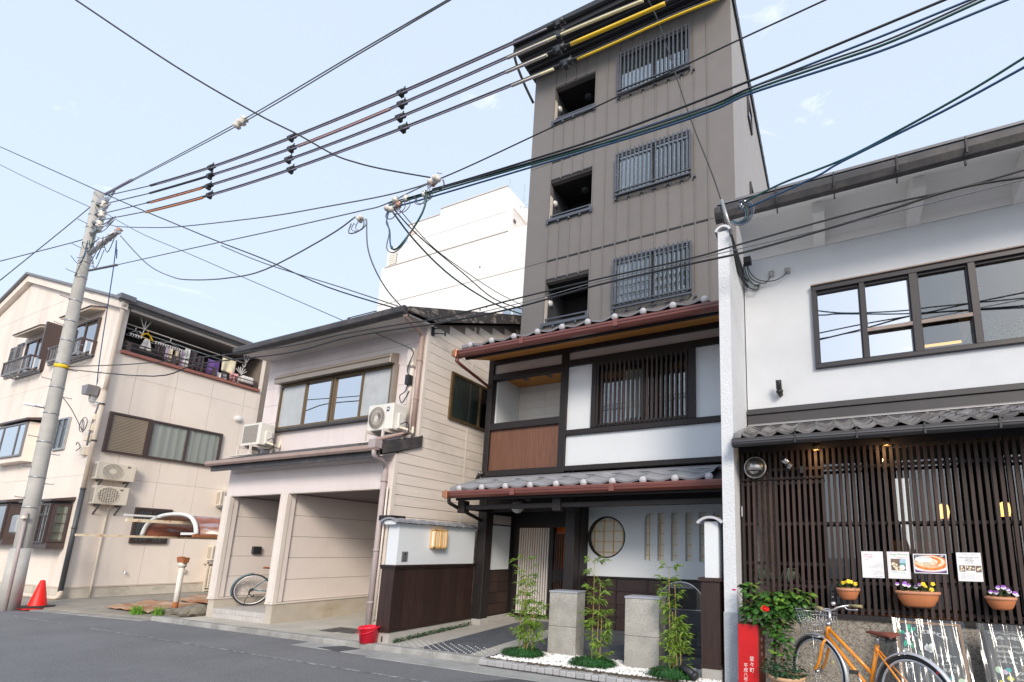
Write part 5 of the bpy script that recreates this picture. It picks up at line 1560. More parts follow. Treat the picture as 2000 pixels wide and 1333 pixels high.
fs = [(k, k+1, nn+2+k, nn+1+k) for k in range(nn)] + [(2*nn+2+k, 2*nn+3+k, k+1, k) for k in range(nn)]
me = bpy.data.meshes.new('roof_tile'); me.from_pydata(vs, [], fs)
me.polygons.foreach_set('use_smooth', [True]*nn+[False]*nn); me.materials.append(MATS['old_tile'])
for r_ in range(rows):
    for c in range(26):
        ob = bpy.data.objects.new('roof_tile', me); COL.objects.link(ob); ob.parent = base
        jx, jz = random.uniform(-0.006, 0.006), random.uniform(-0.003, 0.006)
        ob.location = Vector((-0.955+c*w_+jx, yb+r_*ex*ey[0]+random.uniform(-0.008,0.008), zb+r_*ex*ey[1]+jz)) - ORG[base.name]
        ob.rotation_euler = (random.uniform(-0.015,0.015), random.uniform(-0.012,0.012), random.uniform(-0.015,0.015))
MB().prism([(yb-0.03,zb+0.0),(yb-0.03,zb+0.075),(yt,zt+0.07),(yt,zt)], 'x', -1.035, -0.945).build('verge_tile', 'old_tile', CF, 0.012)
mb = MB().prism([(5.66,2.80),(5.60,2.77),(5.56,2.80),(5.555,2.87),(5.66,2.875)], 'x', -1.045, CX1)
go = mb.build('pent_gutter', 'band_dark', CF, 0.005)
MB().box(-1.045, CX1, 5.548, 5.556, 2.825, 2.84).build('gutter_bead', 'dark_grey_metal', go)
for k in range(6):
    xx = -0.33+k*0.64
    MB().box(xx, xx+0.02, 5.546, 5.57, 2.77, 2.885).build('gutter_strap', 'tower_black', go)
MB().prism([(5.68,2.80),(6.2,2.92),(6.9,3.2),(6.9,3.18),(6.2,2.90),(5.68,2.78)], 'x', -1.04, CX1).build('pent_soffit', 'dark_timber', CF)
# lattice front
LY = 6.15
lf = MB().box(-1.05, CX1, LY-0.02, LY+0.06, 0.795, 0.845).build('lattice_front', 'dark_timber', CF)
nsl = 0
x = -1.035
k = 0
while x < 2.75:
    door = x < -0.06
    gap = 0.0685
    w1 = 0.034
    pbox('lattice_slat', 'lattice_wood', lf, x, x+w1, LY-0.024, LY+0.006, 0.85, 2.425 if door else 2.80)
    if door: pbox('lattice_slat', 'lattice_wood', lf, x+0.004, x+w1+0.004, LY-0.018, LY+0.010, 2.44, 2.80)
    x += gap; k += 1
for (x0, x1, zs_) in ((-1.04, -0.06, (1.14, 1.40, 1.885, 2.395, 2.455, 2.57)), (-0.05, 0.70, (0.90, 1.20, 1.885, 2.56)), (0.71, 1.80, (0.90, 1.20, 1.885, 2.565)), (1.81, CX1, (0.90, 1.20, 1.885, 2.565))):
    for z in zs_:
        pbox('lattice_rail', 'lattice_wood', lf, x0, x1, LY+0.011, LY+0.035, z-0.018, z+0.018)
for xx in (-1.05, -0.075, 0.70, 1.795): MB().box(xx, xx+0.022 if xx > -1 else xx+0.018, LY-0.0+0.036, LY+0.10, 0.85, 2.85).build('lattice_post', 'dark_timber', lf)
MB().box(-1.04, -1.028, LY-0.035, LY-0.025, 1.98, 2.11).build('hinge', 'alloy', lf)
MB().box(-1.05, CX1, LY-0.03, LY+0.12, 2.802, 2.92).build('lattice_head', 'dark_timber', CF)
MB().box(-1.05, CX1, LY+0.02, LY+0.25, -0.1, 0.792).build('pebble_wall', 'pebble_wall', CF)
MB().box(-1.05, CX1, 5.70, LY+0.02, -0.14, 0.02).build('doorstep', 'gutter_concrete', CF)
# glazing and the dim interior
MB().box(-0.05, CX1, LY+0.20, LY+0.206, 0.85, 2.8).build('shop_pane', 'pane_dark', CF)
rm = MB()
rm.box(-1.04,CX1,9.8,9.85,0,2.95); rm.box(-1.045,-1.03,LY+0.2,9.8,0,2.95); rm.box(CX1-0.05,CX1,LY+0.2,9.8,0,2.95)
rm.box(-1.04,CX1,LY+0.26,9.8,0.0,0.05); rm.box(-1.04,CX1,LY+0.2,9.8,2.93,2.97)
rm.build('cafe_room', 'dark_room', CF)
MB().box(-0.02, 0.70, 7.4, 7.45, 0.8, 2.85).build('pale_screen', 'obscure_grey', CF)
MB().prism([(0.93,2.72),(1.17,2.72),(1.17,1.62),(1.12,1.62),(0.98,2.1)], 'y', 8.4, 8.45).build('garden_daylight_panel', 'lit_slot', CF)  # emissive panel standing in for daylight through a gap to the back garden
MB().box(0.2, 1.8, 8.7, 8.9, 0.3, 1.25).build('counter', 'warm_wall', CF)
MB().box(0.9, 1.5, 8.62, 8.66, 1.55, 1.75).build('bottle_shelf', 'warm_wall', CF)
for k in range(7):
    MB().lathe([(0.0,0),(0.035,0),(0.035,0.17),(0.013,0.22),(0.013,0.27),(0,0.27)], (0.92+k*0.11, 8.5, 1.26), (0,0,1), 8).build('bottle', 'print_teal' if k%2 else 'print_brown', CF)
for (xx, yy, zz, lab) in ((1.40, 7.4, 2.02, 'amber pendant lamp glowing behind the cafe lattice, the left of two'), (2.12, 7.6, 2.05, 'amber pendant lamp glowing behind the cafe lattice, the right of two')):
    t = thing('pendant_lamp', lab, 'pendant lamp', (xx, yy, zz), 'pendant lamps inside the cafe')
    MB().lathe([(0.05,0.0),(0.068,0.08),(0.055,0.17),(0.02,0.19)], (xx,yy,zz), (0,0,1), 10).build('shade', 'lamp_warm', t)
    MB().tube([(xx,yy,zz+0.19),(xx,yy,2.93)], 0.006, 5).build('cord', 'plastic_black', t)
for (xx, zz, m_, lab) in ((-0.11, 2.775, 'lamp_star', 'brightly lit downlight under the cafe pent roof, the left of two'), (0.64, 2.775, 'lamp_warm', 'lit downlight under the cafe pent roof, the right of two')):
    t = thing('downlight', lab, 'downlight', (xx, 5.98, zz), 'downlights under the cafe pent roof')
    MB().lathe([(0.0,0.0),(0.026,0.0)], (xx,5.98,zz-0.004), (0,0,-1), 12, False).build('bulb', m_, t)
    MB().lathe([(0.028,-0.02),(0.042,-0.02),(0.042,0.06),(0.028,0.06)], (xx,5.98,zz), (0,0,1), 14).build('housing', 'bronze_frame', t)
    l = bpy.data.lights.new('downlight_glow', 'POINT'); l.energy = 1.5; l.color = (1.0,0.62,0.28); l.shadow_soft_size = 0.03
    lo = bpy.data.objects.new('downlight_glow', l); COL.objects.link(lo); lo.location = (xx, 5.98, zz-0.05)
# spider plants standing inside the door lattice
for (xx, zz, lab) in ((-0.50, 1.30, 'striped spider plant behind the left cafe lattice'), (-0.86, 1.30, 'smaller spider plant behind the left cafe lattice, nearest the white pier')):
    mb = MB()
    for k in range(22):
        a = random.uniform(0, 2*pi); l = random.uniform(0.10, 0.2)
        pts = [Vector((xx+cos(a)*l*t, 6.42+sin(a)*l*0.5*t, zz+0.25*t-0.38*t*t)) for t in (0, 0.3, 0.6, 0.85, 1.0)]
        for j in range(4):
            d = Vector((-sin(a), cos(a), 0))*0.008*(1-j*0.2)
            mb.quad(pts[j]-d, pts[j]+d, pts[j+1]+d*0.8, pts[j+1]-d*0.8)
    mb.lathe([(0,0),(0.05,0),(0.065,0.1),(0,0.1)], (xx,6.42,zz-0.1), (0,0,1), 10)
    mb.solo('spider_plant', 'chalk_mint', lab, 'potted plant', 'spider plants behind the lattice')
MB().box(-1.0, -0.1, 6.36, 6.5, 1.17, 1.198).build('plant_shelf', 'dark_timber', CF)
# stainless vent hood and camera on the lattice
vh = thing('vent_hood', 'round brushed steel vent hood on the lattice beside the white pier', 'vent hood', (-0.85, 6.08, 2.46))
MB().lathe([(0.0,0.115),(0.04,0.112),(0.08,0.095),(0.115,0.055),(0.128,0.01),(0.132,0.0)], (-0.85,6.09,2.60), (0,-1,0), 28).build('dome', 'steel_brushed', vh)
MB().ring((-0.85,6.088,2.60), (0,1,0), 0.134, 0.010, 32, 6).build('rim', 'steel_brushed', vh)
mb = MB()
n = 10
top = [(-0.85+0.118*sin(R(-58)+R(116)*k/n), 2.60-0.118*cos(R(-58)+R(116)*k/n)) for k in range(n+1)]
arc = [(p[0], 6.09-sqrt(max(0.0, 1-((p[0]+0.85)**2+(p[1]-2.60)**2)/0.134**2))*0.118-0.004, p[1]) for p in top]
mb.add(arc + [(p[0]*0.86-0.85*0.14, 6.09-0.118*sqrt(max(0,1-((p[0]*0.86-0.85*0.14+0.85)**2+(2.553-2.60)**2)/0.134**2))-0.004, 2.553) for p in top],
       [(k, k+1, n+2+k, n+1+k) for k in range(n)])
mb.build('opening', 'plastic_black', vh)
mb = thing('security_camera', 'silver tubular camera pointing down from the lattice', 'camera', (-0.46, 6.1, 2.55))
MB().cyl((-0.43,6.04,2.595),(-0.49,5.92,2.665),0.036,16).build('barrel', 'chrome', mb)
MB().lathe([(0.0,0.002),(0.028,0.002),(0.034,0.008),(0.038,0.0)], (-0.49,5.92,2.665), (-0.39,-0.78,0.46), 16).build('front_ring', 'plastic_black', mb)
MB().ring((-0.43,6.04,2.595), (-0.39,-0.78,0.46), 0.037, 0.006, 18, 5).build('collar', 'chrome', mb)
MB().tube([(-0.43,6.05,2.59),(-0.43,6.10,2.56),(-0.43,6.13,2.56)], 0.015, 6).build('bracket', 'chrome', mb)
for (xx, lab) in ((-0.29, 'tiny black clip light on the lattice right of the silver camera'),):
    MB().box(xx-0.02, xx+0.02, 6.06, 6.12, 2.50, 2.58).solo('clip_light', 'plastic_black', lab, 'light')
ws = thing('wall_spot', 'black tubular spotlight on the white wall above the dark band', 'spotlight', (-0.58, 6.86, 3.8))
MB().cyl((-0.58,6.83,3.87),(-0.58,6.78,3.99),0.04,16).build('barrel', 'tower_black', ws, 0.004)
MB().ball((-0.575,6.85,3.84), 0.05, 14, 8).build('knuckle', 'tower_black', ws)
MB().cyl((-0.57,6.86,3.83),(-0.57,6.949,3.82),0.035,12).build('base', 'tower_black', ws)
for (xx, zz, lab) in ((-0.635, 5.775, 'small steel cable outlet hood on the white cafe wall, the left of two'), (-0.40, 5.775, 'small steel cable outlet hood on the white cafe wall, the right of two')):
    mb = MB().box(xx-0.038, xx+0.038, 6.93, 6.949, zz-0.05, zz+0.05)
    mb.lathe([(0.042,0.0),(0.038,0.035),(0.0,0.05)], (xx,6.93,zz-0.01), (0,-1,0), 12)
    mb.solo('cable_outlet', 'flashing', lab, 'cable outlet', 'cable outlet hoods on the cafe wall')
# service entry of cables down the pier corner
def cab(name, m, label, pts, r=0.008, group=None, k=4):
    return MB().tube(smooth_pts(pts, k), r, 6).solo(name, m, label, 'cable', group)
mb = MB()
mb.tube(smooth_pts([(-1.17,5.86,6.30),(-1.14,5.90,6.10),(-1.10,6.0,5.85),(-1.045,6.3,5.62),(-1.035,6.6,5.60),(-0.99,6.90,5.62)]), 0.022, 7)
mb.tube(smooth_pts([(-1.15,5.86,6.28),(-1.12,5.92,6.05),(-1.06,6.1,5.80),(-1.02,6.5,5.62),(-0.985,6.88,5.70)]), 0.016, 7)
mb.solo('cable_bundle', 'cable_black', 'taped black cable bundle running down from the cafe gutter corner', 'cable bundle')
g_ = 'black service cables drooping on the cafe wall'
cab('service_cable', 'cable_black', 'black cable drooping to the right cable outlet on the cafe wall', [(-0.99,6.88,6.0),(-0.93,6.85,5.80),(-0.80,6.86,5.66),(-0.60,6.88,5.62),(-0.45,6.88,5.67),(-0.40,6.89,5.74)], 0.007, g_)
cab('service_cable', 'cable_black', 'black cable drooping to the left cable outlet on the cafe wall', [(-0.99,6.88,5.96),(-0.95,6.85,5.75),(-0.84,6.86,5.64),(-0.72,6.88,5.61),(-0.65,6.89,5.70)], 0.007, g_)
cab('service_cable', 'cable_black', 'black cable looping lowest in the corner of pier and cafe wall', [(-1.03,6.80,5.95),(-1.03,6.80,5.72),(-0.98,6.84,5.58),(-0.86,6.86,5.52),(-0.82,6.90,5.60)], 0.008, g_)
cab('service_cable', 'cable_green', 'dark green cable dropping along the corner of pier and cafe wall', [(-1.02,6.80,6.0),(-1.00,6.82,5.80),(-0.94,6.84,5.66),(-0.86,6.88,5.60),(-0.80,6.90,5.62)], 0.010, g_)
MB().box(-1.02, -0.91, 6.72, 6.84, 5.93, 6.02).solo('splice_box', 'plastic_black', 'black splice box on the cables over the pier', 'splice box')
MB().box(-0.90, -0.82, 6.90, 6.949, 5.56, 5.63).solo('cable_clip', 'flashing', 'small steel cable clip low in the corner of the cafe wall', 'cable clip')

# ------------------------------------------------------------------ posters
LYP = LY-0.030
def poster(label, x0, x1, z0, z1, name='poster'):
    t = thing(name, label, 'poster', ((x0+x1)/2, LYP, z0), 'posters on the cafe lattice')
    MB().box(x0, x1, LYP-0.004, LYP, z0, z1).build('sheet', 'paper', t)
    return t
def tx(t, body, m, x, z, size, align='LEFT', sp=1.0, sh=0.0, y=LYP-0.0055):
    text(body, size, m, t, (x, y, z), (1,0,0), (0,0,1), 'lettering', align, sp, sh)
def line(t, m, x0, x1, z, h=0.0025, y=LYP-0.005):
    MB().box(x0, x1, y-0.0008, y, z, z+h).build('text_line', m, t)
p = poster('white notice with pink heading pinned to the lattice, leftmost poster', 0.31, 0.53, 1.265, 1.56)
tx(p, '三条小川で', 'ink_pink', 0.33, 1.518, 0.019); tx(p, 'パンと珈琲', 'ink_pink', 0.33, 1.493, 0.019)
tx(p, 'モーニング 火曜日', 'ink_pink', 0.33, 1.476, 0.008)
tx(p, '～ 三条小川 ～', 'ink', 0.33, 1.462, 0.008)
for z_, x0 in ((1.428,0.455),(1.415,0.445),(1.402,0.405),(1.389,0.375),(1.374,0.37),(1.340,0.39),(1.328,0.435),(1.316,0.415),(1.304,0.385),(1.282,0.41),(1.273,0.43)):
    t_ = 'お待ちしております三条小川でパンと珈琲を楽しむ朝'[:int((0.52-x0)/0.0073)]
    tx(p, t_, 'ink', 0.522, z_, 0.0072, 'RIGHT')
p = poster('white poster headed in green script with a food photo, second from left', 0.57, 0.79, 1.265, 1.56)
tx(p, 'Sunday Morning', 'ink_green', 0.68, 1.522, 0.0275, 'CENTER', 1.0, 0.25)
tx(p, '～ 日曜日のモーニング ～', 'ink_green', 0.615, 1.507, 0.008)
tx(p, '毎週日曜朝 8:00～11:00', 'ink_red', 0.668, 1.493, 0.0085)
y_ = LYP-0.0045
MB().box(0.605, 0.748, y_-0.001, y_, 1.355, 1.482).build('photo', 'print_brown', p)
mb = MB(); mb.lathe([(0,0),(0.034,0)], (0.723,y_-0.0014,1.452), (0,-1,0), 20, False); mb.build('photo_detail', 'print_blue', p)
mb = MB(); mb.box(0.692, 0.745, y_-0.0022, y_-0.0014, 1.415, 1.437); mb.build('photo_detail', 'print_teal', p)
mb = MB(); mb.lathe([(0.0,0),(0.03,0)], (0.712,y_-0.0018,1.388), (0,-1,0), 18, False); mb.build('photo_detail', 'print_white', p)
mb = MB()
for c in ((0.628,1.425,0.02),(0.640,1.400,0.017),(0.662,1.375,0.022),(0.688,1.372,0.018),(0.655,1.415,0.014)): mb.lathe([(0.0,0),(c[2],0)], (c[0],y_-0.0024,c[1]), (0,-1,0), 12, False)
mb.build('photo_detail', 'print_cream', p)
tx(p, '日曜限定モーニングセット', 'ink_green', 0.605, 1.333, 0.012); tx(p, 'トースト・スープ・サラダ・珈琲', 'ink_green', 0.60, 1.320, 0.0095)
mb = MB()
for a, b_, c, d in ((0.580,0.782,1.275,1.2765),(0.580,0.782,1.549,1.5505),(0.580,0.5815,1.2765,1.549),(0.7805,0.782,1.2765,1.549)): mb.box(a,b_,LYP-0.0052,LYP-0.0042,c,d)
mb.build('border', 'ink_pink', p)
mb = MB().add([(0.672,LYP-0.005,1.283),(0.684,LYP-0.005,1.292),(0.680,LYP-0.005,1.285)], [(0,1,2)]); mb.build('leaf_logo', 'ink', p)
p = poster('landscape poster with orange swirled food picture, third from left', 0.825, 1.14, 1.33, 1.54)
MB().box(0.835, 1.13, y_-0.001, y_, 1.34, 1.53).build('picture', 'print_navy', p)
def ell(m_, cx, cz, rx, rz, dy, a0=0, a1=2*pi, inner=0.0):
    n = 36; mb = MB()
    vs = []
    for k in range(n+1):
        a = a0+(a1-a0)*k/n
        for f_ in (inner, 1.0):
            xx = min(max(cx+rx*f_*cos(a), 0.836), 1.129); zz = min(max(cz+rz*f_*sin(a), 1.341), 1.529)
            vs.append((xx, y_-dy, zz))
    mb.add(vs, [(2*k, 2*k+1, 2*k+3, 2*k+2) for k in range(n)])
    mb.build('picture_detail', m_, p)
ell('print_purple', 0.985, 1.40, 0.19, 0.06, 0.0012)
ell('print_white', 0.985, 1.408, 0.185, 0.058, 0.0015)
ell('print_orange', 0.985, 1.445, 0.165, 0.082, 0.0018)
ell('print_cream', 0.975, 1.455, 0.145, 0.066, 0.0021)
ell('print_orange', 0.965, 1.462, 0.122, 0.052, 0.0024)
ell('print_cream', 0.955, 1.455, 0.10, 0.040, 0.0027)
ell('print_white', 0.925, 1.482, 0.085, 0.032, 0.0030)
ell('print_blue', 0.925, 1.484, 0.058, 0.018, 0.0033, 0.3, 2.6, 0.75)
ell('print_orange', 0.955, 1.425, 0.12, 0.03, 0.0033, 3.3, 6.0, 0.8)
tx(p, 'IL TOBANCHI', 'print_white', 0.845, 1.507, 0.026, y=LYP-0.0085)
tx(p, 'TRATTORIA  CAFFÈ', 'ink', 0.885, 1.437, 0.010, y=LYP-0.0085)
tx(p, '三条小川 イタリアン', 'ink', 0.92, 1.424, 0.009, y=LYP-0.0085)
MB().add([(1.075,y_-0.0035,1.517),(1.105,y_-0.0035,1.526),(1.115,y_-0.0035,1.517),(1.09,y_-0.0035,1.512)], [(0,1,2,3)]).build('leaf_logo', 'print_white', p)
p = poster('white poster with three small photos in a row, rightmost poster', 1.23, 1.45, 1.26, 1.56)
tx(p, 'IL TOBANCHI  ×  JAZZ LIVE', 'ink_grey', 1.34, 1.540, 0.0135, 'CENTER'); tx(p, 'イル・トバンチ', 'ink_grey', 1.34, 1.523, 0.011, 'CENTER')
tx(p, 'Afternoon Jazz Live!!', 'ink', 1.34, 1.502, 0.021, 'CENTER', 1.0, 0.3)
tx(p, '毎月第三日曜日', 'ink', 1.34, 1.488, 0.008, 'CENTER'); tx(p, '14:00 開場  15:00 開演', 'ink', 1.34, 1.474, 0.010, 'CENTER'); tx(p, 'ドリンク付 2500円', 'ink', 1.34, 1.462, 0.009, 'CENTER'); tx(p, 'piano / bass / vocal', 'ink', 1.34, 1.448, 0.010, 'CENTER')
for (x0, x1, z0) in ((1.248,1.300,1.360),(1.308,1.388,1.372),(1.394,1.443,1.356)):
    MB().box(x0, x1, y_-0.001, y_, z0, 1.425).build('photo', 'print_brown', p)
    mb = MB()
    for k in range(4): mb.lathe([(0.0,0),(random.uniform(0.006,0.011),0)], (random.uniform(x0+0.012,x1-0.012), y_-0.0015-k*0.0002, random.uniform(z0+0.012,1.41)), (0,-1,0), 10, False)
    mb.build('photo_detail', 'print_cream', p)
for k in range(5): tx(p, 'ご予約お待ちしております 三条小川 イル・トバンチ', 'ink_grey', 1.25, 1.335-k*0.013, 0.0078)

# ------------------------------------------------------------------ hanging flower planters
def planter(label, x0, x1, zt, zb, yc, flowers, seed):
    rnd = random.Random(seed)
    cx = (x0+x1)/2; hw = (x1-x0)/2
    t = thing('flower_planter', label, 'flower pot', (cx, yc, zb), 'planters hung on the cafe lattice')
    n = 24
    mb = MB(); vs = []
    prof = [(0.55, zb), (0.72, zb+0.02), (0.90, zb+(zt-zb)*0.55), (0.95, zt-0.03)]
    dep = min(0.10, hw*0.8)
    for (f, z) in prof:
        for k in range(n): vs.append((cx+hw*f*cos(2*pi*k/n), yc+dep*f*sin(2*pi*k/n), z))
    vs.append((cx, yc, zb))
    fs = [(j*n+k, j*n+(k+1)%n, (j+1)*n+(k+1)%n, (j+1)*n+k) for j in range(3) for k in range(n)] + [(len(vs)-1, (k+1)%n, k) for k in range(n)]
    mb.add(vs, fs, True); mb.build('bowl', 'terracotta', t)
    mb = MB(); vs = []
    for (f, z) in ((0.95, zt-0.032), (1.02, zt-0.030), (1.04, zt-0.012), (1.0, zt), (0.90, zt), (0.88, zt-0.02)):
        for k in range(n): vs.append((cx+hw*f*cos(2*pi*k/n), yc+dep*f*sin(2*pi*k/n), z))
    fs = [(j*n+k, j*n+(k+1)%n, (j+1)*n+(k+1)%n, (j+1)*n+k) for j in range(5) for k in range(n)]
    mb.add(vs, fs, True); mb.build('rim', 'terracotta_rim', t)
    MB().lathe([(0.0,0),(1.0,0)], (0,0,0), (0,0,1), n).v
    so = MB(); so.add([(cx,yc,zt-0.018)]+[(cx+hw*0.88*cos(2*pi*k/n), yc+dep*0.88*sin(2*pi*k/n), zt-0.018) for k in range(n)], [(0,1+k,1+(k+1)%n) for k in range(n)]); so.build('soil', 'soil', t)
    lv = MB()
    for k in range(int(150*hw/0.125)):
        a = rnd.uniform(0, 2*pi); r_ = sqrt(rnd.random())
        p = Vector((cx+hw*0.98*r_*cos(a), yc+dep*0.95*r_*sin(a), zt+rnd.uniform(-0.015, 0.055)))
        b_ = rnd.uniform(0, 2*pi); l = rnd.uniform(0.02, 0.038)
        d = Vector((cos(b_), sin(b_), rnd.uniform(-0.3, 0.7))).normalized(); s_ = d.cross(Vector((0,0,1))).normalized()
        lv.quad(p, p+d*l*0.5+s_*l*0.33, p+d*l, p+d*l*0.5-s_*l*0.33)
    lv.build('leaves', 'leaf_pansy', t)
    def flower(p, m_, r_):
        nrm = Vector((rnd.uniform(-0.3,0.3), -1.0, rnd.uniform(0.0,0.6))).normalized()
        u = nrm.cross(Vector((0,0,1))).normalized(); v = u.cross(nrm)
        cols = {'petal_yellow': ('petal_yellow',)*5, 'petal_violet': ('petal_violet','petal_violet','petal_white','petal_white','petal_white')}[m_]
        groups = {}
        for k in range(5):
            a = pi/2 + (k-0.5)*2*pi/5 + pi/5*0
            c = p + (u*cos(a)+v*sin(a))*r_*0.5
            groups.setdefault(cols[k], []).append((c, k))
        for mm, L2 in groups.items():
            mb = MB()
            for (c, k) in L2:
                pts = [c + (u*cos(b)*0.55+v*sin(b)*0.55)*r_ - nrm*0.001*k for b in [2*pi*j/8 for j in range(8)]]
                mb.add(pts, [tuple(range(8))])
            if mm == 'petal_yellow':
                for j in range(3):
                    mb.add([p - nrm*0.004 + (u*cos(b)*0.35+v*sin(b)*0.35)*r_ for b in [2*pi*i/6+j for i in range(6)]], [tuple(range(6))])
            mb.build('flower', mm, t)
    for (fx, fz, m_, r_) in flowers: flower(Vector((fx, yc-dep*rnd.uniform(0.2,0.75), fz)), m_, r_)
    MB().box(cx-0.05, cx+0.05, yc+dep*0.7, LY-0.028, zt-0.03, zt-0.02).build('hanger', 'plastic_black', t)
    return t
Yw, Vi = 'petal_yellow', 'petal_violet'
planter('small terracotta planter with yellow pansies, leftmost on the cafe lattice', 0.025, 0.265, 1.15, 1.02, 6.0,
        [(0.095,1.205,Yw,0.022),(0.155,1.225,Yw,0.024),(0.18,1.22,Yw,0.022),(0.222,1.20,Yw,0.022),(0.125,1.215,Yw,0.016)], 3)
planter('long terracotta planter with violet and yellow pansies, below the posters', 0.615, 1.03, 1.145, 0.98, 6.0,
        [(0.635,1.215,Vi,0.019),(0.70,1.215,Vi,0.023),(0.735,1.205,Vi,0.021),(0.705,1.235,Vi,0.015),(0.805,1.19,Vi,0.018),(0.845,1.215,Vi,0.019),(0.872,1.225,Yw,0.023),(0.895,1.198,Yw,0.015),(0.965,1.228,Yw,0.021),(0.945,1.17,Yw,0.023)], 5)
planter('small terracotta planter with violet pansies, rightmost on the cafe lattice', 1.42, 1.68, 1.125, 0.995, 6.0,
        [(1.455,1.17,Vi,0.018),(1.505,1.165,Vi,0.021),(1.525,1.215,Vi,0.022),(1.565,1.22,Vi,0.022),(1.62,1.18,Vi,0.022),(1.655,1.165,Vi,0.022),(1.67,1.15,Vi,0.018),(1.60,1.20,Vi,0.018)], 8)

# ------------------------------------------------------------------ red lacquered box with painted characters
rb = thing('red_box', 'tall red lacquered box with white brushed characters, leaning by the granite foot', 'red box', (-0.89, 5.6, 0.02))
def slant(z): return 5.50 + (z-0.02)*0.075
mb = MB()
for z in (0.02, 0.745):
    y = slant(z)
    for (xx, dy) in ((-1.015,0.0),(-0.79,0.0),(-0.745,0.17),(-1.015,0.17)): mb.v.append(Vector((xx, y+dy, z)))
mb.f = [[0,3,2,1],[4,5,6,7],[0,1,5,4],[1,2,6,5],[2,3,7,6],[3,0,4,7]]; mb.sm = [False]*6
mb.build('box_body', 'lacquer_side', rb, 0.004)
mb = MB().add([(-1.012,slant(0.03)-0.004,0.03),(-0.797,slant(0.03)-0.004,0.03),(-0.797,slant(0.735)-0.004,0.735),(-1.012,slant(0.735)-0.004,0.735),
               (-1.012,slant(0.03)-0.001,0.03),(-0.797,slant(0.03)-0.001,0.03),(-0.797,slant(0.735)-0.001,0.735),(-1.012,slant(0.735)-0.001,0.735)],
              [(0,1,2,3),(0,4,5,1),(1,5,6,2),(2,6,7,3),(3,7,4,0)])
mb.build('front_board', 'lacquer_red', rb)
up = Vector((0, 0.075, 1)).normalized()
for (s_, xx, z0, dz, sz) in (('釜々町', -0.893, 0.365, 0.058, 0.052), ('平成八年吉月', -0.957, 0.295, 0.047, 0.046)):
    for k, ch in enumerate(s_):
        z = z0 - k*dz
        text(ch, sz, 'paint_white', rb, (xx, slant(z)-0.006, z), (1,0,0), up, 'painted_character')
for k, ch in enumerate('奉納者一同'):
    z = 0.56-k*0.075
    text(ch, 0.045, 'paint_white', rb, (-0.775, slant(z)+0.055, z), Vector((0.045,0.17,0)), up, 'painted_character')

# ------------------------------------------------------------------ terracotta pot with ivy, hibiscus bush
pot = thing('ivy_pot', 'large buff terracotta pot of ivy in front of the red box', 'potted plant', (-0.50, 5.42, 0.02))
MB().lathe([(0.0,0.0),(0.125,0.0),(0.15,0.12),(0.165,0.21),(0.185,0.215),(0.19,0.25),(0.175,0.255),(0.165,0.22)], (-0.50,5.42,0.03), (0,0,1), 26).build('pot', 'pot_beige', pot)
MB().lathe([(0.0,0.0),(0.17,0.0)], (-0.50,5.42,0.245), (0,0,1), 20, False).build('soil', 'soil', pot)
def leaves(mb, c, rad, n, l0, l1, rnd, droop=0.0, flat=0.6, shape='oval'):
    for k in range(n):
        while True:
            q = Vector((rnd.uniform(-1,1), rnd.uniform(-1,1), rnd.uniform(-1,1)))
            if 0.15 < q.length < 1: break
        p = Vector((c[0]+q.x*rad[0], c[1]+q.y*rad[1], c[2]+q.z*rad[2]))
        a = math.atan2(q.y, q.x) + rnd.uniform(-0.9, 0.9)
        l = rnd.uniform(l0, l1)
        d = Vector((cos(a), sin(a), rnd.uniform(-0.8, 0.35)-droop)).normalized()
        s_ = d.cross(Vector((rnd.uniform(-0.4,0.4), rnd.uniform(-0.4,0.4), 1))).normalized()
        nrm = s_.cross(d)
        w_ = l*0.36
        pts = [p, p+d*l*0.30+s_*w_*0.9, p+d*l*0.62+s_*w_*0.72, p+d*l-nrm*l*0.12, p+d*l*0.62-s_*w_*0.72, p+d*l*0.30-s_*w_*0.9, p+d*l*0.45+nrm*l*0.07]
        mb.add(pts, [(0,1,6),(1,2,6),(2,3,6),(3,4,6),(4,5,6),(5,0,6)])
rnd = random.Random(21)
mb = MB()
leaves(mb, (-0.50,5.40,0.33), (0.21,0.17,0.085), 260, 0.03, 0.06, rnd, 0.1)
leaves(mb, (-0.70,5.44,0.36), (0.09,0.07,0.08), 50, 0.025, 0.05, rnd, 0.1)
mb.build('ivy', 'leaf_ivy', pot)
mb = MB()
leaves(mb, (-0.54,5.45,0.50), (0.10,0.09,0.10), 46, 0.06, 0.10, rnd)
leaves(mb, (-0.55,5.46,0.66), (0.11,0.09,0.10), 56, 0.06, 0.10, rnd)
mb.build('young_leaves', 'leaf_hibiscus', pot)
MB().tube(smooth_pts([(-0.52,5.43,0.25),(-0.55,5.45,0.5),(-0.57,5.47,0.72)]), 0.008, 6).build('stem', 'stem_brown', pot)
mb = MB(); leaves(mb, (-0.55,5.38,0.52), (0.07,0.06,0.05), 9, 0.06, 0.085, rnd); mb.build('pale_leaves', 'leaf_lime', pot)
MB().tube([(-0.33,5.36,0.25),(-0.27,5.30,0.02)], 0.008, 6).build('cane', 'porcelain', pot)
hb = thing('hibiscus_bush', 'leafy hibiscus bush with one red bloom, above the red box', 'shrub', (-0.62, 5.62, 0.02))
MB().tube(smooth_pts([(-0.66,5.72,0.02),(-0.64,5.68,0.4),(-0.62,5.62,0.75),(-0.60,5.60,1.0)]), 0.016, 7, True, 0.008).build('stem', 'stem_brown', hb)
mb = MB()
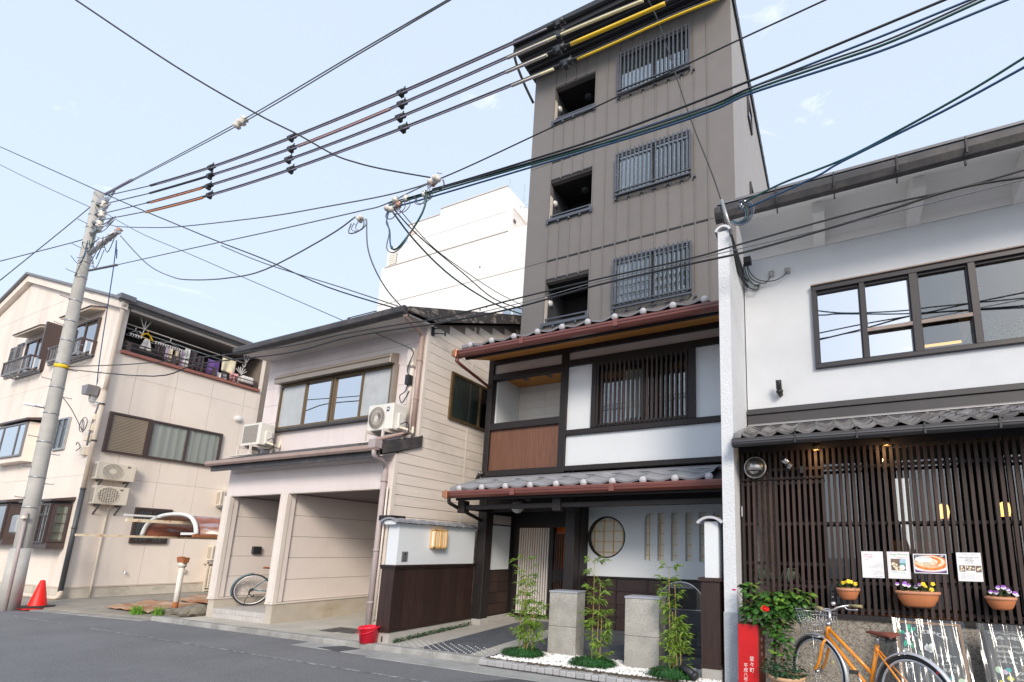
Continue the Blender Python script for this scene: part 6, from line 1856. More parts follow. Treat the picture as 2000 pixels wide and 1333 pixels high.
for (tx_, ty_, tz_) in ((-0.95,5.55,1.05),(-0.88,5.58,1.20),(-0.30,5.55,1.08),(-0.25,5.52,0.95),(-0.45,5.58,1.14),(-0.75,5.6,1.12),(-1.02,5.56,1.09)):
    mb.tube(smooth_pts([(-0.63,5.64,0.62),((-0.63+tx_)/2,5.6,0.85),(tx_,ty_,tz_)]), 0.007, 5, True, 0.003)
mb.build('branches', 'stem_brown', hb)
mb = MB()
for (c, r_, n) in (((-0.62,5.60,0.94),(0.30,0.13,0.13),230),((-0.80,5.58,0.88),(0.20,0.12,0.14),130),((-0.42,5.58,0.96),(0.20,0.12,0.12),130),
                   ((-0.88,5.58,1.10),(0.09,0.07,0.10),34),((-0.36,5.56,1.08),(0.10,0.07,0.07),30),((-0.62,5.58,0.76),(0.15,0.10,0.10),70),((-0.60,5.6,1.06),(0.2,0.1,0.06),60)):
    leaves(mb, c, r_, n, 0.055, 0.105, rnd, 0.25)
mb.build('foliage', 'leaf_hibiscus', hb)
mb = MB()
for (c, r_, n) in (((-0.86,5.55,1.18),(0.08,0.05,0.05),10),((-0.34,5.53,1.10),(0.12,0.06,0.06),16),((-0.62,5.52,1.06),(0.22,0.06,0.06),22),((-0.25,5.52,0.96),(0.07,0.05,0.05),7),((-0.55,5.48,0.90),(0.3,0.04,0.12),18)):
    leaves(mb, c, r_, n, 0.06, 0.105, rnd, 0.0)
mb.build('sunlit_tint_leaves', 'leaf_lime', hb)  # outer leaves: the sunlit look is put into the lime colour
mb = MB()
for k in range(7):
    a = 2*pi*k/7
    c = Vector((-0.70,5.455,0.925))+Vector((cos(a)*0.018, 0.004*k-0.012, sin(a)*0.016))
    mb.add([c+Vector((cos(b)*0.030, -0.012*cos(b-a), sin(b)*0.026)) for b in [2*pi*j/9 for j in range(9)]], [tuple(range(9))])
mb.ball((-0.70,5.445,0.925), 0.014, 8, 5)
mb.build('bloom', 'petal_red', hb)
MB().ball((-1.05,5.55,1.105), 0.016, 8, 6, (1.6,0.8,0.7)).build('bud', 'petal_pink', hb)

# ------------------------------------------------------------------ chalkboards under clear vinyl
def board(label, x0, x1, ztop, yb, yt, name='chalkboard'):
    t = thing(name, label, 'chalkboard', ((x0+x1)/2, yb, 0.02), 'chalkboards against the pebble wall')
    d = Vector((0, yt-yb, ztop-0.02)).normalized(); nrm = Vector((1,0,0)).cross(d)   # towards the street
    def P(u, s, o): 
        q = Vector((0, yb, 0.02)) + d*s + nrm*o
        return Vector((u, q.y, q.z))
    H_ = sqrt((yt-yb)**2+(ztop-0.02)**2)
    def slab(a, b_, s0, s1, o0, o1):
        vs = [P(a,s0,o0),P(b_,s0,o0),P(b_,s1,o0),P(a,s1,o0),P(a,s0,o1),P(b_,s0,o1),P(b_,s1,o1),P(a,s1,o1)]
        return vs, [(0,3,2,1),(4,5,6,7),(0,1,5,4),(1,2,6,5),(2,3,7,6),(3,0,4,7)]
    MB().add(*slab(x0+0.03, x1-0.03, 0.02, H_-0.025, -0.012, 0.0)).build('slate', 'chalkboard', t)
    fr = MB()
    fr.add(*slab(x0, x0+0.03, 0, H_, -0.016, 0.012)); fr.add(*slab(x1-0.03, x1, 0, H_, -0.016, 0.012)); fr.add(*slab(x0+0.03, x1-0.03, H_-0.025, H_, -0.016, 0.012))
    fr.build('frame', 'board_frame' if x0 < 1 else 'dark_timber', t)
    # crumpled vinyl cover
    n, m_ = 44, 12
    vs = []
    r2 = random.Random(int(x0*100))
    ph = [r2.uniform(0, 6.28) for _ in range(8)]
    for j in range(m_+1):
        s_ = H_*(0.10+0.93*j/m_)
        for i in range(n+1):
            u = x0-0.03+(x1-x0+0.06)*i/n
            o = 0.020 + 0.006*sin(i*0.9+ph[0])*(j/m_)**2 + 0.004*sin(i*1.7+j*0.35+ph[1]) + 0.006*sin(i*0.35-j*0.9+ph[2])
            vs.append(P(u, s_, o))
    MB().add(vs, [(j*(n+1)+i, j*(n+1)+i+1, (j+1)*(n+1)+i+1, (j+1)*(n+1)+i) for j in range(m_) for i in range(n)], True).build('vinyl_cover', 'vinyl', t)
    return t, P, d, H_
t, P, d, H_ = board('chalkboard with arched white name and coffee branch under clear vinyl, behind the orange bicycle', 0.575, 1.165, 0.835, 5.62, 5.92)
X_ = Vector((1,0,0))
def ch(body, size, m_, u, s_, align='LEFT', sh=0.0, rot=0.0):
    xd = (X_*cos(rot)+d*sin(rot)); yd = (d*cos(rot)-X_*sin(rot))
    text(body, size, m_, t, P(u, s_, 0.004), xd, yd, 'chalk_lettering', align, 1.0, sh)
arc_txt = 'IL TOBANCHI'
for k, c_ in enumerate(arc_txt):
    f_ = k/(len(arc_txt)-1)
    u = 0.735+0.285*f_
    s_ = H_-0.165+0.055*(1-(2*f_-1)**2) - 0.008*f_
    ch(c_, 0.052, 'chalk_white', u, s_, 'CENTER', 0, R(22)*(1-2*f_))
def blob(m_, pts):
    MB().add([P(u, s_, 0.0045) for u, s_ in pts], [tuple(range(len(pts)))]).build('chalk_drawing', m_, t)
def leafp(u, s_, l, w_, a): 
    out = []
    for (x_, y_) in ((0,0),(0.3,0.5),(0.65,0.45),(1,0),(0.65,-0.45),(0.3,-0.5)):
        out.append((u+l*x_*cos(a)-w_*y_*sin(a), s_+l*x_*sin(a)+w_*y_*cos(a)))
    return out
for (u, s_, l, w_, a) in ((0.685,H_-0.10,0.085,0.038,1.25),(0.70,H_-0.115,0.09,0.036,0.75),(0.665,H_-0.125,0.085,0.036,2.75),(0.665,H_-0.19,0.08,0.036,-1.9),(0.68,H_-0.20,0.08,0.036,-1.05)):
    blob('chalk_green', leafp(u, s_, l, w_, a))
for (u, s_) in ((0.67,H_-0.13),(0.692,H_-0.125),(0.682,H_-0.165),(0.665,H_-0.175),(0.70,H_-0.155)):
    blob('chalk_lilac', [(u+0.014*cos(2*pi*k/10), s_+0.014*sin(2*pi*k/10)) for k in range(10)])
for (l, a) in ((0.10,1.05),(0.075,0.55),(0.075,1.6),(0.055,0.15),(0.055,2.0)): blob('chalk_white', leafp(0.845, H_-0.285, l, 0.036, a))
ch('カウンター', 0.036, 'chalk_white', 0.905, H_-0.335); ch('&', 0.036, 'chalk_white', 0.985, H_-0.375); ch('テーブル', 0.036, 'chalk_white', 0.935, H_-0.415)
ch('2F', 0.05, 'chalk_mint', 0.755, H_-0.335)
ch('席あり', 0.04, 'chalk_white', 0.95, H_-0.47)
for k, c_ in enumerate('営業中'): ch(c_, 0.062, 'chalk_white', 0.625, H_-0.325-k*0.075)
for (m_, u, s_, l, w_, a) in (('chalk_lilac',1.02,0.28,0.06,0.05,0.3),('chalk_mint',1.09,0.30,0.055,0.06,1.4),('chalk_teal',1.0,0.33,0.05,0.03,0.7)): blob(m_, leafp(u, s_, l, w_, a))
bt, P, d, H_ = board('black chalkboard menu with coffee list and fruit drawings, right of the other board', 1.315, 1.93, 0.835, 5.62, 5.88)
t = bt
ch('Caffè  ¥480', 0.048, 'chalk_white', 1.395, H_-0.115)
for k, s2 in enumerate(('Espresso Solo / Doppio', 'Espresso Macchiato', 'Americano   Cappuccino', 'Caffè Latte')): ch(s2, 0.034, 'chalk_white', 1.415, H_-0.185-k*0.048)
ch('Soda', 0.058, 'chalk_white', 1.53, H_-0.425); ch('Pink Grapefruit', 0.03, 'chalk_white', 1.535, H_-0.475); ch('Blood Orange', 0.03, 'chalk_white', 1.535, H_-0.515)
for (m_, u, s_, rx, rz) in (('chalk_mint',1.405,H_-0.395,0.026,0.030),('chalk_lilac',1.452,H_-0.410,0.028,0.023),('chalk_teal',1.485,H_-0.390,0.023,0.022),('chalk_yellow',1.485,H_-0.465,0.028,0.020),('chalk_yellow',1.41,H_-0.515,0.022,0.03)):
    blob(m_, [(u+rx*cos(2*pi*k/14), s_+rz*sin(2*pi*k/14)) for k in range(14)])
gl = []
for k in range(30): gl.append(P(1.36+k*0.018, H_-0.05-0.018*abs(sin(k*0.55)), 0.006))
MB().tube(gl, 0.0025, 4).build('chalk_garland', 'chalk_white', t)

# ------------------------------------------------------------------ white apartment block far behind
BG = thing('white_block', 'plain white concrete apartment block rising behind the garage house', 'building', (-23, 28, 0))
mb = MB()
mb.box(-29.6, -12.0, 22.0, 34, 0, 21.9)
mb.box(-29.2, -27.2, 22.0, 33, 21.9, 22.0); mb.box(-29.2, -18.5, 22.02, 33, 21.9, 23.4)
mb.box(-27.2, -18.5, 22.0, 32.8, 23.4, 24.85)
mb.box(-24.28, -18.5, 22.0, 26, 24.85, 25.28)
mb.build('wall', 'bg_white', BG)
mb = MB()
mb.box(-29.3,-29.2+11,21.95,22.0,21.86,21.93); mb.box(-24.3,-18.45,21.95,22.05,25.28,25.34); mb.box(-27.3,-24.28,21.95,22.05,24.85,24.90); mb.box(-29.7,-12,21.97,22.0,18.9,18.93)
mb.build('coping', 'ivory_trim', BG)
MB().box(-28.9,-28.15,21.96,22.0,21.95,22.85).build('glass_block_panel', 'obscure_grey', BG)
gb = MB()
for i in range(4):
    for j in range(5): gb.box(-28.88+i*0.185, -28.72+i*0.185, 21.94, 21.97, 21.97+j*0.175, 22.12+j*0.175)
gb.build('glass_block', 'shoji_paper', BG)
MB().box(-27.1,-26.4,21.97,22.0,23.95,24.15).build('vent_slot', 'cream_trim', BG)
MB().box(-18.52,-18.47,22.66,24.4,22.3,24.15).build('stair_opening', 'ivory_trim', BG)
MB().prism([(22.66,24.15),(24.4,24.15),(24.4,23.85)], 'x', -18.47, -18.44).build('stair_soffit', 'cream_trim', BG)
MB().box(-18.46,-18.40,22.75,22.95,23.15,23.35).build('wall_light', 'dark_grey_metal', BG)
window(BG, ('y', 22.0), -18.30, -16.6, 15.2, 16.35, (0.5,), 0.10, 0.06, 'plastic_white', 'pane_half', back='blind_pale')
for (xx, zz) in ((-20.3,19.8),(-19.5,16.8),(-20.0,16.7)): MB().ball((xx,21.97,zz), 0.05, 8, 5).build('vent_cap', 'plastic_black', BG)
an = MB()
an.tube([(-18.3,23.5,25.2),(-18.3,23.5,26.6)], 0.015, 5); an.tube([(-18.75,22.5,25.3),(-18.75,22.5,26.3)], 0.012, 5)
an.solo('lightning_rod', 'galvanised', 'thin metal rods on top of the white apartment block', 'rod')
an = MB()
an.tube([(-17.6,23.5,21.9),(-17.6,23.5,24.7)], 0.02, 5); an.tube([(-18.2,22.9,24.35),(-16.8,24.2,24.55)], 0.015, 5)
for k in range(7):
    q = Vector((-18.1+k*0.2, 23.0+k*0.18, 24.37+k*0.027)); an.tube([q+Vector((-0.25,0.2,0)), q+Vector((0.25,-0.2,0))], 0.01, 4)
an.solo('tv_antenna', 'galvanised', 'yagi television antenna beside the dark hotel tower', 'antenna')

# ------------------------------------------------------------------ utility pole
def pole_c(z):
    t = (z+0.07)/11.32
    return Vector((-17.90-0.62*t, 4.93, z))
PL = thing('utility_pole', 'tall tapered concrete utility pole with tangled wiring, beside the red cone', 'utility pole', (-17.9, 4.93, RZ))
MB().tube([pole_c(z) for z in (RZ-0.1, 2.8, 5.6, 8.4, 11.25)], [0.150,0.138,0.125,0.113,0.100], 20).build('shaft', 'concrete_pole', PL)
MB().tube([pole_c(RZ-0.1)+Vector((0.02,-0.02,0)), pole_c(1.35)+Vector((0.02,-0.02,0))], [0.18,0.165], 20).build('sleeve', 'concrete_pole', PL)
MB().tube([pole_c(RZ)+Vector((0.17,-0.10,0)), pole_c(2.2)+Vector((0.15,-0.09,0))], 0.032, 8).build('ground_conduit', 'pipe_mauve', PL)
for z in (0.8, 1.35, 2.35, 3.1, 4.0, 4.75, 5.45, 6.1, 6.75, 7.3, 7.9, 8.6, 9.05, 9.6, 10.1, 10.5, 10.9):
    c = pole_c(z); r_ = 0.150-0.0045*z
    mb = MB().lathe([(r_+0.001,-0.02),(r_+0.007,-0.02),(r_+0.007,0.02),(r_+0.001,0.02)], c, (0,0,1), 20)
    mb.build('band', 'galvanised', PL)
for k in range(22):
    z = 2.2+k*0.38
    c = pole_c(z); s_ = 1 if k%2 else -1
    MB().tube([c+Vector((0.02*s_,-0.08*s_,0)), c+Vector((0.06*s_,-0.30*s_,0.0)), c+Vector((0.06*s_,-0.30*s_,0.03))], 0.010, 5).build('step', 'galvanised', PL)
MB().lathe([(0.128,-0.05),(0.133,-0.05),(0.133,0.05),(0.128,0.05)], pole_c(6.02), (0,0,1), 20).build('marker_band', 'tube_yellow', PL)
# low-voltage rack and crossarm hardware on the street side
mb = MB()
for z in (10.85, 10.55, 10.25, 9.95): mb.box(-18.45, -17.9, 4.89, 4.97, z-0.05, z+0.05)
mb.build('bracket', 'galvanised', PL)
for z in (10.7, 10.4, 10.1):
    mb = MB().lathe([(0,0),(0.06,0.01),(0.085,0.06),(0.05,0.10),(0.085,0.14),(0.06,0.20),(0,0.21)], (-17.98,4.93,z-0.1), (0,0,1), 12)
    mb.build('insulator', 'porcelain', PL)
mb = MB().tube([(-18.2,4.93,9.25),(-16.75,4.93,9.55)], 0.05, 6)
mb.build('crossarm', 'galvanised', PL)
for k in range(5):
    x = -17.7+k*0.22
    MB().lathe([(0,0),(0.055,0.0),(0.07,0.05),(0.04,0.09),(0.07,0.13),(0.0,0.16)], (x,4.93,9.35+k*0.045), (0,0.3,1), 10).build('insulator', 'porcelain' if k%2 else 'porcelain_rust', PL)
rw_ = random.Random(4)
for k in range(14):
    a = Vector((rw_.uniform(-18.1,-16.9), 4.85+rw_.uniform(-0.1,0.2), rw_.uniform(9.0,9.6)))
    b_ = a+Vector((rw_.uniform(-0.7,0.7), rw_.uniform(-0.15,0.15), rw_.uniform(-0.5,0.3)))
    m_ = (a+b_)/2+Vector((rw_.uniform(-0.2,0.2),0,-rw_.uniform(0.1,0.45)))
    MB().tube(smooth_pts([a,m_,b_]), 0.009, 5).build('jumper_wire', ('cable_blue','cable_grey','cable_green','cable_black')[k%4], PL)
for k in range(10):
    z = rw_.uniform(9.6,10.9)
    a = pole_c(z)+Vector((0.1,-0.05,0)); b_ = a+Vector((rw_.uniform(0.5,1.5),0,rw_.uniform(-0.5,0.1)))
    MB().tube(smooth_pts([a,(a+b_)/2+Vector((0.1,0,-0.2)),b_,b_+Vector((-0.4,0,-0.1))]), 0.008, 5).build('jumper_wire', 'cable_grey', PL)
lt_ = thing('street_lamp', 'flat white street lamp arm on the utility pole', 'street lamp', pole_c(4.9))
MB().prism([(-19.60,5.16),(-18.28,4.95),(-18.28,4.88),(-19.55,5.10)], 'y', 4.78, 5.0).build('lamp_head', 'plastic_white', lt_, 0.01)
MB().prism([(-19.50,5.098),(-18.60,4.935),(-18.60,4.925),(-19.50,5.085)], 'y', 4.81, 4.97).build('lens', 'obscure_grey', lt_)
MB().tube([(-18.30,4.9,4.91),(-18.16,4.92,4.86)], 0.03, 8).build('arm', 'galvanised', lt_)
MB().box(-18.52, -18.16, 4.80, 5.0, 1.72, 2.16).solo('pole_box', 'galvanised', 'small grey cabinet strapped to the left of the pole', 'box', bevel=0.03)
MB().lathe([(0,0),(0.05,0.01),(0.06,0.06),(0.0,0.10)], (-17.83,4.82,2.05), (0.3,-0.4,1), 10).solo('cable_anchor', 'ac_cream', 'small pale cable anchor low on the pole', 'cable anchor')

# ------------------------------------------------------------------ overhead wires
WIRES = {  # cable points unprojected from image pixels onto chosen vertical planes
 'c1':[(-17.83,4.91,10.94),(-15.62,4.96,10.57),(-12.94,5.02,10.25),(-10.12,5.08,10.04),(-6.96,5.15,9.92),(-3.61,5.22,9.89),(-2.73,5.24,9.90)],
 'c2':[(-17.97,4.91,10.71),(-15.56,4.96,10.33),(-12.92,5.02,10.02),(-10.01,5.08,9.75),(-6.92,5.15,9.65),(-3.57,5.22,9.64),(-2.14,5.25,9.60)],
 'c3':[(-17.81,4.91,10.38),(-15.58,4.96,10.06),(-12.87,5.02,9.74),(-10.04,5.08,9.49),(-6.92,5.15,9.36),(-3.55,5.22,9.36),(-1.80,5.26,9.37)],
 'c4':[(-17.98,4.91,10.21),(-15.49,4.96,9.79),(-12.76,5.02,9.45),(-9.90,5.08,9.21),(-6.80,5.15,9.08),(-3.42,5.23,9.04),(-1.80,5.26,9.08),(-1.02,5.28,9.07)],
 'guard1':[(-17.77,4.84,10.90),(-15.75,4.66,10.53),(-9.98,4.12,9.43),(-6.14,3.77,8.83),(-4.15,3.58,8.49)],
 'guard2':[(-17.69,4.83,10.82),(-15.72,4.65,10.47),(-9.92,4.12,9.36),(-6.14,3.77,8.78),(-4.22,3.59,8.48)],
 'over':[(-8.71,1.73,8.48),(-7.89,2.49,7.92),(-7.21,3.13,7.55),(-6.80,3.51,7.38),(-6.46,3.83,7.21),(-6.23,4.05,7.18),(-6.03,4.23,7.18),(-5.77,4.47,7.21),(-5.50,4.72,7.25)],
 'm1':[(-17.54,4.95,10.02),(-17.00,4.95,9.78),(-15.44,4.96,9.32),(-13.68,4.96,8.85),(-10.29,4.97,8.13),(-8.37,4.98,7.80),(-6.90,4.98,7.56),(-6.11,4.98,7.48),(-5.75,4.98,7.47)],
 'm2':[(-18.04,4.95,8.74),(-16.49,4.96,8.54),(-13.45,4.96,8.16),(-10.20,4.97,7.75),(-8.32,4.98,7.53),(-7.39,4.98,7.42),(-6.87,4.98,7.37),(-6.10,4.98,7.44),(-5.75,4.98,7.46)],
 'w5':[(-5.58,4.98,7.47),(-4.89,4.99,7.52),(-3.48,4.99,7.64),(-2.39,4.99,7.73),(-1.34,5.00,7.83),(-0.76,5.00,7.88),(0.29,5.00,7.96)],
 'k1':[(-5.73,4.98,7.32),(-5.03,4.99,7.28),(-3.80,4.99,7.21),(-2.76,4.99,7.16),(-1.70,5.00,7.18),(-1.03,5.00,7.20),(-0.28,5.00,7.23),(0.28,5.00,7.27),(1.49,5.00,7.35)],
 'k2':[(-6.53,4.98,7.30),(-5.73,4.98,7.29),(-3.80,4.99,7.16),(-2.75,4.99,7.10),(-1.70,5.00,7.08),(-1.03,5.00,7.06),(-0.63,5.00,7.11),(0.28,5.00,7.15),(0.93,5.00,7.18),(1.65,5.00,7.23)],
 'k3':[(-6.71,4.98,7.32),(-5.72,4.98,7.25),(-3.80,4.99,7.13),(-2.75,4.99,7.06),(-1.70,5.00,7.02),(-1.03,5.00,7.02),(-0.63,5.00,7.07),(0.27,5.00,7.06),(0.92,5.00,7.06),(1.76,5.00,7.17)],
 'k4':[(-6.68,4.98,7.25),(-5.71,4.98,7.18),(-3.80,4.99,7.08),(-2.75,4.99,7.02),(-1.70,5.00,6.98),(-1.03,5.00,6.98),(-0.63,5.00,7.03),(0.27,5.00,7.00),(0.92,5.00,6.99),(1.92,5.01,7.08)],
 'h1':[(-0.82,5.53,5.99),(-0.33,5.36,5.98),(0.35,5.13,5.88),(0.95,4.92,5.88),(1.49,4.73,5.91),(1.84,4.61,5.96),(2.03,4.54,5.98)],
 'h2':[(-0.75,5.51,5.89),(0.04,5.24,5.84),(0.35,5.13,5.86),(1.24,4.82,5.84),(1.83,4.61,5.86),(2.02,4.54,5.87)],
 's1':[(-6.64,4.95,7.22),(-6.64,5.54,6.97),(-6.63,6.44,6.81),(-6.63,7.68,6.90),(-6.62,8.68,7.14)],
 's2':[(-6.64,5.01,7.26),(-6.64,5.60,7.12),(-6.63,6.65,7.06),(-6.63,7.67,7.01),(-6.62,8.70,7.28)],
 's3':[(-6.64,5.07,7.35),(-6.64,5.84,7.13),(-6.63,6.64,7.12),(-6.63,7.75,7.21),(-6.62,8.73,7.39)],
 'd1':[(-7.21,4.96,7.17),(-7.21,5.04,6.70),(-7.21,5.22,6.39),(-7.21,5.50,6.14),(-7.20,5.79,5.99),(-7.20,5.96,5.91)],
 'm3':[(-16.63,4.95,9.40),(-14.89,4.96,8.18),(-13.58,4.96,7.54),(-12.71,4.97,7.27),(-11.30,4.97,6.99),(-9.99,4.97,6.88),(-8.24,4.98,7.14),(-7.55,4.98,7.34)],
 'p1':[(-17.95,5.00,10.47),(-17.31,5.10,10.10),(-16.27,5.25,9.54),(-14.83,5.47,8.87),(-12.61,5.80,7.82),(-11.78,5.93,7.43),(-10.81,6.07,6.97),(-9.33,6.29,6.27),(-8.62,6.40,5.96),(-7.60,6.55,5.48)],
 'p2':[(-24.01,4.13,14.04),(-20.52,4.51,12.29),(-17.76,4.81,10.90),(-16.34,4.96,10.19),(-14.23,5.19,9.17),(-12.84,5.34,8.50),(-11.14,5.52,7.71),(-9.29,5.72,6.78),(-7.37,5.93,6.00)],
 'p3':[(-12.69,5.36,8.36),(-11.13,5.53,7.62),(-8.96,5.76,6.73),(-7.42,5.93,6.08)],
 'q1':[(-23.92,4.21,13.41),(-21.50,4.53,12.18),(-19.09,4.86,11.00),(-18.19,4.98,10.57)],
 'q2':[(-20.24,4.06,8.43),(-19.13,4.59,9.98),(-18.55,4.88,10.85)],
 'q3':[(-20.35,4.00,8.99),(-19.05,4.63,9.54),(-18.82,4.75,9.65),(-18.47,4.91,9.80)],
 't1':[(-18.56,5.00,6.10),(-15.21,5.08,5.70),(-12.27,5.15,5.45),(-9.39,5.22,5.27),(-7.88,5.26,5.28),(-6.52,5.29,5.23),(-5.64,5.31,5.19),(-4.06,5.35,5.25),(-2.83,5.38,5.28),(-1.47,5.41,5.29),(-0.86,5.43,5.34),(0.56,5.46,5.43),(1.43,5.49,5.44),(2.05,5.50,5.48),(2.31,5.51,5.49)],
 't2':[(-18.53,5.00,6.04),(-13.89,5.11,5.24),(-12.23,5.15,5.30),(-9.36,5.22,5.13),(-7.86,5.26,5.19),(-6.51,5.29,5.15),(-5.63,5.31,5.10),(-4.25,5.35,5.10),(-2.82,5.38,5.19),(-1.47,5.41,5.21),(-0.69,5.43,5.22),(0.56,5.46,5.33),(1.43,5.49,5.44),(2.04,5.50,5.40),(2.29,5.51,5.37)],
 't3':[(-5.64,5.31,5.13),(-4.06,5.35,5.16),(-2.83,5.38,5.24),(-1.28,5.42,5.27),(0.56,5.46,5.31),(2.04,5.50,5.37),(2.29,5.51,5.38)],
 'f1':[(-2.09,5.31,9.64),(-1.94,5.38,9.21),(-1.65,5.53,8.07),(-1.49,5.61,7.47),(-1.27,5.71,6.76),(-1.14,5.78,6.27)],
 'g1':[(-19.52,5.75,10.58),(-19.68,5.86,9.83),(-19.86,5.98,8.58),(-20.09,6.13,7.03),(-20.30,6.27,6.09)],
 'g2':[(-18.58,5.11,5.38),(-19.17,5.54,5.15),(-19.89,6.07,4.68)],
}
def wire(key, name, m, label, r, group=None, n=6, k=5, a=0, b=None, dz=0.0, ext=0.0):
    P = [Vector(p) for p in WIRES[key]][a:b]
    P = [p+Vector((0,0,dz)) for p in P]
    if ext:                                           # carry on past the edge of the view
        d = (P[-1]-P[-2]).normalized(); P = P+[P[-1]+d*ext]
    return MB().tube(smooth_pts(P, k), r, n).solo(name, m, label, 'cable', group)
gm_ = 'four thick power cables above the street'
wire('c1', 'power_cable', 'cable_black', 'thick black power cable above the street, topmost of four', 0.026, gm_, 8, a=1, ext=3)
wire('c2', 'power_cable', 'cable_black', 'thick power cable above the street, second from the top of four', 0.023, gm_, 8, a=1, ext=3)
wire('c3', 'power_cable', 'cable_black', 'thick power cable above the street, third of four, under which the wide yellow tube starts', 0.023, gm_, 8, a=1, ext=3)
wire('c4', 'power_cable', 'cable_black', 'thick power cable above the street, lowest of four', 0.023, gm_, 8, a=1, ext=3)
for k in ('c1','c2','c3','c4'):
    d = {'c1':'topmost','c2':'second','c3':'third','c4':'lowest'}[k]
    P = [Vector(p) for p in WIRES[k][:2]]
    MB().tube(P, 0.012, 6).solo('lead_wire', 'cable_grey', 'thin lead from the pole into the %s thick power cable' % d, 'cable', 'leads from the pole to the power cables')
def along(key, x0, x1, off):
    P = smooth_pts(WIRES[key], 12)
    return [p+Vector(off) for p in P if x0 <= p.x <= x1]
MB().tube(along('c3', -3.5, 4, (0,-0.03,-0.055)), 0.026, 10).solo('yellow_tube', 'tube_yellow', 'wide yellow protective tube on the third power cable below the tower eave', 'cable guard', 'coloured tubes on the power cables')
MB().tube(along('c4', -3.3, 4, (0,-0.02,-0.05)), 0.016, 8).solo('yellow_tube', 'tube_yellow', 'narrow yellow protective tube on the lowest power cable', 'cable guard', 'coloured tubes on the power cables')
MB().tube(along('c2', -4.8, 4, (0,-0.02,-0.05)), 0.022, 8).solo('cream_tube', 'tube_cream', 'pale cream tube under the second power cable by the tower eave', 'cable guard', 'coloured tubes on the power cables')
MB().tube(along('c3', -4.8, -3.6, (0,-0.02,-0.05)), 0.020, 8).solo('cream_tube', 'tube_cream', 'short pale cream tube under the third power cable', 'cable guard', 'coloured tubes on the power cables')
MB().tube(along('c4', -4.6, -3.6, (0,-0.02,-0.05)), 0.020, 8).solo('cream_tube', 'tube_cream', 'short pale cream tube under the lowest power cable', 'cable guard', 'coloured tubes on the power cables')
MB().tube(along('c2', -10, -7.1, (0,-0.02,-0.05)), 0.020, 8).solo('orange_tube', 'tube_orange', 'orange strip under the second power cable left of the tower', 'cable guard', 'coloured tubes on the power cables')
MB().tube(along('c4', -15.5, -12.9, (0,-0.02,-0.05)), 0.020, 8).solo('orange_tube', 'tube_orange', 'orange strip under the lowest power cable near the pole', 'cable guard', 'coloured tubes on the power cables')
MB().tube(along('c3', -15.5, -12.9, (0,-0.02,-0.05)), 0.018, 8).solo('orange_tube', 'tube_orange', 'orange strip under the third power cable near the pole', 'cable guard', 'coloured tubes on the power cables')
for k, lab in (('c1','topmost'),('c2','second'),('c3','third'),('c4','lowest')):
    MB().tube(along(k, -15.4 if k == 'c1' else -12.8, -3.7, (0,-0.03,-0.062)), 0.013, 6).solo('messenger_wire', 'tube_lilac', 'pale lilac messenger wire running just under the %s power cable' % lab, 'cable', 'messenger wires under the power cables')
n_ = 0
for k, pts in {'c1':[(-12.94,5.02,10.25),(-10.07,5.08,10.04),(-6.96,5.15,9.92),(-3.59,5.22,9.88)],'c2':[(-12.92,5.02,10.02),(-10.01,5.08,9.75),(-6.92,5.15,9.65),(-3.57,5.22,9.64)],
               'c3':[(-12.88,5.02,9.73),(-10.04,5.08,9.50),(-6.92,5.15,9.36),(-3.56,5.22,9.36)],'c4':[(-12.76,5.02,9.46),(-9.9,5.08,9.21),(-6.8,5.15,9.08),(-3.42,5.23,9.04)]}.items():
    nm = {'c1':'topmost','c2':'second','c3':'third','c4':'lowest'}[k]
    for (p, wh) in zip(pts, ('nearest the pole', 'a third of the way from the pole', 'left of the tower', 'in front of the tower eave')):
        q = Vector(p)
        mb = MB().tube([q+Vector((-0.10,0,0.012)), q+Vector((0.10,0,-0.004))], 0.046, 8)
        mb.box(q.x-0.035, q.x+0.035, q.y-0.05, q.y+0.03, q.z-0.10, q.z+0.0)
        mb.tube([q+Vector((0.02,0,0.03)), q+Vector((0.07,0,0.10))], 0.010, 5)
        mb.solo('cable_clamp', 'cable_black', 'black clamp on the %s power cable, %s' % (nm, wh), 'cable clamp', 'clamps on the power cables')
g2 = 'thin wires overhead'
wire('guard1', 'guard_wire', 'cable_grey', 'upper of two parallel thin wires rising from the pole top to the upper right', 0.009, g2, ext=3)
wire('guard2', 'guard_wire', 'cable_grey', 'lower of two parallel thin wires rising from the pole top to the upper right', 0.009, g2, ext=3)
P = WIRES['guard1']
MB().tube([P[0], P[1]], 0.032, 8).solo('wire_sleeve', 'tube_lilac', 'thick violet-grey sleeve on the wire at the top of the pole', 'cable guard')
mb = MB()
for dx in (-0.10, 0.06): mb.lathe([(0,-0.09),(0.05,-0.08),(0.07,-0.03),(0.045,0.0),(0.07,0.03),(0.05,0.08),(0,0.09)], (-9.84+dx,4.11,9.38+dx*0.1), (0.5,0.1,0.8), 10)
mb.solo('strain_insulator', 'porcelain', 'white insulator where the two thin wires meet high left of the tower', 'insulator')
wire('over', 'drop_cable', 'cable_black', 'dark cable from the top left of the sky to the insulators left of the tower', 0.011, g2)
wire('m1', 'telephone_wire', 'cable_grey', 'thin wire from the pole sagging to the highest insulator cluster', 0.011, g2)
wire('m2', 'telephone_wire', 'cable_grey', 'thin support wire from the pole carrying the insulator clusters', 0.010, g2)
MB().tube([WIRES['m2'][0], WIRES['m2'][1]], 0.028, 8).solo('wire_sleeve', 'cable_grey', 'grey sleeve on the support wire above the cream house', 'cable guard')
wire('w5', 'telephone_wire', 'cable_black', 'thin black wire crossing the tower from its left to the top right', 0.010, g2, ext=2)
g3 = 'twisted service cables over the hotel'
wire('k1', 'service_cable', 'cable_black', 'black service cable over the hotel, topmost of the bundle', 0.014, g3, ext=2)
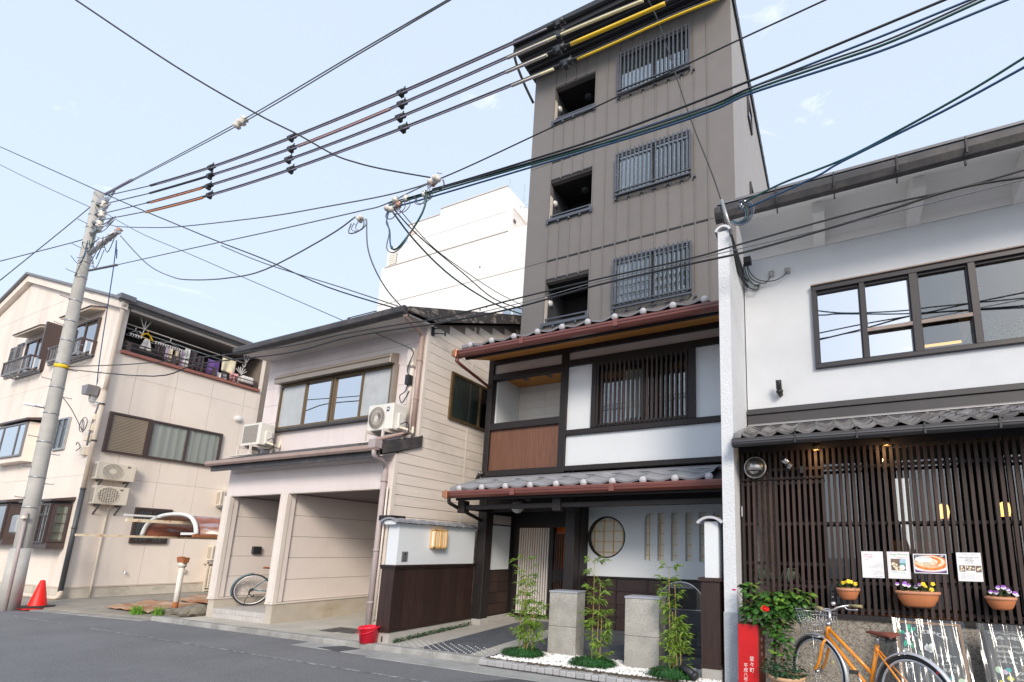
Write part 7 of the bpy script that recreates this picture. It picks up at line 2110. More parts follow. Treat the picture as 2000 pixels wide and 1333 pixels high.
wire('k2', 'service_cable', 'cable_blue', 'blue service cable over the hotel, second in the bundle', 0.012, g3, ext=2)
wire('k3', 'service_cable', 'cable_green', 'green service cable over the hotel, third in the bundle', 0.013, g3, ext=2)
wire('k4', 'service_cable', 'cable_blue', 'dark blue service cable over the hotel, lowest of the bundle', 0.013, g3, ext=2)
MB().tube([p+Vector((0,-0.02,0.02)) for p in smooth_pts(WIRES['k3'], 5)], 0.010, 6).solo('service_cable', 'cable_black', 'black strand lying along the green service cable', 'cable', g3)
MB().tube([p+Vector((0,0.02,0.022)) for p in smooth_pts(WIRES['k4'], 5)], 0.009, 6).solo('service_cable', 'cable_green', 'thin green strand lying along the lowest service cable', 'cable', g3)
wire('h1', 'service_cable', 'cable_green', 'green-blue cable rising from the cafe gutter corner to the right edge, upper of two', 0.012, 'cables rising from the cafe gutter', ext=2)
wire('h2', 'service_cable', 'cable_blue', 'blue cable rising from the cafe gutter corner to the right edge, lower of two', 0.012, 'cables rising from the cafe gutter', ext=2)
wire('s1', 'drop_cable', 'cable_green', 'green-black drop cable to the hotel flank, lowest of three', 0.016, 'drop cables to the hotel flank')
wire('s2', 'drop_cable', 'cable_black', 'black drop cable to the hotel flank, middle of three', 0.012, 'drop cables to the hotel flank')
wire('s3', 'drop_cable', 'cable_black', 'thin drop cable to the hotel flank, upper of three', 0.008, 'drop cables to the hotel flank')
wire('d1', 'drop_cable', 'cable_grey', 'cable hanging from the white insulator to the garage house eave corner', 0.012, g2)
wire('m3', 'telephone_wire', 'cable_grey', 'deeply sagging cable from the pole to the white insulators left of the white block', 0.013, g2)
wire('p1', 'telephone_wire', 'cable_grey', 'thin wire slanting from the pole down to the garage house wall', 0.010, g2)
wire('p2', 'telephone_wire', 'cable_black', 'dark wire from the left edge past the pole top to the garage house eave', 0.014, g2)
wire('p3', 'telephone_wire', 'cable_grey', 'second strand beside the dark wire to the garage house eave', 0.012, g2)
wire('q1', 'telephone_wire', 'cable_grey', 'pale wire from the left edge to just below the pole top', 0.012, g2)
wire('q2', 'telephone_wire', 'cable_grey', 'wire rising from the far left edge to the pole top', 0.012, g2)
wire('q3', 'telephone_wire', 'cable_grey', 'short wire from the left edge to the side of the pole', 0.012, g2)
wire('t1', 'trunk_cable', 'cable_black', 'low black trunk cable along the house fronts, upper strand', 0.011, 'low trunk cables along the house fronts', ext=2)
wire('t2', 'trunk_cable', 'cable_black', 'low black trunk cable along the house fronts, lower thicker strand', 0.013, 'low trunk cables along the house fronts', ext=2)
wire('t3', 'trunk_cable', 'cable_grey', 'thin pale strand between the low trunk cables in front of the hotel and cafe', 0.006, 'low trunk cables along the house fronts', ext=2)
wire('f1', 'drop_cable', 'cable_black', 'wavy black cable crossing the tower face down to the cafe gutter corner', 0.010, g2)
wire('g1', 'drop_cable', 'cable_blue', 'thin bluish cable dropping from the pole to the cream house corner', 0.012, g2)
wire('g2', 'drop_cable', 'cable_grey', 'thin cable from the pole to the wiring boxes of the cream house', 0.010, g2)
def ins(c, lab, n=3, rust=False, seed=0):
    r2 = random.Random(seed)
    t = thing('insulator_cluster', lab, 'insulators', c, 'insulator clusters on the support wire')
    c = Vector(c)
    for k in range(n):
        q = c+Vector((r2.uniform(-0.11,0.11), r2.uniform(-0.05,0.05), r2.uniform(-0.10,0.02)))
        MB().lathe([(0,-0.06),(0.035,-0.055),(0.05,-0.02),(0.03,0.0),(0.05,0.02),(0.035,0.055),(0,0.06)], q, (r2.uniform(-1,1),0.3,r2.uniform(0.2,1)), 10).build('insulator', 'porcelain_rust' if rust and k == 0 else 'porcelain', t)
    mb = MB()
    for k in range(4):
        q = c+Vector((r2.uniform(-0.15,0.15), 0, r2.uniform(-0.05,0.10)))
        mb.tube([q, q+Vector((r2.uniform(-0.12,0.12), r2.uniform(-0.05,0.05), r2.uniform(-0.12,0.08)))], 0.008, 5)
    mb.build('hook', 'galvanised', t)
    mb = MB()
    for k in range(2):
        a = c+Vector((r2.uniform(-0.15,0.0),0,-0.05)); b_ = c+Vector((r2.uniform(0.05,0.2),0,-0.05))
        mb.tube(smooth_pts([a, a+Vector((-0.05,0,-0.12)), (a+b_)/2+Vector((0,0,-0.2)), b_+Vector((0.03,0,-0.12)), b_]), 0.007, 5)
    mb.build('tie_wire', 'cable_grey', t)
ins((-5.70,4.98,7.48), 'highest white insulator cluster, left of the tower at the end of the long wires', 5, True, 1)
ins((-5.95,4.98,7.36), 'metal hook cluster just below the highest insulators, where the green loop starts', 2, False, 2)
ins((-6.42,4.98,7.33), 'rust-brown insulator cluster in the middle of the service cables', 3, True, 3)
ins((-6.64,4.98,7.28), 'dark insulator cluster where the drop cables to the hotel begin', 4, False, 4)
ins((-7.45,4.98,7.27), 'pair of white insulators above the garage house, leftmost cluster', 2, False, 5)
cab('loop_cable', 'cable_green', 'green and black cable loop hanging below the hook cluster', [(-5.86,4.97,7.33),(-5.83,4.97,7.2),(-5.88,4.97,6.95),(-6.05,4.97,6.70),(-6.30,4.97,6.45),(-6.45,4.97,6.40),(-6.52,4.97,6.48)], 0.016)
cab('loop_cable', 'cable_grey', 'thin grey cable loop hanging low beside the drop cables', [(-6.05,4.96,6.70),(-6.25,4.96,6.42),(-6.45,4.96,6.34),(-6.62,4.96,6.47),(-6.60,4.96,6.75),(-6.68,4.96,6.98)], 0.010)
cab('loop_cable', 'cable_blue', 'blue cable loop below the dark insulator cluster', [(-6.66,4.96,7.22),(-6.70,4.96,6.98),(-6.60,4.96,6.80),(-6.55,4.96,6.55),(-6.50,4.96,6.42)], 0.012)
cab('loop_cable', 'cable_grey', 'small cable loop under the pair of white insulators', [(-7.62,4.97,7.22),(-7.66,4.97,7.05),(-7.50,4.97,7.0),(-7.32,4.97,7.03),(-7.28,4.97,7.12),(-7.34,4.97,7.25)], 0.011)
# connectors at the cafe gutter corner
t = thing('connector_cluster', 'silver connectors tangled in blue cable at the cafe gutter corner', 'cable connectors', (-0.84, 5.72, 6.1))
r2 = random.Random(9)
for k in range(7):
    q = Vector((-0.86+r2.uniform(-0.05,0.06), 5.66+r2.uniform(-0.03,0.03), 6.06+r2.uniform(-0.06,0.07)))
    MB().tube([q, q+Vector((r2.uniform(-0.05,0.05),r2.uniform(-0.03,0.03),r2.uniform(-0.02,0.03)))], 0.012, 6).build('connector', 'chrome', t)
for k in range(5):
    rr = 0.10+0.02*k
    pts = [(-0.90+rr*cos(a)*0.9+0.01*k, 5.66-0.01*k, 5.93+rr*sin(a)) for a in [R(100)-R(250)*j/10 for j in range(11)]]
    MB().tube(smooth_pts(pts, 3), 0.008, 5).build('loop', ('cable_blue','cable_green','cable_black','cable_blue','cable_grey')[k], t)
MB().tube([(-1.14,5.72,6.28),(-1.02,5.80,5.80)], 0.022, 8).solo('bracket_pipe', 'galvanised', 'slanting steel bracket pipe at the cafe gutter corner', 'bracket')
for (x, y, z, lab) in ((-10.3,5.25,5.42,'left orange-brown clip on the low trunk cable in front of the garage house eave'),(-8.9,5.22,5.30,'right orange-brown clip on the low trunk cable in front of the garage house eave')):
    pass

# ------------------------------------------------------------------ air conditioners
def ac_side(lab, x, y0, y1, z0, z1, depth, style):
    """outdoor unit hung on a wall that faces +X"""
    t = thing('air_conditioner', lab, 'air conditioner', (x+depth/2, (y0+y1)/2, z0), 'outdoor air conditioning units')
    MB().box(x, x+depth, y0, y1, z0, z1).build('casing', 'ac_cream', t, 0.012)
    cy = y0+(y1-y0)*0.40; cz = (z0+z1)/2; r_ = (z1-z0)*0.43
    MB().lathe([(0.0,0.0),(r_,0.0)], (x+depth+0.004,cy,cz), (1,0,0), 30, False).build('fan_opening', 'ac_dark', t)
    MB().ring((x+depth+0.006,cy,cz), (1,0,0), r_+0.006, 0.010, 32, 5).build('fan_ring', 'ac_cream', t)
    gr = MB()
    if style == 0:
        for k in range(-8, 9):
            yy = cy+k*r_/8.5; hh = sqrt(max(0, r_*r_-(yy-cy)**2))
            gr.box(x+depth+0.008, x+depth+0.014, yy-0.007, yy+0.007, cz-hh, cz+hh)
        gr.lathe([(0.0,0.0),(r_*0.36,0.0)], (x+depth+0.018,cy,cz), (1,0,0), 20, False)
    else:
        for k in range(-4, 5):
            yy = cy+k*r_/4.6; hh = sqrt(max(0, r_*r_-(yy-cy)**2))
            gr.box(x+depth+0.008, x+depth+0.014, yy-0.006, yy+0.006, cz-hh, cz+hh)
            gr.box(x+depth+0.009, x+depth+0.015, cy-hh, cy+hh, cz+k*r_/4.6-0.006, cz+k*r_/4.6+0.006)
        for k in range(1, 3): gr.ring((x+depth+0.012,cy,cz), (1,0,0), r_*k/3, 0.006, 28, 5)
    gr.build('fan_grille', 'ac_cream', t)
    lv = MB()
    for k in range(16):
        z = z0+0.06+k*(z1-z0-0.12)/16
        for xx in (0.25, 0.5, 0.75): lv.box(x+depth*xx-0.025, x+depth*xx+0.025, y0-0.004, y0+0.001, z, z+0.012)
    lv.build('side_louvre', 'ac_dark', t)
    MB().box(x+depth, x+depth+0.004, y1-0.20, y1-0.13, z1-0.11, z1-0.06).build('badge', 'ac_dark', t)
    bk = MB()
    for yy in (y0+0.12, y1-0.14):
        bk.box(x-0.02, x+depth+0.03, yy, yy+0.04, z0-0.05, z0-0.005); bk.prism([(x-0.02,z0-0.30),(x-0.02,z0-0.26),(x+depth*0.9,z0-0.05),(x+depth,z0-0.05)], 'y', yy+0.005, yy+0.035)
    bk.build('wall_bracket', 'dark_grey_metal', t)
    return t
XW = XS+0.016
ac_side('upper cream air conditioner with upright fan bars on the cream house side wall', XW+0.02, 6.30, 7.13, 3.33, 3.84, 0.27, 0)
ac_side('lower cream air conditioner with round mesh fan grille on the cream house side wall', XW+0.02, 6.36, 7.07, 2.62, 3.15, 0.27, 1)
MB().tube(smooth_pts([(XS+0.2,6.78,2.60),(XS+0.10,6.77,2.5),(XS+0.05,6.78,2.42)]), 0.02, 6).solo('drain_elbow', 'ac_cream', 'bent drain hose under the lower cream air conditioner', 'hose')
def ac_vents(lab, x, y0, y1, z0, z1, d, cage=False):
    t = thing('air_conditioner', lab, 'air conditioner', (x+d/2, (y0+y1)/2, z0), 'outdoor air conditioning units')
    MB().box(x, x+d, y0, y1, z0, z1).build('casing', 'ac_cream', t, 0.01)
    lv = MB()
    for k in range(14):
        z = z0+0.05+k*(z1-z0-0.1)/14
        for j in range(4): lv.box(x+0.03+j*(d-0.05)/4, x+0.03+j*(d-0.05)/4+0.04, y0-0.004, y0+0.001, z, z+0.014)
        for j in range(4): lv.box(x+d-0.001, x+d+0.004, y0+0.03+j*0.08, y0+0.03+j*0.08+0.045, z, z+0.014)
    lv.build('louvre', 'ac_dark', t)
    if cage:
        fr = MB()
        for (a, b_) in ((y0-0.10,y0-0.06),(y1+0.02,y1+0.06)):
            fr.box(x+d-0.02, x+d+0.02, a, b_, 0, z1+0.12)
        fr.box(x, x+d+0.02, y0-0.10, y1+0.06, z1+0.09, z1+0.12); fr.box(x+d-0.02, x+d+0.02, y0-0.06, y1+0.02, 0.02, 0.06)
        fr.build('stand', 'ac_cream', t)
    else:
        MB().box(x-0.02, x+d, y0+0.05, y1-0.05, z0-0.06, z0-0.002).build('wall_bracket', 'galvanised', t)
ac_vents('cream air conditioner high beside the porch post of the garage house', XW+0.02, 9.38, 10.0, 2.86, 3.38, 0.26)
ac_vents('cream louvred unit at mid height beyond the garage house porch post', XW+0.02, 9.40, 9.95, 1.02, 1.52, 0.26)
ac_vents('cream unit on a stand at ground level beyond the garage house porch post', XW+0.02, 9.42, 9.95, 0.10, 0.82, 0.26, True)
def ac_front(lab, x0, x1, y0, d, z0, z1, fan):
    t = thing('air_conditioner', lab, 'air conditioner', ((x0+x1)/2, y0+d/2, z0), 'outdoor air conditioning units')
    MB().box(x0, x1, y0, y0+d, z0, z1).build('casing', 'ac_white', t, 0.012)
    if fan:
        cx = x0+(x1-x0)*0.38; cz = (z0+z1)/2-0.01; r_ = (z1-z0)*0.42
        MB().lathe([(0.0,0.0),(r_,0.0)], (cx,y0-0.004,cz), (0,-1,0), 30, False).build('fan_opening', 'ac_dark', t)
        gr = MB()
        for k in range(36):
            a = 2*pi*k/36+0.15; p0 = Vector((cx+r_*0.2*cos(a),y0-0.012,cz+r_*0.2*sin(a))); p1 = Vector((cx+r_*cos(a+0.25),y0-0.010,cz+r_*sin(a+0.25)))
            gr.tube([p0, p1], 0.004, 4)
        for q in (0.22, 0.6, 1.0): gr.ring((cx,y0-0.010,cz), (0,1,0), r_*q, 0.005, 30, 4)
        gr.lathe([(0.0,0.004),(r_*0.2,0.0)], (cx,y0-0.014,cz), (0,-1,0), 16, False)
        gr.build('fan_grille', 'grille_white', t)
        MB().box(x1-0.17, x1-0.10, y0-0.003, y0, z1-0.16, z1-0.07).build('badge', 'print_navy', t)
        MB().add([(x1-0.135,y0-0.004,z1-0.145),(x1-0.112,y0-0.004,z1-0.10),(x1-0.123,y0-0.004,z1-0.088),(x1-0.135,y0-0.004,z1-0.098),(x1-0.147,y0-0.004,z1-0.088),(x1-0.158,y0-0.004,z1-0.10)], [(0,1,2,3,4,5)]).build('badge_mark', 'plastic_white', t)
        MB().box(x1+0.001, x1+0.05, y0+0.10, y0+0.24, z0+0.03, z0+0.33).build('valve_cover', 'ac_white', t, 0.01)
    else:
        lv = MB()
        for k in range(14): lv.box(x0+0.05+k*0.038, x0+0.072+k*0.038, y0-0.004, y0, z0+0.06, z1-0.05)
        lv.build('front_louvre', 'ac_dark', t)
        MB().box(x1+0.001, x1+0.045, y0+0.10, y0+0.24, z0+0.03, z0+0.33).build('valve_cover', 'ac_white', t, 0.01)
    st = MB()
    for xx in (x0+0.08, x1-0.12):
        st.box(xx, xx+0.035, y0-0.10, y0+d+0.06, z0-0.055, z0-0.003)
        st.box(xx, xx+0.035, y0-0.10, y0-0.065, z0-0.24, z0-0.055)
        st.box(xx, xx+0.035, y0+d+0.02, y0+d+0.055, z0-0.13, z0-0.055)
    st.box(x0-0.05, x1+0.02, y0-0.14, y0-0.10, z0-0.26, z0-0.235)
    st.build('roof_stand', 'ivory_trim', t)
    MB().tube(smooth_pts([(x1+0.03,y0+0.18,z0+0.06),(x1+0.16,y0+0.22,z0+0.02),(x1+0.12,y0+d+0.05,z0-0.02),(x1+0.05,y0+d+0.12,z0+0.15),(x1+0.0,y0+d+0.18,z0+0.3)]), 0.025, 7).build('lagged_pipe', 'ac_cream', t)
    MB().tube(smooth_pts([(x1+0.04,y0+0.15,z0+0.12),(x1+0.22,y0+0.16,z0+0.14),(x1+0.20,y0+0.2,z0-0.05),(x1-0.1,y0+0.2,z0-0.08)]), 0.010, 5).build('cable_tail', 'cable_black', t)
ac_front('white air conditioner on the garage house pent roof, turned away, left of the window', -12.30, -11.64, 6.20, 0.30, 3.74, 4.25, False)
ac_front('white air conditioner with round fan on the garage house pent roof, right corner', -8.10, -7.44, 6.10, 0.32, 3.70, 4.21, True)

# ------------------------------------------------------------------ laundry on the balcony of the cream house
LX = -19.80
def solo_tube(name, m, lab, cat, pts, r=0.015, grp=None): return MB().tube(pts, r, 7).solo(name, m, lab, cat, grp)
solo_tube('drying_pole', 'ivory_trim', 'upper pale drying pole across the laundry balcony', 'drying pole', [(LX,6.42,8.25),(LX,9.75,8.21)], 0.018, 'drying poles on the balcony')
solo_tube('drying_pole', 'blind_pale', 'lower bluish drying pole across the laundry balcony', 'drying pole', [(LX-0.12,6.42,8.16),(LX-0.12,9.4,8.09)], 0.016, 'drying poles on the balcony')
for (y, lab) in ((6.85, 'white folding pole bracket under the balcony ceiling, left end'), (9.72, 'white folding pole bracket under the balcony ceiling, right end')):
    mb = MB()
    for dy in (-0.13, 0.0, 0.13): mb.tube([(LX,y+dy,8.57),(LX,y,8.22)], 0.014, 6)
    mb.tube(smooth_pts([(LX,y,8.24),(LX,y-0.02,8.08),(LX,y-0.07,8.08),(LX,y-0.09,8.14)]), 0.014, 6)
    mb.solo('pole_bracket', 'plastic_white', lab, 'bracket', 'pole brackets on the balcony')
def peg_rack(lab, y0, y1, z, cloths, m_='plastic_white'):
    t = thing('peg_hanger', lab, 'clothes hanger', (LX, (y0+y1)/2, z), 'peg hangers on the balcony')
    mb = MB()
    for dx in (-0.14, 0.14): mb.tube([(LX+dx,y0,z),(LX+dx,y1,z)], 0.010, 5)
    for k in range(6):
        yy = y0+(y1-y0)*k/5; mb.tube([(LX-0.14,yy,z),(LX+0.14,yy,z)], 0.007, 5)
    for yy in (y0, y1): mb.tube([(LX,yy,z),(LX,(y0+y1)/2,z+0.16)], 0.005, 4)
    mb.tube([(LX,(y0+y1)/2,z+0.16),(LX,(y0+y1)/2,8.22)], 0.012, 5)
    for k in range(int((y1-y0)/0.06)):
        yy = y0+0.03+k*0.06
        mb.box(LX+0.12, LX+0.16, yy-0.009, yy+0.009, z-0.07, z)
    mb.build('rack', m_, t)
    return t
peg_rack('small pale peg hanger at the left end of the laundry balcony', 6.50, 6.82, 7.94, 0)
peg_rack('wide white peg hanger holding socks on the laundry balcony', 7.10, 7.95, 7.93, 0)
def cloth(lab, y0, y1, z0, z1, m_, x=LX, cat='laundry', seed=0, pinch=0.0, name='laundry_item'):
    r2 = random.Random(seed+int(y0*100)); ph = r2.uniform(0, 6)
    n, mm = 10, 8; mb = MB(); vs = []
    for j in range(mm+1):
        f = j/mm; z = z1+(z0-z1)*f
        for i in range(n+1):
            u = i/n-0.5
            wd = (y1-y0)*(1-pinch*(1-f))
            vs.append((x+0.03*sin(u*9+ph+f*1.5)*(0.3+f)+0.008*sin(u*25+ph), (y0+y1)/2+u*wd, z-0.012*cos(u*11+ph)*f))
    mb.add(vs, [(j*(n+1)+i, j*(n+1)+i+1, (j+1)*(n+1)+i+1, (j+1)*(n+1)+i) for j in range(mm) for i in range(n)], True)
    ob = mb.solo(name, m_, lab, cat, 'laundry on the balcony')
    md = ob.modifiers.new('thickness', 'SOLIDIFY'); md.thickness = 0.006
    return ob
mb = MB()
mb.tube(smooth_pts([(LX,6.80,7.98),(LX,6.88,8.10),(LX,6.95,8.13),(LX,7.02,8.08),(LX,7.10,7.95)]), 0.022, 6); mb.tube([(LX,6.95,8.13),(LX,6.95,8.24)], 0.01, 5); mb.tube([(LX,6.82,7.99),(LX,7.08,7.95)], 0.014, 5)
mb.solo('clothes_hanger', 'plastic_yellow', 'bright yellow clothes hanger on the laundry balcony', 'clothes hanger')
cloth('white garment hanging from the yellow hanger', 6.83, 7.10, 7.60, 7.98, 'cloth_white', pinch=0.6)
for k, (y0, y1, z0, m_, d) in enumerate(((7.14,7.26,7.52,'cloth_dark','dark sock pair leftmost on the wide peg hanger'),(7.28,7.38,7.46,'cloth_dark','second dark piece on the wide peg hanger'),(7.40,7.48,7.44,'cloth_lilac','lilac piece on the wide peg hanger'),
                            (7.50,7.58,7.40,'cloth_cream','narrow cream piece on the wide peg hanger'),(7.64,7.76,7.42,'cloth_tan','tan piece near the right end of the wide peg hanger'))):
    cloth(d, y0, y1, z0, 7.87, m_, LX+0.12, seed=k)
cloth('tall white towel right of the wide peg hanger', 7.92, 8.05, 7.36, 8.05, 'cloth_white', LX+0.05)
cloth('lilac towel behind the tall white towel', 7.83, 7.93, 7.36, 7.9, 'cloth_lilac', LX)
cloth('black trousers in the middle of the balcony', 8.10, 8.28, 7.40, 8.05, 'cloth_dark', LX, seed=3)
cloth('charcoal shirt right of the black trousers', 8.32, 8.50, 7.42, 7.98, 'cloth_dark', LX-0.05, seed=4)
cloth('deep purple towel near the right of the balcony', 8.55, 8.90, 7.40, 7.93, 'cloth_purple', LX+0.08, seed=5)
cloth('large cream towel hanging near the right of the balcony', 8.98, 9.40, 7.66, 8.15, 'cloth_cream', LX+0.04, seed=6)
cloth('pink cloth draped over the railing', 9.20, 9.46, 7.36, 7.66, 'cloth_pink', XS-0.06, seed=7)
cloth('crumpled white cloth beside the pink cloth', 8.82, 9.12, 7.34, 7.52, 'cloth_white', XS-0.05, seed=8)
MB().box(-19.95, -19.62, 9.60, 9.98, 7.42, 7.70).solo('laundry_basket', 'cloth_white', 'white laundry basket at the right end of the balcony', 'basket', bevel=0.03)
mb = MB()
for k in range(6):
    a = -0.9+k*0.36; mb.tube([(LX,9.62,7.74),(LX,9.62+0.22*sin(a),7.74+0.30*cos(a))], 0.012, 5)
mb.solo('hanger_bunch', 'plastic_white', 'bunch of white hangers fanning out over the basket', 'clothes hanger')

# ------------------------------------------------------------------ ruined carport between the two houses
CP = thing('carport_frame', 'broken carport canopy with rusty beams and brown translucent sheet beside the porch post', 'carport', (-14.1, 6.5, 0))
def arch(y, x0, x1, z0, z1, n=14):
    out = [(x0, y, z0)]
    for k in range(n+1):
        a = pi - pi*k/n
        out.append(((x0+x1)/2+(x1-x0)/2*cos(a)*(1.0), y, z0+(z1-z0)*sin(a)**0.75))
    out.append((x1, y, z0))
    return out
def flat_arch(y):
    return smooth_pts([(-15.30,y,1.72),(-15.18,y,1.95),(-14.85,y,2.12),(-14.35,y,2.20),(-13.75,y,2.20),(-13.35,y,2.13),(-13.10,y,1.95),(-13.0,y,1.74)], 3)
for y in (6.0, 7.4): MB().tube(flat_arch(y), 0.042, 7).build('rib', 'plastic_white', CP)
A, B = flat_arch(6.04), flat_arch(8.6)
n = len(A)
vs = [p+Vector((0,0,-0.02)) for p in A]+[p+Vector((0,0,-0.02)) for p in B]
sh_ = MB().add(vs, [(k, k+1, n+k+1, n+k) for k in range(n-1)], True).build('roof_sheet', 'brown_polycarbonate', CP)
md = sh_.modifiers.new('thickness', 'SOLIDIFY'); md.thickness = 0.008
MB().box(-14.13, -14.05, 5.22, 8.4, 1.985, 2.055).build('ridge_beam', 'cream_beam', CP)
MB().box(-14.62, -14.57, 5.36, 6.0, 2.13, 2.17).build('purlin', 'plastic_white', CP)
MB().box(-13.06, -12.98, 5.95, 8.4, 1.68, 1.74).build('side_beam', 'rust', CP)
MB().box(-15.32, -15.26, 4.9, 8.4, 1.66, 1.71).build('side_beam', 'cream_beam', CP)
MB().box(-13.04, -12.45, 7.35, 7.43, 1.70, 1.76).build('wall_tie', 'galvanised', CP)
MB().box(-13.6, -13.0, 5.98, 6.03, 1.73, 1.78).build('rib_foot', 'plastic_white', CP)
cpp = thing('cut_post', 'white steel stub post with torn rusty top in the yard', 'post', (-13.93, 6.27, -0.01))
MB().tube([(-13.93,6.27,-0.05),(-13.93,6.27,1.02)], 0.052, 12).build('shaft', 'white_rusted', cpp)
MB().tube([(-13.93,6.27,1.0),(-13.93,6.27,1.10)], 0.075, 12).build('collar', 'white_rusted', cpp)
MB().prism([(-14.06,1.10),(-13.80,1.10),(-13.78,1.22),(-13.90,1.20),(-14.00,1.24),(-14.12,1.22)], 'y', 6.22, 6.32).build('torn_cap', 'rust', cpp)
MB().tube([(-13.93,6.27,-0.03),(-13.93,6.27,0.22)], 0.055, 12).build('rusty_foot', 'rust', cpp)
mb = MB()
vs = []
N = 14
for i in range(N+1):
    for j in range(9):
        u, w_ = i/N, j/8
        a = Vector((-15.9,5.83,0)).lerp(Vector((-13.98,5.83,0)), w_); b_ = Vector((-17.0,7.0,0)).lerp(Vector((-14.9,7.25,0)), w_)
        q = a.lerp(b_, u); vs.append((q.x, q.y, 0.03+0.025*abs(sin(w_*8*pi/2))+0.02*sin(u*7)))
mb.add(vs, [(i*9+j, i*9+j+1, (i+1)*9+j+1, (i+1)*9+j) for i in range(N) for j in range(8)], True)
ob = mb.solo('iron_sheet', 'rust_sheet', 'large rust-streaked corrugated iron sheet lying at the front of the yard', 'metal sheet', 'rusty sheets on the yard floor')
md = ob.modifiers.new('thickness', 'SOLIDIFY'); md.thickness = 0.012
mb = MB()
vs = []
for i in range(9):
    for j in range(9):
        u, w_ = i/8, j/8
        a = Vector((-16.4,7.35,0)).lerp(Vector((-13.6,7.35,0)), w_); b_ = Vector((-17.3,8.3,0)).lerp(Vector((-14.2,8.4,0)), w_)
        q = a.lerp(b_, u); vs.append((q.x, q.y, 0.05+0.02*sin(w_*18)+0.03*u))
mb.add(vs, [(i*9+j, i*9+j+1, (i+1)*9+j+1, (i+1)*9+j) for i in range(8) for j in range(8)], True)
ob = mb.solo('iron_sheet', 'rust_sheet', 'second rusty sheet lying further back in the yard', 'metal sheet', 'rusty sheets on the yard floor')
md = ob.modifiers.new('thickness', 'SOLIDIFY'); md.thickness = 0.012
def rock(lab, c, s_, seed, m_='rock'):
    r2 = random.Random(seed)
    bm = bmesh.new(); bmesh.ops.create_icosphere(bm, subdivisions=3, radius=1.0)
    ph = [r2.uniform(0,6) for _ in range(6)]
    for v in bm.verts:
        k = 1+0.13*sin(v.co.x*3.1+ph[0])+0.11*sin(v.co.y*4.3+ph[1])+0.10*sin(v.co.z*5.2+ph[2])+0.06*sin(v.co.x*9+v.co.y*7+ph[3])
        v.co = Vector((v.co.x*s_[0]*k, v.co.y*s_[1]*k, max(v.co.z,-0.35)*s_[2]*k))
    me = bpy.data.meshes.new('rock'); bm.to_mesh(me); bm.free()
    me.materials.append(MATS[m_])
    ob = bpy.data.objects.new('rock', me); COL.objects.link(ob); ob.location = c
    ob['label'] = lab; ob['category'] = 'rock'
    return ob
rock('rough grey-brown boulder lying at the foot of the porch post', (-12.95,6.12,0.07), (0.38,0.22,0.19), 2)
rock('small dark stone between the boulder and the cut post', (-13.55,6.05,0.03), (0.17,0.13,0.10), 5)
def grass(lab, c, n, seed):
    r2 = random.Random(seed); mb = MB()
    for k in range(n):
        a = r2.uniform(0,2*pi); q = Vector((c[0]+r2.gauss(0,0.08), c[1]+r2.gauss(0,0.04), -0.02)); h_ = r2.uniform(0.08,0.24); l = r2.uniform(0.03,0.10)
        d = Vector((cos(a)*l, sin(a)*l, 0)); s_ = Vector((-sin(a), cos(a), 0))*0.006
        mb.quad(q-s_, q+s_, q+d*0.5+Vector((0,0,h_*0.7))+s_*0.8, q+d*0.5+Vector((0,0,h_*0.7))-s_*0.8); mb.add([q+d*0.5+Vector((0,0,h_*0.7))-s_*0.8, q+d*0.5+Vector((0,0,h_*0.7))+s_*0.8, q+d+Vector((0,0,h_))], [(0,1,2)])
    mb.solo('grass_tuft', 'leaf_grass', lab, 'grass', 'grass tufts by the kerb')
grass('bright green grass tuft at the kerb in front of the iron sheet', (-14.15,5.72), 130, 1)
grass('smaller grass tuft between the cut post and the boulder', (-13.6,5.85), 80, 2)

# ------------------------------------------------------------------ cone and bucket
cn = thing('traffic_cone', 'bright red traffic cone on a black rubber base beside the utility pole', 'traffic cone', (-17.60, 5.27, -0.05))
MB().lathe([(0.165,0.03),(0.16,0.05),(0.042,0.655),(0.030,0.665),(0.026,0.60)], (-17.60,5.27,-0.05), (0,0,1), 26).build('cone', 'cone_red', cn)
MB().prism([(-17.86,5.01),(-17.34,5.01),(-17.34,5.53),(-17.86,5.53)], 'z', -0.05, -0.02).build('base', 'cone_red', cn, 0.01)
mb = MB().lathe([(0.17,0.0),(0.30,0.0),(0.30,0.035),(0.17,0.045)], (-17.60,5.27,-0.019), (0,0,1), 8, False)
mb.build('rubber_weight', 'rubber', cn)
bk = thing('bucket', 'glossy red plastic bucket on the kerb at the end of the white wall', 'bucket', (-6.95, 5.70, 0.01))
MB().lathe([(0.0,0.005),(0.125,0.005),(0.15,0.24),(0.157,0.243),(0.157,0.225),(0.165,0.225),(0.165,0.252),(0.142,0.252),(0.118,0.02),(0.0,0.02)], (-6.95,5.70,0.01), (0,0,1), 28).build('body', 'bucket_red', bk)
hp = [(-6.95+0.166*cos(a), 5.70-0.166*abs(sin(a))-0.005, 0.235-0.075*sin(a)) for a in [pi*k/12 for k in range(13)]]
MB().tube(hp, 0.006, 6).build('handle', 'bucket_red', bk)
MB().prism([(-7.01,5.535),(-6.89,5.535),(-6.95,5.50)], 'z', 0.235, 0.262).build('spout', 'bucket_red', bk)
MB().box(-6.80, -6.74, 5.80, 5.86, 0.0, 0.12).solo('stone_bit', 'rock', 'small dark stone tucked behind the bucket', 'stone', bevel=0.015)

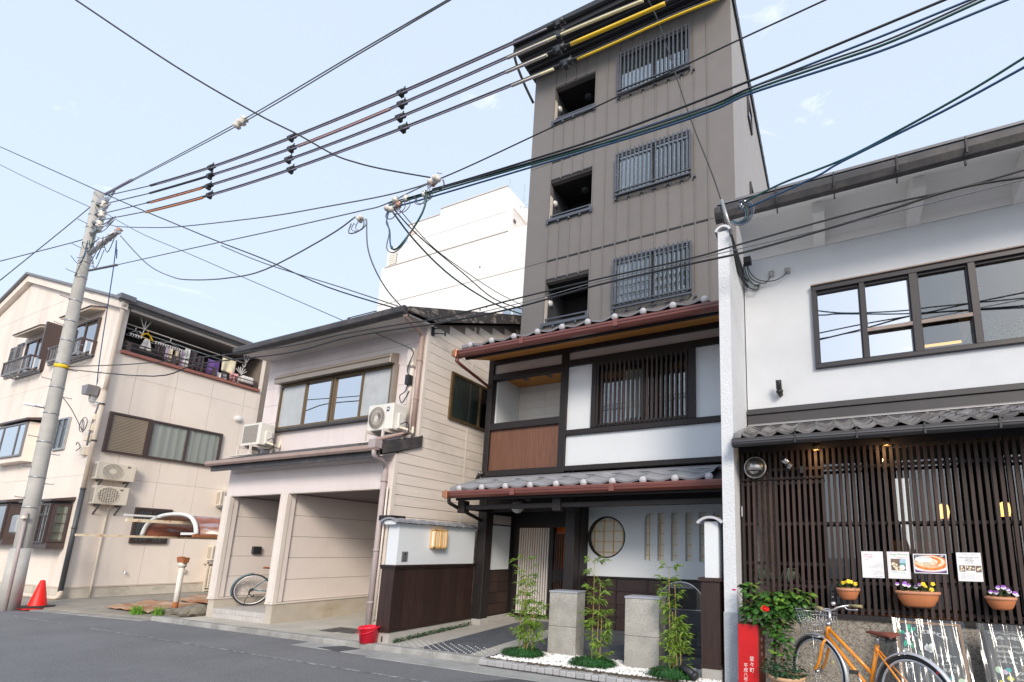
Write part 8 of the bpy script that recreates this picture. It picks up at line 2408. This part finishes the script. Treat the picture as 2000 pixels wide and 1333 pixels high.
# ------------------------------------------------------------------ planted strip in front of the hotel
bed = MB().prism([(-4.52,5.60),(-1.24,5.52),(-1.24,6.30),(-4.52,6.22)], 'z', -0.05, 0.035)
struct(bed, 'planting_bed', 'soil')
gv = MB()
r2 = random.Random(31)
for k in range(5200):
    x = r2.uniform(-4.45,-1.27); y = r2.uniform(5.60,6.22)
    if -3.90 < x < -3.42 and 6.17 < y: continue
    s_ = r2.uniform(0.011,0.022); z = 0.038+r2.uniform(0,0.012)
    a = r2.uniform(0,6.28)
    p = [Vector((x+s_*cos(a+j*2.094), y+s_*0.8*sin(a+j*2.094), z)) for j in range(3)]
    tp = Vector((x,y,z+s_*0.75)); bt_ = Vector((x,y,z-s_*0.6))
    gv.add(p+[tp,bt_], [(0,1,3),(1,2,3),(2,0,3),(1,0,4),(2,1,4),(0,2,4)])
gv.solo('white_gravel', 'white_gravel', None, None, None, kind='stuff')
ek = thing('granite_edging', 'row of rough pale granite edging stones along the planted strip', 'edging', (-2.9, 5.5, 0))
ef = None
r2 = random.Random(5)
x = -4.56
while x < -1.3:
    w2 = r2.choice((0.10, 0.12, 0.14))
    y0 = 5.585-(x+4.56)*0.024
    pbox('edging_stone', 'granite_kerb', ek, x, x+w2-0.006, y0-0.075, y0+0.035, -0.05, r2.choice((0.018,0.024,0.03)), 0.012)
    x += w2
for j in range(5): pbox('edging_stone', 'granite_kerb', ek, -4.63, -4.53, 5.62+j*0.12, 5.735+j*0.12, -0.05, 0.025, 0.012)
def pillar(lab, x0, x1, y0, y1):
    t = thing('stone_pillar', lab, 'pillar', ((x0+x1)/2,(y0+y1)/2,0.0), 'grey stone pillars in front of the hotel')
    pbox('stone_slab', 'stone_grey', t, x0, x1, y0, y1, -0.03, 0.432, 0.004)
    pbox('stone_slab', 'stone_grey', t, x0, x1, y0, y1, 0.436, 0.905, 0.004)
    MB().box(x0-0.008, x1+0.008, y0-0.008, y1+0.008, 0.906, 0.932).build('cap', 'stone_cap', t, 0.003)
pillar('grey stone pillar left of the hotel planting, between the first two bamboos', -3.88, -3.42, 6.17, 6.42)
pillar('grey stone pillar right of the hotel planting, beside the arched acrylic screen', -2.57, -2.09, 5.95, 6.20)
def mondo(lab, c, rx, ry, n, seed):
    r3 = random.Random(seed); mb = MB()
    for k in range(n):
        q_ = sqrt(r3.random()); b_ = r3.uniform(0,2*pi)
        p = Vector((c[0]+rx*q_*cos(b_), c[1]+ry*q_*sin(b_), 0.03))
        a = b_+r3.uniform(-0.8,0.8); l = r3.uniform(0.07,0.15); h_ = r3.uniform(0.05,0.12)*(1.25-0.5*q_)
        d = Vector((cos(a)*l, sin(a)*l, 0)); s_ = Vector((-sin(a), cos(a), 0))*0.0042
        m1 = p+d*0.45+Vector((0,0,h_)); e = p+d+Vector((0,0,h_*0.55))
        mb.quad(p-s_, p+s_, m1+s_, m1-s_); mb.add([m1-s_, m1+s_, e], [(0,1,2)])
    mb.solo('mondo_grass', 'leaf_mondo', lab, 'ornamental grass', 'mondo grass clumps under the bamboos')
mondo('dark green mondo grass clump at the foot of the left bamboo', (-4.12,5.90), 0.28, 0.15, 1500, 1)
mondo('dark green mondo grass clump at the foot of the middle bamboo', (-2.96,5.82), 0.27, 0.15, 1500, 2)
mondo('dark green mondo grass clump at the foot of the right bamboo, by the black spotlight', (-1.84,5.74), 0.26, 0.14, 1500, 3)
def bamboo(lab, c, h_, canes, seed, wide):
    r3 = random.Random(seed)
    t = thing('bamboo', lab, 'bamboo', (c[0],c[1],0.03), 'slim bamboos in front of the hotel')
    lv = MB()
    for (dx, dy, hh) in canes:
        b0 = Vector((c[0]+dx, c[1]+dy, 0.03)); lean = Vector((r3.uniform(-0.05,0.05), r3.uniform(-0.03,0.03), 0))
        pts = [b0+lean*(k/8)+Vector((0,0,hh*k/8)) for k in range(9)]
        cm = MB().tube(pts, 0.0085, 7, True, 0.003)
        for k in range(1, 9): cm.lathe([(0.0105,-0.005),(0.0115,0.0),(0.0105,0.005)], pts[k], (0,0,1), 7)
        cm.build('cane', 'bamboo_cane', t)
        for k in range(2, 9):
            if k == 2 and r3.random() < 0.4: continue
            dens = 1.0
            for br in range(r3.choice((3,4))):
                a = r3.uniform(0,2*pi); l = r3.uniform(0.08,0.19)*wide
                tip = pts[k]+Vector((cos(a)*l, sin(a)*l*0.8, r3.uniform(0.0,0.11)))
                lv_b = [pts[k], tip]
                for q in range(9):
                    p = pts[k].lerp(tip, r3.uniform(0.45,1.0)); b_ = a+r3.uniform(-1.3,1.3)
                    ll = r3.uniform(0.055,0.115)
                    d = Vector((cos(b_), sin(b_)*0.9, r3.uniform(-0.55,0.45))).normalized()
                    s_ = d.cross(Vector((r3.uniform(-0.5,0.5),r3.uniform(-0.5,0.5),1))).normalized()*ll*0.115
                    m1 = p+d*ll*0.4
                    e = p+d*ll-Vector((0,0,ll*0.22))
                    lv.add([p, m1+s_, e, m1-s_], [(0,1,2,3)])
                lv.tube(lv_b, 0.0018, 3)
    lv.build('leaves', 'leaf_bamboo', t)
bamboo('slim leafy bamboo left of the first stone pillar, in front of the barred door', (-4.16,5.92), 1.36, [(-0.03,0.0,1.34),(0.05,0.02,1.10),(0.0,0.05,0.95),(0.16,0.03,0.72),(0.10,-0.02,0.60)], 11, 1.0)
bamboo('slim leafy bamboo between the two stone pillars, under the round window', (-2.96,5.83), 1.33, [(-0.02,0.0,1.32),(0.03,0.02,1.05),(0.09,0.0,0.65)], 12, 0.85)
bamboo('slim leafy bamboo right of the second stone pillar, by the acrylic screen', (-1.84,5.74), 1.30, [(-0.03,0.0,1.29),(0.05,0.02,1.08),(0.0,0.04,0.75),(0.10,0.0,0.55)], 13, 0.9)
sp_ = thing('garden_spot', 'black garden spotlight lying tilted in the right mondo grass', 'spotlight', (-1.62, 5.62, 0.04))
MB().tube([(-1.70,5.66,0.20),(-1.52,5.60,0.11)], [0.040,0.046], 16).build('barrel', 'tower_black', sp_)
MB().tube([(-1.55,5.61,0.125),(-1.51,5.597,0.105)], 0.052, 16).build('shroud', 'tower_black', sp_)
MB().tube([(-1.62,5.63,0.15),(-1.62,5.64,0.02)], 0.010, 6).build('spike', 'tower_black', sp_)
MB().tube(smooth_pts([(-1.71,5.66,0.20),(-1.80,5.68,0.16),(-1.82,5.7,0.05)]), 0.007, 5).build('lead', 'plastic_black', sp_)
# arched acrylic screen behind the right bamboo
ac_ = thing('acrylic_screen', 'arched clear acrylic screen with mesh lower panel behind the right bamboo', 'screen', (-2.12, 6.95, 0.03))
pts = [(-2.49,0.03)]
for k in range(25):
    a = pi-pi*k/24; pts.append((-2.12+0.37*cos(a), 0.72+0.36*sin(a)))
pts.append((-1.75,0.03))
MB().prism(pts, 'y', 6.995, 7.003).build('sheet', 'acrylic', ac_)
MB().tube([(p[0],6.999,p[1]) for p in pts], 0.009, 6).build('rim', 'chrome', ac_)
ms = MB()
for k in range(46): ms.box(-2.48+k*0.016, -2.474+k*0.016, 6.988, 6.991, 0.36, 0.66)
for k in range(20): ms.box(-2.48, -1.76, 6.984, 6.987, 0.36+k*0.016, 0.366+k*0.016)
ms.build('mesh_panel', 'bar_metal', ac_, kind='stuff')
MB().box(-2.49, -1.75, 6.98, 7.01, 0.675, 0.69).build('cross_bar', 'chrome', ac_)
MB().box(-2.50, -1.74, 6.90, 7.10, 0.02, 0.05).build('foot', 'tower_black', ac_)

# ------------------------------------------------------------------ bicycles
def wheel(t, c, hd, r_=0.345, rim='alloy', tyre='rubber', flange=True):
    """hd: unit vector along the bicycle in plan"""
    ax = Vector((-hd.y, hd.x, 0))
    c = Vector(c)
    w = MB().ring(c, ax, r_-0.016, 0.0175, 56, 8).build('tyre', tyre, t)
    MB().ring(c, ax, r_-0.041, 0.011, 56, 6).build('rim', rim, w)
    MB().cyl(c-ax*0.035, c+ax*0.035, 0.016, 10).build('hub', 'chrome', w)
    sp = MB()
    up = Vector((0,0,1))
    for k in range(28):
        a = 2*pi*k/28; b = a+(0.55 if k%4 < 2 else -0.55); s_ = 0.028 if k%2 else -0.028
        sp.tube([c+ax*s_+(hd*cos(b)+up*sin(b))*0.018, c+(hd*cos(a)+up*sin(a))*(r_-0.045)], 0.0013, 4)
    sp.build('spokes', 'chrome', w)
    return w
def fender(t, c, hd, m_, a0, a1, r_=0.345):
    ax = Vector((-hd.y, hd.x, 0)); c = Vector(c); up = Vector((0,0,1))
    mb = MB(); vs = []; n = 30
    for k in range(n+1):
        a = R(a0)+(R(a1)-R(a0))*k/n
        d = hd*cos(a)+up*sin(a)
        for (o, rr) in ((-0.026,r_+0.008),(-0.018,r_+0.020),(0,r_+0.026),(0.018,r_+0.020),(0.026,r_+0.008)):
            vs.append(c+ax*o+d*rr)
    mb.add(vs, [(k*5+j, k*5+j+1, (k+1)*5+j+1, (k+1)*5+j) for k in range(n) for j in range(4)], True)
    ob = mb.build('mudguard', m_, t)
    md = ob.modifiers.new('thickness', 'SOLIDIFY'); md.thickness = 0.002
    st = MB()
    for s_ in (-0.03, 0.03):
        a = R(a1 if abs(a1-90) > abs(a0-90) else a0)
        d = hd*cos(a)+up*sin(a)
        st.tube([c+ax*s_, c+ax*s_*0.9+d*(r_+0.01)], 0.0022, 5)
    st.build('mudguard_stay', 'chrome', t)
bz = 0.02
hd = Vector((-cos(R(42)), sin(R(42)), 0))             # towards the front wheel
f = Vector((-0.192, 5.45, 0.345+bz-0.02)); r = Vector((0.573, 4.76, 0.345+bz-0.02))
BK = thing('bicycle', 'orange city bicycle with wire basket and brown saddle, parked before the pebble wall', 'bicycle', (0.19, 5.1, bz))
axs = Vector((-hd.y, hd.x, 0)); up = Vector((0,0,1))
wheel(BK, f, hd); wheel(BK, r, hd)
fender(BK, f, hd, 'alloy', 30, 205); fender(BK, r, hd, 'alloy', 10, 190)
def at(s_, z, o=0.0):                                  # s_: metres forward of the rear axle
    p = r+hd*s_; return Vector((p.x, p.y, 0))+axs*o+up*(z+bz)
fl = MB()
fl.tube([at(0.865,0.80), at(0.895,0.665)], 0.021, 10)                      # head tube
fl.tube([at(0.872,0.765), at(0.40,0.44)], 0.0165, 10)                      # upper tube, dropped
fl.tube([at(0.888,0.69), at(0.435,0.30)], 0.0185, 10)                      # down tube
fl.tube([at(0.435,0.27), at(0.325,0.70)], 0.0175, 10)                      # seat tube
for o in (-0.05, 0.05):
    fl.tube([at(0.43,0.285,o*0.5), at(0.0,0.345,o)], 0.009, 8); fl.tube([at(0.335,0.66,o*0.3), at(0.0,0.345,o)], 0.008, 8)
fl.cyl(at(0.435,0.285,-0.04), at(0.435,0.285,0.04), 0.023, 12)
fl.build('frame', 'bike_orange', BK)
fk = MB()
for o in (-0.048, 0.048): fk.tube(smooth_pts([at(0.90,0.655,0.0), at(0.905,0.62,o), at(0.945,0.50,o), at(0.985,0.40,o), at(1.03,0.345,o)]), [0.014]*17, 8)
fk.build('fork', 'bike_orange', BK)
MB().tube([at(0.85,0.80), at(0.845,0.93)], 0.013, 8).build('stem', 'chrome', BK)
MB().tube([at(0.868,0.79), at(0.862,0.825)], 0.026, 10).build('headset', 'chrome', BK)
hb_ = MB().tube(smooth_pts([at(0.70,0.985,-0.27), at(0.80,0.985,-0.24), at(0.86,0.965,-0.14), at(0.855,0.935,0.0), at(0.86,0.965,0.14), at(0.80,0.985,0.24), at(0.70,0.985,0.27)]), 0.011, 8).build('handlebar', 'chrome', BK)
for o in (-1, 1):
    MB().tube([at(0.685,0.985,0.275*o), at(0.80,0.985,0.242*o)], 0.016, 10).build('grip', 'grip_olive', hb_)
    MB().tube(smooth_pts([at(0.83,0.965,0.20*o), at(0.80,0.945,0.22*o), at(0.72,0.95,0.25*o)]), 0.006, 6).build('brake_lever', 'chrome', hb_)
    MB().tube(smooth_pts([at(0.83,0.965,0.20*o), at(0.92,0.93,0.12*o), at(0.91,0.80,0.04*o), at(0.92,0.68,0.0)]), 0.004, 5).build('brake_cable', 'cable_grey', hb_)
MB().ball(at(0.845,1.005,-0.06), 0.026, 12, 8, (1,1,0.8)).build('bell', 'chrome', hb_)
bs = MB()
for (z, k_) in ((0.68,0.74),(0.74,0.82),(0.80,0.89),(0.86,0.95),(0.90,0.98),(0.93,1.0)):
    q = [at(0.90,z,-0.17*k_), at(0.90+0.26*k_,z,-0.17*k_), at(0.90+0.26*k_,z,0.17*k_), at(0.90,z,0.17*k_), at(0.90,z,-0.17*k_)]
    bs.tube(q, 0.0025 if z < 0.92 else 0.005, 5)
for k in range(9):
    o = -0.17+k*0.0425
    bs.tube([at(0.90+0.26*0.74,0.68,o*0.74), at(0.90+0.26,0.93,o)], 0.0018, 4); bs.tube([at(0.90,0.68,o*0.74), at(0.90,0.93,o)], 0.0018, 4)
    bs.tube([at(0.90,0.68,o*0.74), at(0.90+0.26*0.74,0.68,o*0.74)], 0.0018, 4)
for k in range(8):
    s2 = 0.90+0.26*k/7; s3 = 0.90+0.26*0.74*k/7
    for o in (-1, 1): bs.tube([at(s3,0.68,0.17*0.74*o), at(s2,0.93,0.17*o)], 0.0018, 4)
bs.tube([at(0.90+0.10,0.68,0.08), at(1.03,0.345,0.05)], 0.003, 5); bs.tube([at(0.90+0.10,0.68,-0.08), at(1.03,0.345,-0.05)], 0.003, 5)
bs.build('basket', 'chrome', BK)
MB().tube([at(0.33,0.68), at(0.305,0.79)], 0.012, 8).build('seat_post', 'chrome', BK)
sd_ = MB(); vs = []; n = 12
prof = [(0.43,0.795,0.012,0.012),(0.40,0.803,0.022,0.022),(0.34,0.800,0.032,0.03),(0.28,0.80,0.058,0.036),(0.22,0.808,0.080,0.04),(0.165,0.812,0.085,0.04),(0.145,0.805,0.075,0.03)]
for (s_, z, hw, th) in prof:
    for k in range(n):
        a = 2*pi*k/n
        vs.append(at(s_, z+(th*0.5*sin(a) if sin(a) > 0 else th*1.1*sin(a)*abs(cos(a)*0.6+0.4)), hw*cos(a)))
sd_.add(vs, [(j*n+k, j*n+(k+1)%n, (j+1)*n+(k+1)%n, (j+1)*n+k) for j in range(len(prof)-1) for k in range(n)] , True)
sd_.add([vs[k] for k in range(n)], [tuple(range(n-1,-1,-1))]); sd_.add([vs[(len(prof)-1)*n+k] for k in range(n)], [tuple(range(n))])
sd_.build('saddle', 'saddle_brown', BK)
ss = MB()
for o in (-0.045, 0.045):
    for k in range(4): ss.ring(at(0.185,0.755+k*0.010,o), (0,0,1), 0.018, 0.003, 14, 5)
    ss.tube([at(0.185,0.75,o), at(0.36,0.775,o*0.4)], 0.004, 5)
ss.build('saddle_spring', 'tower_black', BK)
ck = MB().ring(at(0.435,0.285,-0.055), axs, 0.072, 0.006, 28, 5); ck.tube([at(0.435,0.285,-0.06), at(0.37,0.13,-0.075)], 0.008, 6); ck.tube([at(0.435,0.285,0.06), at(0.50,0.44,0.075)], 0.008, 6)
ck.build('crank', 'chrome', BK)
for (s_, z, o) in ((0.37,0.13,-0.115),(0.50,0.44,0.115)):
    q = at(s_, z, o); MB().box(q.x-0.04, q.x+0.04, q.y-0.035, q.y+0.035, q.z-0.012, q.z+0.012).build('pedal', 'rubber', BK, 0.004)
MB().tube([at(0.435,0.36,-0.052), at(0.0,0.385,-0.045)], 0.007, 6).build('chain_guard', 'alloy', BK)
MB().lathe([(0,0.012),(0.018,0.010),(0.022,0)], at(-0.03,0.58,0.0)+hd*(-0.18), -hd, 12).build('rear_reflector', 'reflector_red', BK)
MB().lathe([(0,0.004),(0.016,0.002),(0.018,0)], f-hd*0.05+up*0.12*0-hd*0.14+up*0.12, axs, 10).build('spoke_reflector', 'reflector_yellow', BK)
MB().tube([at(0.02,0.34,0.06), at(-0.05,0.02,0.12)], 0.007, 6).build('kickstand', 'chrome', BK)
# teal bicycle in the porch
hd = Vector((cos(R(57)), sin(R(57)), 0))
axs = Vector((-hd.y, hd.x, 0)); bz = 0.197
r = Vector((-12.03, 6.74, 0.345+bz))
TB = thing('bicycle', 'teal bicycle with rusty saddle standing in the porch of the garage house', 'bicycle', (-11.0, 6.8, bz))
wheel(TB, r, hd, 0.345, 'alloy'); wheel(TB, r+hd*1.03, hd, 0.345, 'alloy')
fender(TB, r, hd, 'bike_teal', 90, 200); fender(TB, r+hd*1.03, hd, 'bike_teal', 30, 190)
fl = MB()
fl.tube([at(0.865,0.80), at(0.895,0.665)], 0.019, 8); fl.tube([at(0.872,0.765), at(0.34,0.66)], 0.014, 8); fl.tube([at(0.888,0.69), at(0.435,0.30)], 0.016, 8); fl.tube([at(0.435,0.27), at(0.325,0.72)], 0.015, 8)
for o in (-0.05, 0.05): fl.tube([at(0.43,0.285,o*0.5), at(0.0,0.345,o)], 0.010, 6); fl.tube([at(0.335,0.66,o*0.3), at(0.0,0.345,o)], 0.009, 6)
for o in (-0.048, 0.048): fl.tube([at(0.90,0.655,0), at(0.92,0.58,o), at(1.03,0.345,o)], 0.011, 6)
fl.build('frame', 'bike_teal', TB)
MB().tube([at(0.33,0.70), at(0.30,0.80)], 0.012, 8).build('seat_post', 'plastic_black', TB)
sd_ = MB(); vs = []
for (s_, z, hw, th) in prof:
    for k in range(n):
        a = 2*pi*k/n; vs.append(at(s_, z+0.02+(th*0.5*sin(a) if sin(a) > 0 else th*1.1*sin(a)*abs(cos(a)*0.6+0.4)), hw*cos(a)))
sd_.add(vs, [(j*n+k, j*n+(k+1)%n, (j+1)*n+(k+1)%n, (j+1)*n+k) for j in range(len(prof)-1) for k in range(n)], True)
sd_.add([vs[k] for k in range(n)], [tuple(range(n-1,-1,-1))]); sd_.add([vs[(len(prof)-1)*n+k] for k in range(n)], [tuple(range(n))])
sd_.build('saddle', 'saddle_rust', TB)
MB().tube(smooth_pts([at(0.85,0.80), at(0.85,0.92), at(0.80,0.95,-0.25)]), 0.011, 7).build('handlebar', 'chrome', TB)
ck = MB().ring(at(0.435,0.285,-0.055), axs, 0.075, 0.007, 24, 5); ck.tube([at(0.435,0.285,-0.06), at(0.34,0.15,-0.07)], 0.009, 6); ck.cyl(at(0,0.345,-0.06), at(0,0.345,0.06), 0.035, 12)
ck.box(at(0.34,0.15,-0.11).x-0.04, at(0.34,0.15,-0.11).x+0.04, at(0.34,0.15,-0.11).y-0.03, at(0.34,0.15,-0.11).y+0.03, bz+0.13, bz+0.16)
ck.build('crank', 'plastic_black', TB)
MB().tube([at(-0.01,0.335,-0.06), at(-0.08,0.14,-0.075), at(-0.10,0.01,-0.09)], 0.009, 6).build('kickstand', 'plastic_black', TB)
MB().tube(smooth_pts([at(-0.02,0.36,-0.06), at(-0.04,0.28,-0.065), at(0.04,0.20,-0.065), at(0.05,0.25,-0.06)]), 0.012, 6).build('derailleur', 'plastic_black', TB)
